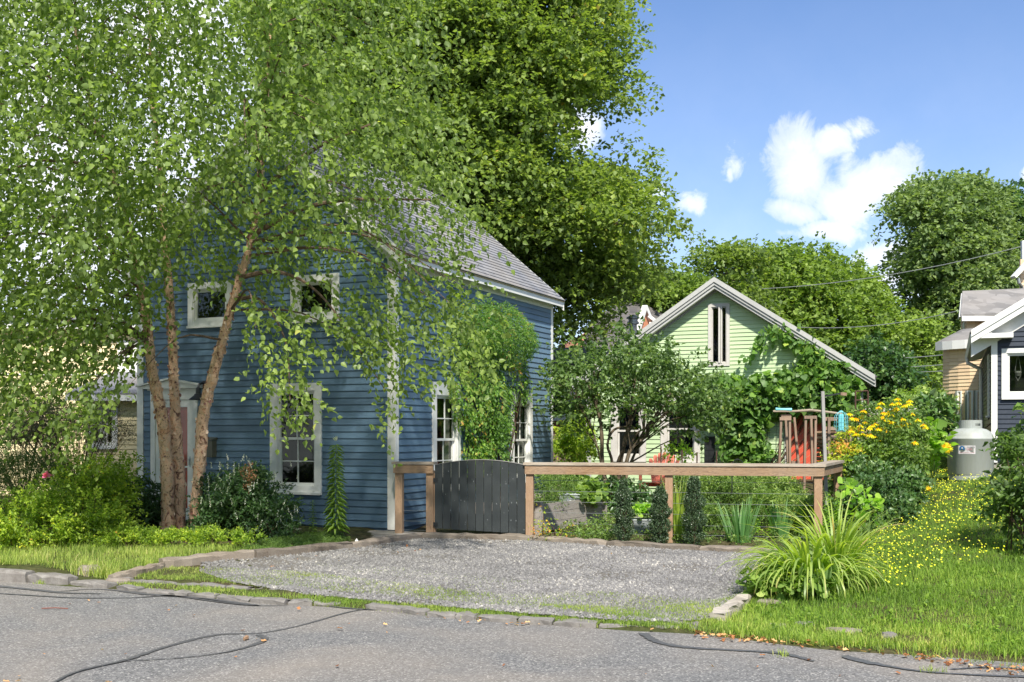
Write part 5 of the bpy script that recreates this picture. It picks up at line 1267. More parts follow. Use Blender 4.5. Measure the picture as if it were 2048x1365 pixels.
# blue-grey house far right centre seen between trees
bh = thing('grey_house', at(1850, 800, 46), 'pale blue-grey house glimpsed between the far trees', 'house')
k = MB(); k.prism([at(1815, 870, 46), at(1895, 870, 46), at(1895, 795, 46), at(1858, 760, 46), at(1815, 795, 46)], (0, 5, 0)); k.build('wall', M['greywall'], bh)
k = MB()
for p, q_ in ((at(1808, 800, 45.8), at(1858, 755, 45.8)), (at(1858, 755, 45.8), at(1902, 798, 45.8))): k.prism([p, q_, q_+Vector((0, 0, .15)), p+Vector((0, 0, .15))], (0, 5.4, 0))
k.build('roof', M['shin_peach'], bh)
for x in (1832, 1868): k = MB(); p = at(x, 835, 45.9); k.box(p, (.3, 0, 0), (0, .06, 0), (0, 0, .5)); w_ = k.build('window', M['white'], bh); k = MB(); k.box(p-Vector((0, .03, 0)), (.24, 0, 0), (0, .06, 0), (0, 0, .43)); k.build('pane', M['dark'], w_)

# ------------------------------------------------------------ propane tank
tank = thing('propane_tank', G(1940, 951), 'upright pale grey propane tank with a small sticker beside the dark house', 'gas tank')
tY = 19.5; tc = at(1941, 951, tY); tc.z -= .02; r_ = 43/F*tY; H_ = (951-875)/F*tY
k = MB(); k.lathe(tc, [(r_*.93, 0), (r_*.95, .03), (r_, .06), (r_, H_-.02), (r_*1.012, H_-.015), (r_*1.012, H_+.01), (r_*.99, H_+.015), (r_*.96, H_+.06), (r_*.86, H_+.12), (r_*.68, H_+.165), (r_*.4, H_+.19), (.001, H_+.2)], 48); k.build('vessel', M['tank'], tank, smooth=True)
k = MB(); cr_ = r_*.50; zz0 = H_+.17; n_ = 32
vs = []; 
for i in range(n_):
    a = 6.283*i/n_
    for rr in (cr_, cr_-.012):
        for z_ in (zz0, zz0+.055, zz0+.10, zz0+.16): vs.append(tc+Vector((rr*math.cos(a), rr*math.sin(a), z_)))
fs = []
for i in range(n_):
    j = (i+1) % n_
    for ly in range(3):
        ang = 360*(i+.5)/n_
        if ly == 1 and 272 < ang < 300: continue
        fs.append((i*8+ly, j*8+ly, j*8+ly+1, i*8+ly+1)); fs.append((i*8+4+ly, i*8+5+ly, j*8+5+ly, j*8+4+ly))
    fs.append((i*8+3, j*8+3, j*8+7, i*8+7))
k.add(vs, fs); k.build('collar', M['tank'], tank)
k = MB(); k.lathe(tc+Vector((0, 0, H_+.19)), [(.03, 0), (.03, .06), (.05, .07), (.05, .10), (.001, .11)], 12); k.build('valve', M['black'], tank)
k = MB(); k.lathe(tc, [(r_*.96, -.06), (r_*.96, .02), (r_*.90, .02)], 40); k.build('foot_ring', M['tank'], tank)
def on_tank(px, py, out=.004):
    for _ in range(1): pass
    x = (px-CX)/F; A = x*x+1; B = -2*(x*tc.x+tc.y); C = tc.x**2+tc.y**2-(r_+out)**2; Yq = (-B-math.sqrt(max(B*B-4*A*C, 0)))/(2*A)
    return Vector((x*Yq, Yq, EYE+(HY-py)/F*Yq))
def decal(poly, mat, name, parent, out):
    mb = MB(); pts = [on_tank(x, y, out) for x, y in poly]; c = sum(pts, Vector())/len(pts)
    xm = sum(p[0] for p in poly)/len(poly); ym = sum(p[1] for p in poly)/len(poly); c = on_tank(xm, ym, out); n = len(pts)
    mb.add([c]+pts, [(0, 1+(i+1) % n, 1+i) for i in range(n)]); return mb.build(name, mat, parent)
def rectp(x0, y0, x1, y1, n=6): return [(x0+(x1-x0)*i/n, y0) for i in range(n+1)]+[(x1-(x1-x0)*i/n, y1) for i in range(n+1)]
st_ = decal(rectp(1917, 891.5, 1951, 908.5), M['stick_w'], 'sticker', tank, .004)
decal([(1924+5.6*math.cos(a), 897.8+5.4*math.sin(a)) for a in np.linspace(R(-215), R(35), 18)]+[(1927, 900), (1924, 898.3), (1921, 900)], M['stick_b'], 'round_emblem', st_, .007)
decal([(1924.3+1.9*math.cos(a), 896.5+1.6*math.sin(a)) for a in np.linspace(0, 6.28, 12)], M['stick_w'], 'emblem_spot', st_, .010)  # small white oval laid over the blue emblem
def glyph_row(x0, x1, y0, y1, mat, name, n):
    mb = MB(); w = (x1-x0)/n
    for i in range(n):
        for (a, b_, c, d) in (((.1, .0, .3, 1), (.3, .0, .8, .25), (.3, .75, .8, 1)) if i % 3 == 0 else ((.1, 0, .3, 1), (.6, 0, .8, 1), (.3, .4, .6, .6)) if i % 3 == 1 else ((.1, 0, .3, 1), (.3, .4, .75, .6), (.3, .8, .8, 1))):
            pts = [on_tank(x0+w*(i+q), y0+(y1-y0)*r, .007) for q, r in ((a, b_), (c, b_), (c, d), (a, d))]; mb.add(pts, [(3, 2, 1, 0)])
    mb.build(name, mat, st_)
glyph_row(1934, 1950, 893.3, 896.3, M['stick_g'], 'small_print', 8); glyph_row(1933.5, 1945, 897, 901, M['stick_r'], 'red_print', 6); glyph_row(1919, 1949, 905, 906.6, M['stick_r'], 'small_print', 18)
glyph_row(1934, 1946, 901.8, 902.9, M['stick_g'], 'small_print', 8)

# ------------------------------------------------------------ power lines
for i, (a, b_, ya, yb, lb) in enumerate(((( 1225, 607), (1450, 590), 40, 40, 'thin power line passing behind the green cottage peak'),
        ((1480, 580), (2100, 478), 42, 36, 'highest power line crossing the far maple and oak'), ((1600, 655), (2000, 598), 42, 38, 'power line just above the lower cables, dipping behind the roof'),
        ((1660, 712), (2100, 668), 38, 34, 'upper of the three cables right of the green roof'), ((1672, 728), (2100, 690), 38, 34, 'middle of the three cables right of the green roof'), ((1690, 735), (2100, 707), 38, 34, 'lowest of the three cables right of the green roof'))):
    p, q_ = at(*a, ya), at(*b_, yb); k = MB(); k.tube([p.lerp(q_, t)-Vector((0, 0, .35*4*t*(1-t))) for t in np.linspace(0, 1, 14)], .014, 5); tag(k.build('power_line', M['cable']), lb, 'cable', 'power lines')
# ------------------------------------------------------------ vegetation
def Gv(px, py, dz=0.0):
    px = np.asarray(px, float); py = np.asarray(py, float); Y = np.full(len(px), 9.0)
    for _ in range(50):
        X = (px-CX)/F*Y; z = terr(X, Y); Y = Y*.5+.5*np.minimum((EYE-z)*F/np.maximum(py-HY, 4), 60)
    X = (px-CX)/F*Y; return np.stack([X, Y, terr(X, Y)+dz], 1)
def ground_scatter(n, poly, uniform=.5):
    """points on the ground inside an outline; density thins gently with distance"""
    g_ = np.array([tuple(G(*p))[:2] for p in poly]); lo, hi = g_.min(0), g_.max(0); out = []; tot = 0
    P2_ = [tuple(p) for p in g_]
    while tot < n:
        P = rng.uniform(lo, hi, (n*2, 2)); P = P[in_poly(P, P2_)]; keep = rng.random(len(P)) < (max(lo[1], 5)/P[:, 1])**(uniform*2); P = P[keep]
        out.append(P); tot += len(P)
    P = np.concatenate(out)[:n]; return np.stack([P[:, 0], P[:, 1], terr(P[:, 0], P[:, 1])], 1)
def blades(L, P, h, w, tint, lean=.35, tuft=1, r=.02):
    n = len(P)
    if tuft > 1: P = np.repeat(P, tuft, 0)+np.concatenate([rng.normal(0, r, (n*tuft, 2)), np.zeros((n*tuft, 1))], 1); tint = np.repeat(np.broadcast_to(tint, (n,)), tuft); h = np.repeat(np.broadcast_to(h, (n,)), tuft); n = n*tuft
    a = rng.uniform(0, 6.283, n); ln = np.abs(rng.normal(0, lean, n))
    d = np.stack([np.cos(a)*ln, np.sin(a)*ln, np.ones(n)], 1); nr = np.stack([np.cos(a), np.sin(a), -ln], 1)*-1
    hh = np.broadcast_to(h, (n,))*rng.uniform(.55, 1.3, n)
    P = P.copy(); P[:, 2] -= .005
    L.add(P, d, nr+rng.normal(0, .3, (n, 3)), hh, w/hh*1.0, np.broadcast_to(tint, (n,))+rng.normal(0, .13, n), 'blade')

# lawn
lawnpoly = [(1400, 1262), (1470, 1238), (1520, 1195), (1640, 1150), (1700, 1080), (1800, 1010), (1850, 935), (1895, 912), (2150, 925), (2400, 1100), (2500, 1400), (2048, 1338), (1800, 1305), (1600, 1288)]
L = Leaves(); P = ground_scatter(78000, lawnpoly, .9); dd, _ = ds(P[:, 0], P[:, 1])
P = P[dd > .06+.05*rng.random(len(P))]; dd, ss = ds(P[:, 0], P[:, 1])
t_ = .48+.34*(lownoise(P, 1.1)-.5)+.2*(lownoise(P, 4.3, 3)-.5)-.10*sstep(dd, 2, 5)+.22*(1-sstep(dd, .2, 1.8))
blades(L, P, .055+.05*lownoise(P, .9, 3)*lownoise(P, 3.7, 1), .0065, t_, .6, 2, .02)
Q = ground_scatter(1500, lawnpoly, .6); Q = Q[ds(Q[:, 0], Q[:, 1])[0] > .2]; Q[:, 2] += .03; sprigs(L, Q, rnd_dir(len(Q))+np.array([0, 0, .3]), 5, .05, .035, .7, .55, 'leaf6')
Q = ground_scatter(500, lawnpoly, .6); Q = Q[ds(Q[:, 0], Q[:, 1])[0] > .15]; blades(L, Q, .13, .005, .8, .4, 3, .03)
tag(L.build('lawn_grass', M['lawn'], None, 'stuff'), 'sunlit green lawn sloping up to the propane tank', 'grass')
L = Leaves(); P = ground_scatter(2600, [(1690, 1140), (1790, 1010), (1860, 950), (1990, 955), (2200, 1000), (2200, 1140), (2000, 1120), (1900, 1150), (1780, 1210)], .1)
P = P[rng.random(len(P)) < .35+.9*lownoise(P, 1.6, 5)]; n = len(P); P[:, 2] += rng.uniform(.07, .16, n)
for k_ in range(2): L.add(P, np.tile([1, 0, .0], (n, 1))+rnd_dir(n)*.5, np.tile([0, -.5, 1.], (n, 1))+rnd_dir(n)*.4, rng.uniform(.009, .018, n), 1.0, rng.random(n), 'round')
tag(L.build('lawn_flowers', M['lawnflower'], None, 'stuff'), 'hundreds of tiny yellow flowers dotting the lawn', 'flowers')
# verge and weeds
L = Leaves()
for poly, n, h, tn, tu in (([(240, 1150), (330, 1160), (560, 1178), (800, 1200), (1000, 1218), (1300, 1244), (1430, 1252), (1500, 1205), (1400, 1205), (1200, 1190), (1000, 1195), (800, 1172), (620, 1150), (450, 1140), (330, 1135)], 24000, .045, .58, 3),
                     ([(1100, 1172), (1250, 1180), (1440, 1200), (1500, 1170), (1300, 1160), (1150, 1150)], 260, .035, .55, 3), ([(1060, 1215), (1240, 1240), (1430, 1250), (1520, 1190), (1300, 1225)], 11000, .05, .62, 3),
                     ([(600, 1130), (800, 1140), (1000, 1160), (1100, 1170), (1000, 1190), (760, 1160)], 2600, .04, .5, 3), ([(1480, 1110), (1545, 1115), (1530, 1200), (1450, 1210)], 900, .05, .5, 3),
                     ([(-80, 1128), (60, 1130), (220, 1160), (330, 1128), (520, 1108), (480, 1098), (300, 1100), (100, 1095), (-100, 1105)], 5200, .10, .62, 3),
                     ([(560, 1190), (760, 1212), (1000, 1236), (1300, 1255), (1400, 1260), (1400, 1252), (1100, 1236), (760, 1207)], 900, .045, .5, 4),
                     ([(230, 1162), (400, 1174), (600, 1190), (800, 1208), (1000, 1226), (1300, 1248), (1420, 1258), (1420, 1263), (1200, 1254), (900, 1236), (600, 1206), (400, 1188), (250, 1176)], 5000, .035, .5, 3),
                     ([(1400, 1264), (1480, 1240), (1700, 1278), (2048, 1330), (2100, 1340), (2100, 1355), (1800, 1312), (1600, 1290)], 800, .07, .55, 4),
                     ([(140, 1125), (225, 1130), (235, 1160), (150, 1150)], 330, .16, .75, 4)):
    P = ground_scatter(n, poly, .2); P = P[rng.random(len(P)) < .25+1.1*lownoise(P, 2.6, h*90)**1.5]
    blades(L, P, h, .006, tn+.25*(lownoise(P, 2, 2)-.5), .6, tu, .025)
tag(L.build('verge_grass', M['verge'], None, 'stuff'), 'patchy yellowing verge grass between kerb, cobbles and gravel', 'grass')
# small lone tufts growing in the road
for px, py, lb in ((1563, 1312, 'small grass tuft growing from the tar seam at right'), (1868, 1344, 'little grass tuft in the road at the lower right'), (80, 1168, 'grass tuft growing against the kerb face')):
    p = G(px, py, z=ROADZ); L = Leaves(); P = np.tile([p.x, p.y, p.z], (34, 1))+np.concatenate([rng.normal(0, .035, (34, 2)), np.zeros((34, 1))], 1); blades(L, P, .06, .006, .6, .9); tag(L.build('grass_tuft', M['verge']), lb, 'grass tuft')
# fallen leaves and twigs
L = Leaves(); pts = []
for poly, n in (([(1380, 1262), (1500, 1275), (1700, 1300), (2048, 1345), (2048, 1362), (1800, 1322), (1600, 1300), (1400, 1285)], 190), ([(0, 1200), (700, 1230), (1400, 1290), (2048, 1370), (2048, 1420), (0, 1420)], 46), ([(520, 1130), (700, 1105), (860, 1085), (900, 1100), (700, 1125), (560, 1140)], 90), ([(800, 1230), (1300, 1262), (1320, 1275), (800, 1245)], 26), ([(800, 1100), (1500, 1120), (1400, 1200), (700, 1180)], 60)):
    P = ground_scatter(n, poly, .1); pts.append(P)
P = np.concatenate(pts); n = len(P); P[:, 2] = np.maximum(P[:, 2], ROADZ)+.012+rng.uniform(0, .012, n)
sz = rng.uniform(.015, .05, n); L.add(P, rnd_dir(n)*np.array([1, 1, .25]), np.tile([0, 0, 1.], (n, 1))+rnd_dir(n)*.4, sz, .7, rng.random(n), 'maple')
tag(L.build('fallen_leaves', M['dry'], None, 'stuff'), 'brown fallen leaves scattered along the gutter and gravel', 'leaves')
p = G(488, 1283, z=ROADZ); k = MB(); k.tube([p+Vector((0, 0, .018)), p+Vector((.012, .03, .02)), p+Vector((.0, .07, .016))], [.012, .02, .010], 6, jit=.2); tag(k.build('wood_chunk', M['chip']), 'small brown wood chip lying inside the tar loop on the road', 'debris')
p = G(110, 1220, z=ROADZ); k = MB(); k.tube([p+Vector((-.12, 0, .012)), p+Vector((0, .01, .016)), p+Vector((.12, -.01, .012))], .005, 5); tag(k.build('fallen_twig', M['dryt']), 'thin reddish twig on the road at left', 'twig')

# ---- trees
def tree_branches(mb, stems, targets, n, r0=.03, sag=.1, sides=5, above=1.6, below=0.0):
    """curved limbs from the nearest suitable stem point to n of the targets"""
    S_ = np.array([(p[0], p[1], p[2], r) for (p, r) in stems]); idx = rng.choice(len(targets), min(n, len(targets)), replace=False)
    for i in idx:
        T_ = targets[i]; d = np.linalg.norm(S_[:, :3]-T_, axis=1)+np.maximum(S_[:, 2]-T_[2]+.6, 0)*above+np.maximum(T_[2]-S_[:, 2]-.8, 0)*below
        j = int(np.argmin(d)); s_ = S_[j, :3]; L_ = np.linalg.norm(T_-s_); r = min(S_[j, 3]*.6, r0*(.4+L_/3))
        m_ = s_*.5+T_*.5+np.array([0, 0, L_*(.12)])+rng.normal(0, .05*L_, 3)
        e_ = T_+np.array([0, 0, -sag*L_])
        pts = cr([tuple(s_), tuple(m_), tuple(e_)], 4); mb.tube(pts, [r*(1-.85*q/(len(pts)-1)) for q in range(len(pts))], sides, cap=False)
# river birch
birch = thing('river_birch', at(355, 1065, 14.8), 'three-stemmed river birch with peeling salmon bark and drooping branches', 'tree')
stemdef = [
 [(338, 1075, 14.75, 19), (336, 1050, 14.75, 18), (335, 960, 14.74, 16.5), (328, 860, 14.7, 16), (317, 800, 14.65, 14.5), (305, 740, 14.6, 13.5), (293, 640, 14.5, 12), (283, 580, 14.4, 10.5), (262, 480, 14.2, 9.5), (232, 380, 14.0, 8), (205, 280, 13.8, 6.5), (172, 170, 13.6, 5), (150, 60, 13.5, 4), (135, -60, 13.4, 3), (120, -200, 13.3, 1.5)],
 [(356, 1075, 14.95, 20), (358, 1040, 14.95, 18), (357, 960, 14.95, 17), (352, 860, 14.98, 14), (347, 740, 15.0, 12.5), (343, 640, 15.1, 11), (335, 540, 15.2, 9.5), (325, 420, 15.3, 7.5), (318, 330, 15.4, 6), (305, 200, 15.4, 5), (300, 50, 15.5, 4), (310, -120, 15.5, 2.5), (330, -260, 15.5, 1.2)],
 [(386, 1078, 14.6, 17), (388, 1050, 14.6, 15), (398, 940, 14.55, 15), (405, 850, 14.5, 15.5), (413, 800, 14.45, 14.5), (425, 755, 14.4, 14), (445, 680, 14.3, 12.5), (462, 620, 14.2, 10.5), (485, 540, 14.1, 9), (505, 470, 14.0, 8), (518, 390, 13.9, 7), (525, 300, 13.8, 5.5), (535, 180, 13.7, 4.5), (540, 60, 13.6, 3.5), (546, -80, 13.6, 2.5), (550, -220, 13.6, 1.2)]]
bst = []; flakes = []
for sdn in stemdef:
    Q = cr([(*at(x, y, Y), r/F*Y) for (x, y, Y, r) in sdn], 5); mb = MB()
    pts = [q[:3]+rng.normal(0, .004, 3) for q in Q]; mb.tube(pts, [q[3]*.75*random.uniform(.93, 1.08) for q in Q], 14, jit=.05)
    mb.build('trunk', M['birchbark'], birch, smooth=True); bst += [(q[:3], q[3]) for q in Q]; flakes.append(Q)
birch_poly = [(-300, -380), (300, -520), (700, -360), (830, -120), (850, 20), (862, 110), (850, 190), (885, 265), (930, 325), (965, 365), (945, 420), (930, 480), (925, 540), (900, 620), (870, 640), (820, 590), (760, 560), (680, 570), (600, 580), (560, 590), (480, 575), (400, 565), (330, 570), (285, 650), (240, 710), (150, 750), (60, 730), (-60, 760), (-300, 720)]
subs = [([(-280, -300), (300, -380), (560, -200), (560, 200), (330, 480), (200, 640), (-200, 640)], 3800, 13.6, 2.4, [(100, 320, 50, .5)], 1),
        (birch_poly, 13000, 13.9, 3.1, [(95, 70, 50, .3), (100, 320, 60, .35), (60, 500, 50, .3), (250, 395, 40, .3), (620, 330, 50, .55), (440, 260, 30, .2), (600, 560, 55, .6), (700, 560, 60, .55), (400, 600, 50, .5), (770, 470, 70, .55), (870, 440, 80, .6), (900, 350, 60, .55), (910, 520, 60, .5), (820, 370, 50, .5), (0, 640, 60, .4)], 1),
        ([(485, 600), (600, 590), (650, 640), (640, 720), (600, 760), (640, 800), (585, 860), (530, 800), (500, 760), (480, 680)], 150, 12.6, .8, [], 1.3),
        ([(620, 620), (780, 600), (800, 700), (795, 790), (752, 880), (735, 850), (745, 760), (700, 700), (650, 680)], 75, 12.9, .8, [], 1.0),
        ([(770, 660), (930, 630), (985, 735), (920, 770), (840, 765), (790, 790)], 120, 12.6, .8, [], 1.05),
        ([(640, 560), (900, 560), (930, 650), (800, 700), (660, 670)], 130, 13.0, 1.0, [], 1.0),
        ([(-20, 700), (220, 700), (290, 720), (240, 800), (200, 880), (150, 900), (100, 830), (-20, 870)], 260, 12.8, 1.1, [], 1.0)]
L = Leaves(); allC = []
for poly, n, Y, th, holes, br in subs:
    C_ = sample_crown(n, poly, Y, th, holes)
    # gather into loose hanging sprays
    if n > 1000:
        K = C_[rng.choice(len(C_), 700, replace=False)]; pick = rng.integers(0, len(K), int(n*.72))
        C2 = K[pick]+rng.normal(size=(len(pick), 3))*np.array([.26, .26, .30]); C_ = np.concatenate([C_[:n-len(pick)], C2])
    allC.append(C_)
    out_ = C_-np.array([at(360, 700, 14.7)[0], 14.7, 0]); out_[:, 2] = 0; A_ = unit(unit(out_)*.8+rnd_dir(len(C_))*.7+np.array([0, 0, -.25]))
    tn = .42+.18*(lownoise(C_, 1.3)-.5)+.12*(br-1)*3+rng.normal(0, .09, len(C_))
    sprigs(L, C_, A_, 6, rng.uniform(.22, .42, len(C_)), .076, .70, tn, 'leaf6', .55, .75, .45, .65)
L.build('crown', M['birchleaf'], birch, 'stuff')
allC = np.concatenate(allC); mb = MB(); tree_branches(mb, [b_ for b_ in bst if b_[0][2] > 2.6], allC, 150, .017, .05, 4, above=.15, below=1.2)
for pts in ([(515, 395, 13.9, .045), (560, 350, 13.7, .035), (640, 292, 13.4, .025), (740, 250, 13.1, .015)], [(505, 470, 14, .04), (600, 420, 13.6, .03), (700, 400, 13.2, .02), (860, 400, 12.8, .01)],
            [(480, 555, 14.1, .035), (560, 545, 13.6, .025), (650, 600, 13.1, .015), (770, 780, 12.9, .006)], [(470, 600, 14.2, .03), (520, 600, 13.5, .02), (570, 680, 12.8, .01), (580, 800, 12.6, .005)],
            [(232, 380, 14, .04), (170, 330, 13.6, .025), (60, 320, 13.2, .015)], [(205, 280, 13.8, .035), (130, 180, 13.3, .02), (40, 120, 13, .012)], [(318, 330, 15.4, .03), (380, 250, 15, .02), (450, 180, 14.6, .012)]):
    Q = cr([(*at(x, y, Y), r) for (x, y, Y, r) in pts], 6); mb.tube([q[:3] for q in Q], [q[3] for q in Q], 6)
mb.build('branches', M['limb'], birch, 'stuff')
L = Leaves()
for Q in flakes:
    n = 620; i = rng.integers(0, int(len(Q)*.8), n); c = np.array([Q[j][:3] for j in i])+0.0; r = np.array([Q[j][3] for j in i]); nx = np.array([Q[min(j+1, len(Q)-1)][:3] for j in i])
    c += (nx-c)*rng.random((n, 1)); a = rng.uniform(0, 6.283, n); rad = np.stack([np.cos(a), np.sin(a), np.zeros(n)], 1); tan = np.stack([-np.sin(a), np.cos(a), np.zeros(n)], 1)
    sg = np.sign(rng.normal(size=(n, 1)))
    L.add(c+rad*(r*.73)[:, None], unit(tan*sg+rad*rng.uniform(.25, .9, (n, 1))+rng.normal(0, .15, (n, 3))), rad+rng.normal(0, .2, (n, 3)), rng.uniform(.012, .048, n), rng.uniform(.6, 1.8, n), rng.random(n)**.7, 'leaf6')
L.build('bark_curls', M['curl'], birch, 'stuff')

def inset_crown(n, poly, Y, th, holes, front, ins):
    out = []; tot = 0
    while tot < n:
        C_ = sample_crown(n, poly, Y, th, holes, front=front); q_ = np.stack([CX+C_[:, 0]/C_[:, 1]*F, HY+(EYE-C_[:, 2])/C_[:, 1]*F], 1)
        C_ = C_[poly_dist(q_, poly) > ins*rng.uniform(.6, 1.1, len(C_))]; out.append(C_); tot += len(C_)
    return np.concatenate(out)[:n]
def broadleaf(name, label, trunk, rad, polys, nclump, per, leaf, Y, th, mat, clump=(.75, .75, .42), holes=(), nb=60, barkm_='bark', cat='tree', group=None, tint0=.45, front=.3, k=5, shape='leaf', seed=0, r0=.09, width=.85, slen=.3):
    base = Vector(trunk[0]); t = thing(name, base, label, cat, group)
    Q = cr([(*p, r) for p, r in zip(trunk, rad)], 5); mb = MB(); mb.tube([q[:3] for q in Q], [q[3] for q in Q], 12, jit=.04); mb.build('trunk', M[barkm_], t, smooth=True)
    L = Leaves(); allc = []
    for poly, frac, Yp_, thp in polys:
        C_ = inset_crown(int(nclump*frac), poly, Yp_, thp, holes, front, clump[0]*(.5 if Yp_ < 30 else .25)/Yp_*F); allc.append(C_)
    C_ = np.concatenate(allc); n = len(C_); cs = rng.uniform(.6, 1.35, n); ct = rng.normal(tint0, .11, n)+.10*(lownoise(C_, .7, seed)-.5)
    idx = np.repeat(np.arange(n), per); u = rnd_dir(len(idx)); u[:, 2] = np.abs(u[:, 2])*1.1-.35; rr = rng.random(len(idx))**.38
    P = C_[idx]+u*rr[:, None]*np.array(clump)*cs[idx][:, None]
    # clumps droop at their rims like shelves of foliage
    P[:, 2] -= .35*clump[2]*np.hypot(u[:, 0], u[:, 1])**2*rr
    A_ = unit(u*np.array([1, 1, .5])+rnd_dir(len(idx))*.5)
    sprigs(L, P, A_, k, slen, leaf, width, ct[idx]+.12*u[:, 2], shape, .25, .8, .9, .5)  # tint rises with height in a clump: light from above put into colour
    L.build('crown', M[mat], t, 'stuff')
    mb = MB(); st_ = [(q[:3], q[3]) for q in Q[len(Q)//4:]]; tree_branches(mb, st_, C_, nb, r0, -.02, 5); mb.build('branches', M[barkm_], t)
    return t
mp = [(560, -420), (900, -520), (1150, -420), (1235, -200), (1246, -40), (1250, 20), (1262, 70), (1264, 130), (1260, 195), (1240, 240), (1225, 262), (1262, 285), (1296, 335), (1332, 370), (1340, 405), (1380, 440), (1388, 462), (1372, 486), (1342, 478), (1322, 500), (1300, 520), (1330, 545), (1372, 560), (1372, 588), (1320, 600), (1285, 610), (1240, 600), (1232, 640), (1222, 662), (1205, 650), (1190, 690), (1165, 700), (1128, 700), (1100, 680), (1080, 600), (900, 520), (640, 420), (520, 200), (500, -100)]
broadleaf('maple_tree', 'huge spreading maple towering behind the blue house roof', [at(950, 1000, 27.5), at(952, 700, 27.5), at(950, 300, 27.5), at(945, 90, 27.5), at(935, -200, 27.5)], [.5, .42, .32, .22, .1],
          [(mp, 1, 27.6, 4.6)], 1000, 66, .118, 27.6, 4.6, 'mapleleaf', clump=(.9, .9, .5), holes=[(1164, 266, 60, .97), (1100, 330, 50, .4), (1180, 560, 40, .4), (880, 200, 50, .35)], nb=120, r0=.13, tint0=.45, front=.35, shape='leaf')
# far maples, centre right
fm = [(1470, 700), (1455, 640), (1480, 590), (1500, 530), (1525, 505), (1560, 490), (1620, 488), (1680, 505), (1700, 530), (1735, 535), (1755, 580), (1790, 610), (1812, 650), (1800, 700), (1815, 740), (1790, 790), (1700, 830), (1560, 800), (1480, 760)]
broadleaf('far_maple_tree', 'broad round-topped green maple beyond the green cottage', [at(1640, 900, 48), at(1640, 760, 48), at(1640, 640, 48), at(1640, 560, 48)], [.5, .4, .25, .1], [(fm, 1, 48, 4.5)], 620, 22, .2, 48, 4.5, 'farleaf', clump=(1.0, 1.0, .6), nb=50, tint0=.5, group='trees beyond the houses', seed=4, slen=.45)
fm2 = [(1385, 620), (1382, 560), (1400, 500), (1430, 488), (1470, 492), (1500, 488), (1520, 520), (1500, 560), (1530, 620), (1545, 680), (1500, 720), (1440, 640)]
broadleaf('far_ash_tree', 'thin-topped olive tree rising behind the green cottage peak', [at(1465, 900, 42), at(1462, 700, 42), at(1450, 600, 42), at(1440, 520, 42)], [.3, .22, .14, .05], [(fm2, 1, 42, 2.2)], 170, 20, .17, 42, 2.2, 'mapleleaf', clump=(.8, .8, .45), holes=[(1430, 545, 38, .85), (1470, 550, 25, .7)], nb=30, tint0=.35, group='trees beyond the houses', seed=9, slen=.4)
fm3 = [(1230, 640), (1240, 560), (1300, 545), (1360, 540), (1400, 560), (1400, 610), (1330, 640)]
broadleaf('far_ash_tree', 'olive green tree between big maple and cottage peak', [at(1320, 900, 40), at(1320, 700, 40), at(1320, 620, 40)], [.3, .2, .1], [(fm3, 1, 40, 2.5)], 150, 22, .17, 40, 2.5, 'farleaf', clump=(.9, .9, .5), nb=20, tint0=.4, group='trees beyond the houses', seed=2, slen=.4)
ok = [(1776, 405), (1800, 378), (1850, 358), (1900, 345), (1950, 350), (1985, 372), (2000, 410), (2005, 480), (2020, 520), (2000, 600), (1990, 660), (1940, 720), (1930, 800), (1900, 860), (1850, 850), (1840, 780), (1835, 700), (1820, 650), (1825, 600), (1808, 560), (1800, 500), (1790, 460)]
broadleaf('oak_tree', 'tall grey-green oak standing behind the peach house', [at(1900, 900, 50), at(1900, 700, 50), at(1895, 550, 50), at(1890, 430, 50)], [.5, .4, .25, .1], [(ok, 1, 50, 4.5)], 640, 20, .2, 50, 4.5, 'coolleaf', clump=(.95, .95, .5), holes=[(1830, 470, 35, .7), (1870, 430, 25, .4), (1895, 510, 20, .5), (1810, 580, 25, .6), (1930, 450, 25, .3)], nb=60, tint0=.55, group='trees beyond the houses', seed=6, slen=.45)
dk = [(1990, 400), (2010, 368), (2060, 362), (2150, 380), (2200, 500), (2150, 700), (1990, 760), (1940, 860), (1880, 880), (1900, 760), (1980, 620), (1995, 500)]
broadleaf('dark_maple_tree', 'dense dark green tree behind the oak at the right edge', [at(2060, 900, 56), at(2060, 650, 56), at(2060, 500, 56)], [.5, .4, .2], [(dk, 1, 57, 4)], 420, 24, .22, 57, 4, 'darkleaf', clump=(1.2, 1.2, .7), nb=30, tint0=.6, group='trees beyond the houses', seed=8, slen=.5)
sp = [(1808, 650), (1830, 628), (1870, 630), (1880, 680), (1870, 760), (1850, 800), (1800, 820), (1760, 800), (1790, 740), (1800, 700)]
broadleaf('sparse_tree', 'sparse pale tree with bare limbs in the gap between houses', [at(1845, 900, 44), at(1843, 780, 44), at(1840, 720, 44), at(1846, 660, 44)], [.22, .18, .12, .05], [(sp, 1, 44, 2)], 95, 18, .16, 44, 2, 'farleaf', clump=(.7, .7, .4), nb=40, tint0=.6, holes=[(1840, 700, 28, .6)], group='trees beyond the houses', seed=3, slen=.4)
dk2 = [(1690, 760), (1740, 680), (1800, 700), (1815, 790), (1800, 860), (1700, 860)]
broadleaf('dark_shrub_tree', 'dark shrubby tree behind the right end of the green cottage', [at(1760, 920, 38), at(1760, 800, 38), at(1758, 740, 38)], [.2, .15, .06], [(dk2, 1, 38, 2)], 120, 26, .17, 38, 2, 'darkleaf', clump=(.8, .8, .5), nb=12, tint0=.5, group='trees beyond the houses', seed=1, slen=.4)
lt = [(1790, 800), (1830, 778), (1870, 790), (1880, 850), (1860, 900), (1780, 900), (1770, 850)]
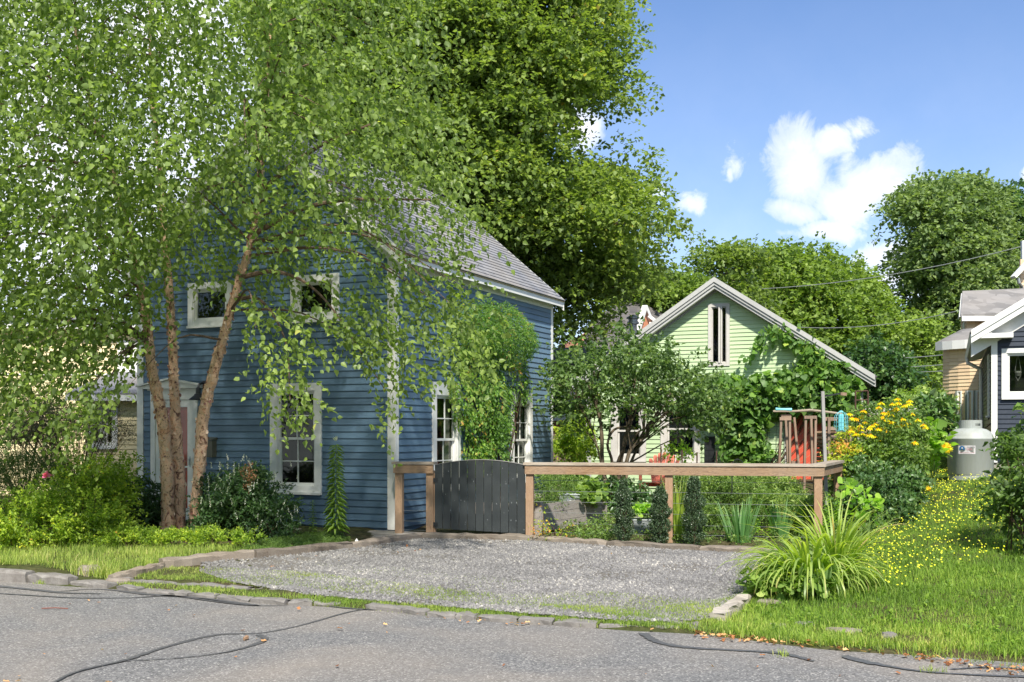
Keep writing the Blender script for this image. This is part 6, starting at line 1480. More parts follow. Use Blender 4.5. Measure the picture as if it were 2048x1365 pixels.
broadleaf('light_bush', 'light green bush behind the yellow flowers', [at(1830, 930, 30), at(1830, 860, 30), at(1830, 830, 30)], [.08, .05, .03], [(lt, 1, 30, 1.5)], 70, 30, .12, 30, 1.5, 'midleaf', clump=(.5, .5, .35), nb=10, tint0=.7, group=None, seed=1, slen=.25)
# treeline closing the far distance
L = Leaves(); mb = MB()
for i in range(34):
    a = R(-64+i*3.9); r_ = 92+random.uniform(-6, 6); c = np.array([math.sin(a)*r_, math.cos(a)*r_, 3.2]); n = 420
    P = ell(n, c, (6, 5, random.uniform(4.5, 6.5)), .3, .3); sprigs(L, P, rnd_dir(n), 4, .8, .7, .9, .35+.1*random.random(), 'leaf')
for i in range(22):     # unseen street trees behind the viewer, added for reflections in the window panes
    a = R(100+i*8); r_ = 21+random.uniform(-3, 5); c = np.array([math.sin(a)*r_, math.cos(a)*r_, 5.0]); n = 260
    P = ell(n, c, (3.5, 3, random.uniform(3.5, 4.6)), .3, .3); sprigs(L, P, rnd_dir(n), 4, .6, .55, .9, .35+.1*random.random(), 'leaf')
tag(L.build('woods_and_street_trees', M['farleaf'], None, 'stuff'), 'far-off line of woods behind the houses and unseen street trees behind the viewer', 'woods')

# ---- shrubs and garden plants
def shrub(name, label, cat, ells, n, k, leaf, width, mat, tint0=.45, tsd=.1, shape='leaf', group=None, stems=8, stem_mat='twig', base=None, up=.5, droop=.3, slen=.16, bias=.4, spread=.8, zmin=None, kind=None, nclump=0, r_st=.008):
    """ells: (px, py, Y, rx px, rz px, ry metres)"""
    E = [(at(px, py, Y), rx/F*Y, ry, rz/F*Y) for (px, py, Y, rx, rz, ry) in ells]
    b_ = base or Vector((E[0][0].x, E[0][0].y, 0)); b_ = Vector((b_.x, b_.y, tz(b_.x, b_.y)))
    t = thing(name, b_, label, cat, group, kind); L = Leaves(); vol = [e[1]*e[2]*e[3] for e in E]; tot = sum(vol); mb = MB()
    for e, v in zip(E, vol):
        m_ = max(10, int(n*v/tot)); gz = tz(e[0].x, e[0].y) if zmin is None else zmin
        if nclump:
            kc = max(6, int(nclump*v/tot)); KC = ell(kc, e[0], (e[1]*.85, e[2]*.85, e[3]*.85), .5, gz+.06); KT = rng.normal(0, tsd, kc); ii = rng.integers(0, kc, m_); rr = (e[1]*e[2]*e[3])**(1/3)*.30
            P = KC[ii]+rnd_dir(m_)*(rng.random(m_)**.5)[:, None]*rr*np.array([1, 1, .8]); P[:, 2] = np.maximum(P[:, 2], gz+.03); tt = tint0+KT[ii]
        else: P = ell(m_, e[0], (e[1], e[2], e[3]), bias, gz+.03); tt = tint0+rng.normal(0, tsd, m_)
        A_ = unit((P-np.array(e[0]))/np.array([e[1], e[2], e[3]])+rnd_dir(m_)*.5+np.array([0, 0, .35]))
        sprigs(L, P, A_, k, slen, leaf, width, tt, shape, droop, spread, up)
        for i in range(max(2, int(stems*v/tot))):
            T_ = P[rng.integers(0, m_)]; s_ = Vector((e[0].x+random.uniform(-.25, .25)*e[1], e[0].y+random.uniform(-.25, .25)*e[2], gz-.03)) if e[0].z-e[3] < gz+.6 else Vector((b_.x, b_.y, b_.z))
            mid = (s_*.5+Vector(T_)*.5)+Vector((0, 0, .08)); q_ = cr([tuple(s_), tuple(mid), tuple(T_)], 3); mb.tube(q_, [r_st*(1-.6*j/(len(q_)-1)) for j in range(len(q_))], 5, cap=False)
    L.build('foliage', M[mat], t, 'stuff')
    if mb.v: mb.build('stems', M[stem_mat], t, 'stuff')
    return t
shrub('rose_bush', 'big yellow-green rugosa rose filling the lower left corner', 'bush', [(80, 1040, 13.6, 130, 75, .9), (170, 985, 14.0, 110, 75, .9), (230, 960, 14.6, 70, 50, .7), (20, 1080, 13.2, 80, 40, .6), (200, 1060, 13.6, 90, 50, .6), (-80, 1040, 13.4, 90, 70, .8)], 5200, 7, .038, .62, 'roseleaf', .42, .14, 'leaf6', stems=60, nclump=260, slen=.12, up=.8)
shrub('low_rose_row', 'low yellowing rose shoots spreading around the birch base', 'bush', [(250, 1085, 13.5, 60, 26, .5), (330, 1092, 13.4, 60, 22, .45), (420, 1088, 13.5, 60, 24, .45), (480, 1098, 13.3, 40, 16, .4)], 1500, 6, .032, .6, 'roseleaf', .42, .13, 'leaf6', stems=30, nclump=120, slen=.1, up=.8)
L = Leaves(); c = at(92, 950, 13.2)
P = np.tile(np.array(c), (16, 1))+rng.normal(0, .015, (16, 3)); L.add(P, rnd_dir(16), rnd_dir(16), .05, .9, rng.random(16), 'round'); tag(L.build('rose_bloom', M['pink_fl']), 'single pink rose bloom on the big rugosa rose', 'flower')
shrub('juniper_mound', 'smooth dark green mound of fine foliage at the left edge', 'bush', [(20, 960, 15.5, 90, 50, .8), (70, 935, 15.8, 50, 30, .6), (-90, 960, 15.4, 80, 60, .8)], 5200, 5, .05, .12, 'midleaf', .30, .06, 'leaf', stems=4, slen=.12, up=.2, spread=.5, bias=.25)
shrub('smoke_shrub', 'sparse purple-grey twiggy shrub before the yellow house', 'bush', [(150, 840, 18, 130, 60, .8), (60, 850, 18, 70, 60, .8), (240, 865, 18.3, 40, 35, .5)], 3300, 5, .03, .4, 'haze_twig', .4, .15, stems=170, slen=.12, r_st=.006, nclump=200)
shrub('small_leaf_bush', 'yellow-green bush behind the twiggy shrub by the yellow house', 'bush', [(50, 790, 20, 70, 50, .7), (130, 850, 20, 90, 50, .6), (-40, 850, 19.5, 80, 70, .7), (30, 880, 18.8, 70, 40, .6)], 2600, 5, .045, .6, 'midleaf', .62, .14, stems=40, nclump=140)
shrub('clethra_bush', 'dark glossy bush with white flower spikes under the front window', 'bush', [(470, 1010, 14.6, 75, 75, .65), (540, 1040, 14.4, 55, 55, .55), (430, 1050, 14.5, 50, 50, .5), (500, 975, 14.8, 50, 45, .45), (560, 1000, 14.7, 30, 40, .3)], 2900, 6, .052, .5, 'darkleaf', .45, .13, 'leaf6', stems=50, nclump=190, slen=.15)
L = Leaves(); P = np.array([tuple(at(x, y, Y)) for x, y, Y in [(random.gauss(475, 45), random.uniform(920, 1000), 14.2) for _ in range(34)]+[(random.uniform(400, 600), random.uniform(960, 1060), 13.95) for _ in range(26)]])
sprigs(L, P, np.tile([0, 0, 1.], (len(P), 1))+rnd_dir(len(P))*.4, 14, .09, .014, .9, .6, 'leaf', .0, 1.5, .5)
tag(L.build('white_flower_spikes', M['white_fl'], None, 'stuff'), 'small white bottlebrush spikes over the dark glossy bush', 'flowers')
L = Leaves(); P = ell(60, at(497, 955, 14.25), (.11, .08, .2), .5); sprigs(L, P, rnd_dir(60)+np.array([0, 0, .6]), 8, .06, .02, .8, .5, 'leaf', 0, 1.2); tag(L.build('brown_seed_plume', M['brownseed'], None, 'stuff'), 'rusty brown seed plume rising from the glossy bush', 'flower')
shrub('peony_bush', 'dark pointed-leaf plant squeezed left of the birch stems', 'bush', [(275, 1010, 15.3, 45, 45, .4), (300, 1040, 15.2, 40, 35, .4)], 420, 5, .10, .3, 'darkleaf', .35, .1, 'leaf6', stems=14)
# ground cover
L = Leaves(); P = ground_scatter(5200, [(470, 1112), (520, 1092), (600, 1074), (680, 1072), (702, 1086), (640, 1098), (530, 1110)], 0); P[:, 2] += rng.uniform(.0, .06, len(P))*(.6+.8*lownoise(P, 5)); sprigs(L, P, rnd_dir(len(P))+np.array([0, 0, .8]), 4, .03, .016, .6, .4+.25*(lownoise(P, 6)-.5), 'leaf')
tag(L.build('thyme_groundcover', M['midleaf'], None, 'stuff'), 'low mat of bright green groundcover beside the board walk', 'groundcover')
L = Leaves(); P = ground_scatter(3800, [(1075, 1088), (1080, 1050), (1230, 1020), (1500, 1000), (1640, 1000), (1645, 1100), (1540, 1100), (1210, 1088)], .1); P = P[rng.random(len(P)) < .2+lownoise(P, 3, 7)]; P[:, 2] += rng.uniform(0, .12, len(P)); sprigs(L, P, rnd_dir(len(P))+np.array([0, 0, 1.]), 5, .07, .03, .6, .5+.4*(lownoise(P, 3)-.5), 'leaf6')
tag(L.build('garden_weeds', M['midleaf'], None, 'stuff'), 'low mixed weeds carpeting the garden inside the fence', 'groundcover')
L = Leaves(); P = ground_scatter(3600, [(1690, 1120), (1650, 1060), (1650, 960), (1800, 920), (1900, 905), (1900, 930), (1830, 1000), (1770, 1080)], .1); P[:, 2] += rng.uniform(0, .25, len(P)); sprigs(L, P, rnd_dir(len(P))+np.array([0, 0, 1.]), 5, .1, .045, .6, .4+.3*(lownoise(P, 3)-.5), 'leaf6')
tag(L.build('border_weeds', M['midleaf'], None, 'stuff'), 'tangled low greenery between lawn and garden fence', 'groundcover')
# white lily stalk and companion
def stalk(name, label, px, py0, py1, Y, n, leaf, width, mat, tint, cat='plant', group=None, r=.007, droop=.5, top=0, leafend=1.0, lean=0, base_z=None):
    b_ = at(px, py0, Y); 
    if base_z is None: b_.z = tz(b_.x, b_.y)
    tp = at(px+lean, py1, Y); t = thing(name, b_, label, cat, group); k = MB(); k.tube([b_, (b_+tp)/2+Vector((.01, 0, 0)), tp], [r, r*.9, r*.6], 6); k.build('stem', M['stem'], t)
    f = np.linspace(.12, leafend, n); P = np.array(b_)+(np.array(tp)-np.array(b_))*f[:, None]; a = np.arange(n)*2.4; d = np.stack([np.cos(a), np.sin(a), np.full(n, .25)], 1)
    L = Leaves(); sz = leaf*(1-.45*f)*rng.uniform(.85, 1.15, n); L.add(P, d+np.array([0, 0, -.35*droop]), np.tile([0, 0, 1.], (n, 1))+rnd_dir(n)*.2+d*.3, sz, width, tint+rng.normal(0, .12, n), 'leaf6'); L.build('leaves', M[mat], t, 'stuff'); return t
ly = stalk('lily_plant', 'tall single lily stalk with whorled narrow leaves before the blue wall', 672, 1088, 890, 14.5, 190, .21, .19, 'midleaf', .66, droop=1.2)
L = Leaves(); c = np.array(at(673, 882, 14.5)); L.add(np.tile(c, (7, 1)), rnd_dir(7)*.5+np.array([-.3, 0, .7]), rnd_dir(7), .07, .28, rng.random(7), 'leaf6'); L.build('white_bud', M['white_fl'], ly)
stalk('young_lilac_sprig', 'little leafy sprig standing left of the tall lily', 625, 1078, 1003, 14.7, 46, .085, .5, 'midleaf', .45, leafend=1)
k = MB(); p = at(711, 1085, 14.2); k.prism([p+Vector((-.02, 0, -.02)), p+Vector((.03, 0, -.02)), p+Vector((.035, 0, .015)), p+Vector((.012, 0, .05)), p+Vector((-.005, 0, .02))], (0, .03, 0)); tag(k.build('white_marker', M['white']), 'small white pointed marker on the timber near the walk', 'marker')
# columnar hollies
for px, base, top, w, lb in ((1247, 1093, 968, 15, 'left of the three columnar hollies, slimmest, beside the raised bed'), (1320, 1100, 982, 17, 'middle of the three columnar hollies, in front of the fence post'), (1388, 1104, 962, 18, 'right of the three columnar hollies, tallest, before the iris')):
    Y = 14.35; b_ = at(px, base, Y); b_.z = tz(b_.x, Y); t = thing('columnar_holly', b_, lb, 'shrub', 'columnar hollies along the fence'); H_ = at(0, top, Y).z-b_.z; n = 1500; f = rng.random(n)**.8; a = rng.uniform(0, 6.28, n)
    R_ = w/F*Y*np.interp(f, [0, .12, .3, .55, .8, 1], [.55, 1.0, 1.15, 1.1, .8, .25])*rng.uniform(.25, 1, n)**.5*(1+.25*np.sin(f*23+px)); P = np.stack([b_.x+R_*np.cos(a), b_.y+R_*np.sin(a), b_.z+f*H_], 1)
    L = Leaves(); sprigs(L, P, np.stack([np.cos(a)*.3, np.sin(a)*.3, np.ones(n)], 1), 7, .055, .021, .66, .42+rng.normal(0, .08, n), 'leaf', -.1, 1.0, .2); L.build('foliage', M['hollyleaf'], t, 'stuff')
    k = MB()
    for j in range(7): aa = j*.9; k.tube([b_, b_+Vector((.04*math.cos(aa), .04*math.sin(aa), H_*.5)), b_+Vector((.05*math.cos(aa), .05*math.sin(aa), H_*.92))], .005, 5)
    k.build('stems', M['twig'], t)
# lilac: many leaning stems, wide crown
lil = thing('lilac_tree', at(1225, 1010, 19.5), 'multi-stemmed lilac with wide leafy crown before the green cottage', 'tree')
lst = []; k = MB()
for pts in ([(1220, 1010, .06), (1205, 930, .05), (1204, 880, .045), (1200, 840, .035), (1185, 790, .02), (1170, 760, .01)], [(1222, 1010, .05), (1225, 930, .035), (1215, 890, .03), (1228, 860, .028), (1260, 848, .02), (1280, 800, .01)],
            [(1228, 1012, .05), (1232, 940, .04), (1245, 900, .03), (1262, 850, .025), (1262, 800, .015)], [(1235, 1012, .07), (1240, 930, .055), (1253, 870, .045), (1262, 830, .035), (1270, 760, .02)],
            [(1238, 1012, .05), (1252, 925, .035), (1272, 870, .025), (1295, 855, .02), (1312, 832, .015), (1325, 800, .01)], [(1235, 1012, .05), (1262, 925, .035), (1285, 880, .028), (1310, 840, .02), (1328, 812, .015), (1345, 780, .01)],
            [(1236, 1010, .04), (1210, 960, .03), (1196, 900, .02), (1180, 850, .02), (1150, 800, .01)], [(1240, 1010, .05), (1248, 950, .04), (1262, 900, .035), (1285, 875, .03), (1290, 820, .02), (1300, 770, .01)]):
    Q = cr([(*at(x, y, 19.5+random.uniform(-.2, .2)), r*.8) for (x, y, r) in pts], 4); k.tube([q[:3] for q in Q], [q[3] for q in Q], 8, jit=.06); lst += [(q[:3], q[3]) for q in Q]
k.build('trunk', M['lilacbark'], lil, smooth=True)
lp = [(1108, 780), (1110, 740), (1130, 710), (1165, 700), (1190, 715), (1225, 690), (1255, 672), (1285, 685), (1310, 700), (1330, 720), (1370, 735), (1400, 760), (1430, 775), (1440, 810), (1420, 850), (1370, 840), (1330, 825), (1300, 815), (1270, 830), (1230, 845), (1190, 835), (1150, 830), (1115, 815)]
C_ = sample_crown(1500, lp, 19.5, 1.7, [(1165, 770, 20, .5)]); L = Leaves(); tt = .45+.5*(C_[:, 0] < at(1200, 0, 19.5)[0])*.25+rng.normal(0, .12, len(C_)); K = C_[rng.integers(0, 160, 1500)]; C_[160:] = K[160:]+rng.normal(size=(1340, 3))*.17
sprigs(L, C_, unit(C_-np.array(at(1250, 850, 19.5)))+rnd_dir(1500)*.4, 7, .22, .085, .68, tt, 'leaf6', .35, .8, .6); L.build('crown', M['lilacleaf'], lil, 'stuff')
k = MB(); tree_branches(k, lst, C_, 90, .018, .0, 4); k.build('branches', M['lilacbark'], lil)
shrub('gold_bush', 'sunlit yellow-green bush in the gap before the brown fence', 'bush', [(1150, 870, 22.5, 38, 45, .6), (1130, 900, 22.5, 25, 30, .5), (1165, 905, 22, 22, 28, .4)], 900, 5, .07, .65, 'roseleaf', .42, .13, 'leaf6', stems=16, nclump=60)
# wall vine on the blue house
def wall_vine(name, label, fac, poly, n, k, leaf, width, mat, tint0, o0, o1, shape='leaf6', slen=.12, droop=.7, cat='vine', trunkm='twig', stems=14, clump=70, root=None, thickfn=None, csd=.15):
    P = []
    xs = [p[0] for p in poly]; ys = [p[1] for p in poly]
    while len(P) < clump:
        x, y = random.uniform(min(xs), max(xs)), random.uniform(min(ys), max(ys))
        if in_poly(np.array([[x, y]]), poly)[0]: P.append((x, y))
    cl = []
    for x, y in P: t_ = fac.t(x, .15); z_ = fac.z(t_, y, .15); cl.append((t_, z_))
    pts = [(fac.t(x, .15), 0) for x, y in poly]
    T = np.array([(fac.t(x, .15), fac.z(fac.t(x, .15), y, .15)) for x, y in poly]); Tl = [tuple(p) for p in T]; cl = np.array(cl); out = []; tot = 0; ct = rng.normal(0, .12, len(cl)); ti = []
    while tot < n:
        ii = rng.integers(0, len(cl), n); Q = cl[ii]+rng.normal(0, csd, (n, 2)); ok_ = in_poly(Q, Tl); out.append(Q[ok_]); ti.append(ct[ii][ok_]); tot += ok_.sum()
    Q = np.concatenate(out)[:n]; ti = np.concatenate(ti)[:n]
    d_ = poly_dist(Q, Tl); th = o0+(o1-o0)*np.sqrt(np.clip(d_/.5, .03, 1))*(thickfn(Q) if thickfn else 1)
    off = th*rng.random(n)**.5
    W_ = np.array(fac.o)+Q[:, :1]*np.array(fac.d)+off[:, None]*np.array(fac.n)+np.stack([np.zeros(n), np.zeros(n), Q[:, 1]], 1)
    base = fac.P(float(cl[:, 0].mean()), 0, .1) if root is None else root; base.z = tz(base.x, base.y); t = thing(name, base, label, cat)
    L = Leaves(); A_ = rnd_dir(n)*.7+np.array(fac.n)*.5+np.array([0, 0, -.4])
    sprigs(L, W_, A_, k, slen, leaf, width, tint0+ti+.0, shape, droop, .9, .3); L.build('foliage', M[mat], t, 'stuff')
    mb = MB()
    for i in range(stems):
        c = cl[rng.integers(0, len(cl))]; q_ = cr([tuple(base), tuple(fac.P(base_t(fac, base)*.6+c[0]*.4, c[1]*.4, .05)), tuple(fac.P(c[0], c[1], .08))], 5); mb.tube(q_, [.012*(1-.6*j/(len(q_)-1)) for j in range(len(q_))], 5, cap=False)
    mb.build('stems', M[trunkm], t, 'stuff') if mb.v else None; return t
def base_t(fac, p): return (Vector((p[0], p[1], 0))-fac.o).dot(fac.d)
wall_vine('clematis_vine', 'big bushy clematis bulging from the blue side wall between its windows', BS, [(905, 640), (925, 605), (965, 595), (1010, 605), (1045, 635), (1058, 680), (1050, 725), (1020, 745), (960, 740), (915, 720)], 3300, 6, .042, .4, 'vineleaf', .60, .1, .55, 'leaf', .10, .3, stems=6, root=BS.P(3.2, 0, .2))
wall_vine('creeper_vine', 'yellowing creeper hanging down the wall from the clematis to the gate', BS, [(912, 700), (1000, 700), (1050, 720), (1058, 790), (1020, 800), (1015, 930), (1000, 960), (930, 960), (935, 880), (912, 820), (905, 770)], 1100, 5, .062, .55, 'vineleaf', .66, .04, .35, 'leaf6', .12, .9, stems=46, clump=60, csd=.13, root=BS.P(3.6, 0, .15))
# grape on the cottage
gp = [(1395, 760), (1440, 735), (1490, 750), (1530, 745), (1570, 735), (1600, 715), (1640, 708), (1690, 720), (1715, 745), (1722, 790), (1715, 850), (1690, 850), (1660, 825), (1620, 815), (1580, 812), (1545, 805), (1530, 850), (1532, 930), (1500, 935), (1490, 870), (1478, 845), (1470, 920), (1445, 930), (1440, 860), (1450, 840), (1430, 820), (1400, 830)]
wall_vine('grape_vine', 'vigorous grapevine draped across the green cottage front', GH, gp, 1150, 4, .14, .8, 'grapeleaf', .55, .08, .5, 'lobed', .22, .6, stems=26, clump=150, csd=.22, root=GH.P(1.0, 0, .2))
wall_vine('grape_tendril', 'grape shoots climbing over the white rake of the cottage', GH, [(1488, 712), (1520, 665), (1560, 632), (1570, 640), (1640, 690), (1700, 730), (1690, 740), (1600, 700), (1560, 665), (1530, 690), (1495, 718)], 150, 3, .12, .8, 'grapeleaf', .62, .25, .5, 'lobed', .15, .6, stems=0, clump=40, csd=.12, root=GH.P(1.5, 0, .2))
# garden inside the fence
shrub('nasturtium_plant', 'mound of round bright nasturtium leaves in the raised bed', 'plant', [(1185, 985, 17.0, 26, 24, .35), (1165, 1000, 16.8, 20, 16, .3)], 150, 3, .085, .95, 'midleaf', .68, .1, 'round', stems=10, up=1.2, slen=.08, zmin=.33, stem_mat='stem')
shrub('lavender_plant', 'grey-green feathery plant at the near end of the raised bed', 'plant', [(1095, 990, 16.2, 24, 40, .3), (1120, 970, 16.8, 28, 28, .3)], 520, 5, .05, .25, 'midleaf', .5, .14, 'leaf', stems=16, zmin=.33, stem_mat='stem')
shrub('tomato_plant', 'tall pale leafy plant above the galvanised tub', 'plant', [(1140, 965, 17.4, 30, 28, .3), (1120, 955, 18, 36, 18, .3)], 260, 5, .07, .5, 'midleaf', .6, .12, 'leaf6', stems=12, zmin=.33, stem_mat='stem')
shrub('lettuce_plant', 'frilly lime lettuce filling the galvanised tub by the path', 'plant', [(1288, 1030, 15.85, 24, 14, .16)], 130, 4, .06, .85, 'lime', .5, .12, 'round', stems=2, slen=.05, zmin=.2, stem_mat='stem')
shrub('hydrangea_bush', 'dark large-leafed bush under the lilac stems', 'bush', [(1230, 985, 19.3, 50, 22, .5), (1265, 1000, 18.6, 34, 20, .5), (1340, 1022, 18, 50, 14, .5)], 420, 5, .09, .6, 'darkleaf', .5, .13, 'leaf6', stems=18)
shrub('yellow_weed', 'yellow-green leafy sprig in front of the red chair', 'plant', [(1352, 902, 19.5, 18, 14, .2), (1370, 912, 19.5, 12, 12, .2)], 60, 5, .065, .55, 'lime', .55, .12, 'leaf6', stems=8)
shrub('brown_weed', 'straggly reddish weeds by the bottom fence wire near the gate', 'plant', [(1110, 1066, 14.9, 36, 18, .15), (1085, 1045, 14.9, 8, 34, .1)], 45, 5, .04, .5, 'roseleaf', .75, .15, 'leaf6', stems=14)
shrub('herb_clump', 'fresh green herb clump between raised bed and path', 'plant', [(1190, 1068, 14.9, 32, 16, .25), (1212, 1050, 15.1, 16, 16, .2)], 150, 5, .04, .55, 'midleaf', .6, .12, 'leaf6', stems=14, stem_mat='stem')
for (ells, n, tn, lb, nm) in (([(1400, 985, 17, 70, 45, .7), (1480, 980, 17.2, 70, 40, .7), (1560, 985, 17, 60, 40, .7)], 2600, .62, 'feathery green asparagus and phlox filling the garden behind the fence', 'garden_perennials'),
                              ([(1590, 1020, 15.8, 50, 45, .5), (1540, 1010, 16, 40, 35, .4)], 900, .72, 'bright leafy perennials beside the fence corner post', 'garden_perennials'),
                              ([(1350, 1040, 15.8, 40, 40, .4), (1420, 1030, 16.2, 50, 36, .4)], 800, .5, 'tangle of leafy stems behind the middle holly', 'garden_perennials')):
    shrub(nm, lb, 'plant', ells, n, 6, .055, .28, 'midleaf', tn, .14, 'leaf6', stems=60, stem_mat='stem', nclump=90, slen=.16, up=.4)
for px, top, lb in ((1513, 985, 'tall lily-like shoot behind the fence wires, left'), (1545, 1015, 'shorter lily-like shoot beside the tall one'), (1600, 1000, 'lily-like shoot close to the corner post'), (1655, 985, 'pale shoot just outside the corner post'), (1675, 990, 'second pale shoot outside the corner post')):
    stalk('leafy_shoot', lb, px, 1085, top, 15.0, 70, .10, .22, 'lime', .42, droop=.4)
def strap_clump(name, label, px, py, Y, n, h, spread, w, mat, tint, lean=1.0, stiff=.5, seg=7, cat='plant', group=None, base_z=None):
    b_ = at(px, py, Y); b_.z = tz(b_.x, b_.y) if base_z is None else base_z; t = thing(name, b_, label, cat, group); L = Leaves(); V = []; T = []; tn = []; c0 = 0
    for i in range(n):
        a = random.uniform(0, 6.283); L_ = h*random.uniform(.6, 1.15); ww = w*random.uniform(.7, 1.2); out = random.uniform(.15, 1)*lean; u_ = Vector((math.cos(a), math.sin(a), 0)); r0 = random.uniform(0, spread)*.5
        p = b_+u_*r0; el = R(88-out*30); pts = [p.copy()]; side_ = Vector((-u_.y, u_.x, 0)); curl = (1-stiff)*random.uniform(.5, 1.5)
        for j in range(seg): el -= curl*R(34)*(j+1)/seg; p = p+(u_*math.cos(el)+Vector((0, 0, math.sin(el))))*L_/seg; p.z = max(p.z, b_.z+.01); pts.append(p.copy())
        tw = random.uniform(-.5, .5); tt = tint+random.gauss(0, .16)
        for j, q_ in enumerate(pts):
            f = j/seg; wd = ww*.5*(1-f**2.5)+.0008; s2 = (side_*math.cos(tw*f*2)+Vector((0, 0, 1))*math.sin(tw*f*2)*.6)
            V += [q_-s2*wd, q_+s2*wd]; tn += [tt+.45*f**4]*2
        for j in range(seg): i0 = c0+2*j; T += [(i0, i0+1, i0+3), (i0, i0+3, i0+2)]
        c0 += 2*(seg+1)
    L.V = [np.array([tuple(v) for v in V])]; L.T = [np.array(T)]; L.tint = [np.array(tn)]; L.build('leaves', M[mat], t, 'stuff'); return t
strap_clump('daylily_clump', 'huge arching daylily clump at the gravel pad corner', 1622, 1195, 10.0, 470, .82, .5, .030, 'lily', .38, 1.35, .20, seg=9)
strap_clump('daylily_clump', 'upright daylily leaves on the right side of the big clump', 1672, 1180, 10.2, 130, .90, .22, .024, 'lily', .45, .65, .55)
strap_clump('iris_clump', 'blue-green iris fans standing behind the fence wires', 1480, 1092, 14.6, 60, .62, .35, .045, 'iris', .5, .9, .95)
strap_clump('iris_clump', 'smaller iris fan right of the big iris fans', 1560, 1085, 14.9, 34, .55, .2, .04, 'iris', .45, .8, .95)
strap_clump('tall_grass_clump', 'tall bright grass blades between the middle and right hollies', 1352, 1090, 15.0, 70, .85, .2, .018, 'lily', .45, .35, .9)
shrub('docks', 'broad low weed leaves under the daylily clump', 'plant', [(1560, 1180, 9.9, 60, 14, .25), (1610, 1195, 9.7, 60, 14, .25)], 160, 4, .075, .75, 'midleaf', .68, .12, 'round', stems=4, up=1.2, stem_mat='stem')
shrub('milkweed_plant', 'arching stem of big pale oval leaves above the daylilies', 'plant', [(1705, 985, 13, 14, 10, .1), (1720, 1000, 12.9, 14, 10, .1), (1735, 1020, 12.8, 12, 14, .1)], 16, 4, .085, .55, 'lime', .45, .1, 'round', stems=4, stem_mat='stem')
# border right of the fence
shrub('border_shrub', 'large deep green shrub between the fence corner and lawn', 'bush', [(1745, 1010, 15.5, 70, 55, .8), (1790, 975, 16.3, 50, 45, .7), (1720, 960, 16.3, 50, 45, .7), (1780, 1040, 15.2, 40, 30, .5)], 2400, 6, .07, .6, 'darkleaf', .66, .12, 'leaf6', stems=30, nclump=140)
shrub('wilted_climber', 'dry brown and green climber swallowing the fence end post', 'bush', [(1685, 905, 16.8, 26, 55, .35), (1700, 960, 16.6, 24, 50, .3), (1668, 930, 16.4, 16, 30, .2)], 620, 5, .045, .6, 'roseleaf', .62, .28, 'leaf6', stems=60, nclump=60)
shrub('raspberry_canes', 'mixed mid-green canes below the yellow flowers', 'bush', [(1760, 915, 17, 60, 45, .7), (1815, 905, 17.6, 50, 36, .7), (1800, 870, 18, 55, 35, .6), (1845, 885, 18.5, 36, 32, .6)], 2300, 6, .065, .6, 'midleaf', .55, .14, 'leaf6', stems=40, nclump=120, stem_mat='stem')
shrub('squash_leaves', 'broad pale leaves catching light beside the tank', 'plant', [(1840, 870, 18.3, 36, 20, .4), (1866, 905, 18.6, 22, 24, .3)], 90, 3, .16, .9, 'lime', .3, .12, 'lobed', stems=10, up=1.2, stem_mat='stem')
shrub('tall_weed', 'tall broad-leafed plant standing left of the tank', 'plant', [(1868, 825, 20.5, 24, 32, .4), (1876, 865, 20.8, 16, 36, .3)], 210, 4, .14, .6, 'darkleaf', .8, .1, 'leaf6', stems=12, stem_mat='stem')
rud = shrub('rudbeckia_plant', 'tall yellow coneflowers crowded behind the border shrubs', 'plant', [(1760, 850, 17.2, 70, 35, .6), (1800, 830, 17.5, 50, 30, .5)], 500, 5, .07, .45, 'midleaf', .5, .12, 'leaf6', stems=30, stem_mat='stem')
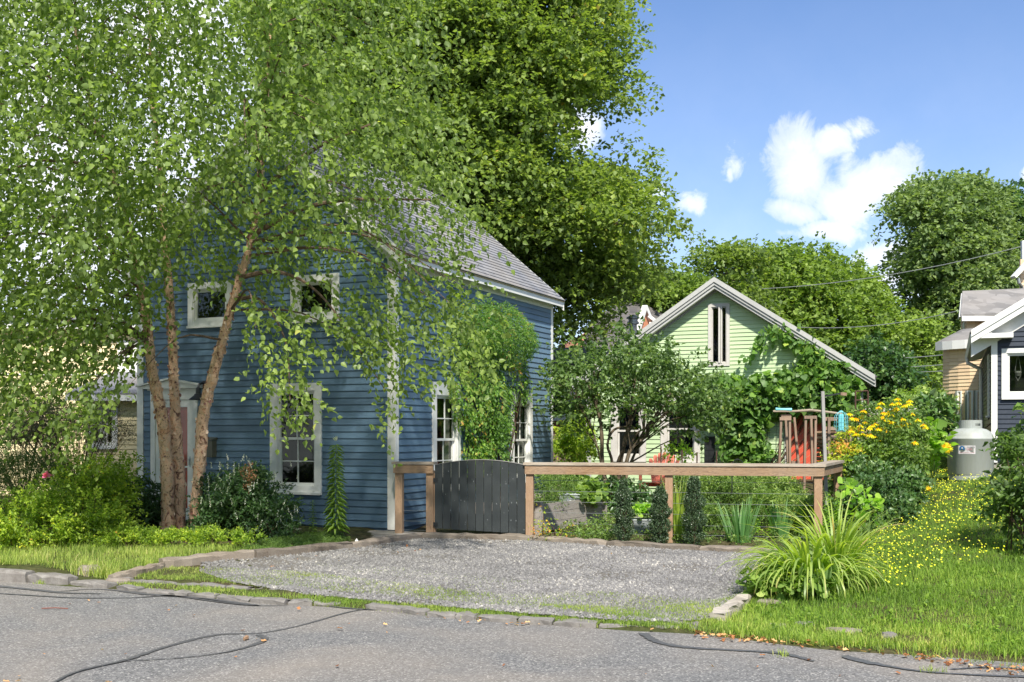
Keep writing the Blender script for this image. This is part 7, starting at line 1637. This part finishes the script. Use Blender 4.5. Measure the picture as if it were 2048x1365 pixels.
fl = [(1700, 828), (1705, 836), (1712, 838), (1704, 855), (1702, 862), (1712, 868), (1724, 833), (1730, 845), (1727, 822), (1762, 806), (1758, 815), (1768, 826), (1765, 834), (1776, 825), (1783, 830), (1773, 840), (1781, 846), (1789, 842), (1794, 798), (1785, 808), (1798, 806), (1793, 817), (1820, 802), (1817, 808), (1808, 812), (1825, 828), (1815, 845), (1812, 850), (1803, 850), (1797, 852), (1750, 848), (1745, 852), (1757, 858), (1762, 862), (1742, 870), (1750, 874), (1755, 880), (1735, 870), (1725, 868), (1720, 852), (1722, 860), (1847, 850), (1852, 855), (1836, 840), (1830, 885), (1768, 855), (1774, 862), (1740, 856), (1787, 820), (1805, 838)]
heads = []
for i, (x, y) in enumerate(fl):
    L = Leaves(); c = np.array(at(x+random.uniform(-1, 1), y, 16.75+random.uniform(-.25, .3))); n = 12; a = np.arange(n)*6.283/n; d = np.stack([np.cos(a), np.sin(a)*.8, -.45+rng.normal(0, .15, n)], 1)
    L.add(np.tile(c, (n, 1)), d, np.tile([0, 0, 1.], (n, 1))+d*.3, rng.uniform(.055, .078, n), .52, rng.random(n), 'leaf6'); L.add(np.tile(c, (8, 1)), rnd_dir(8)+np.array([0, 0, 1.2]), rnd_dir(8), .022, .9, .0, 'leaf')
    L.build('flower_head', M['petal'], rud)
L = Leaves(); 
for x, y in ((1893, 893), (1888, 898), (1897, 899)): c = np.array(at(x, y, 18.3)); n = 14; a = np.arange(n)*6.283/n; d = np.stack([np.cos(a), rng.normal(0, .2, n), np.sin(a)], 1); L.add(np.tile(c, (n, 1)), d, np.tile([0, -1., .2], (n, 1)), .085, .35, rng.random(n)*.6, 'leaf6')
tag(L.build('sunflower_heads', M['petal']), 'drooping golden sunflower heads touching the tank left side', 'flower')
L = Leaves(); c = np.array(at(1857, 978, 16)); n = 12; a = np.arange(n)*6.283/n; d = np.stack([np.cos(a), rng.normal(0, .2, n), np.sin(a)*.8], 1); L.add(np.tile(c, (n, 1)), d, np.tile([0, -1., .2], (n, 1)), .05, .35, rng.random(n)*.6, 'leaf6')
tag(L.build('lone_coneflower', M['petal']), 'single yellow coneflower leaning over the lawn edge', 'flower')
shrub('viburnum_bush', 'big-leafed green bush entering at the right edge', 'bush', [(2050, 930, 11.5, 55, 60, .5), (2060, 1010, 11.3, 60, 60, .5), (2090, 880, 11.8, 60, 60, .5), (2020, 960, 11.6, 30, 40, .3)], 520, 5, .085, .5, 'midleaf', .32, .14, 'leaf6', stems=26, nclump=50, slen=.2, droop=.5)
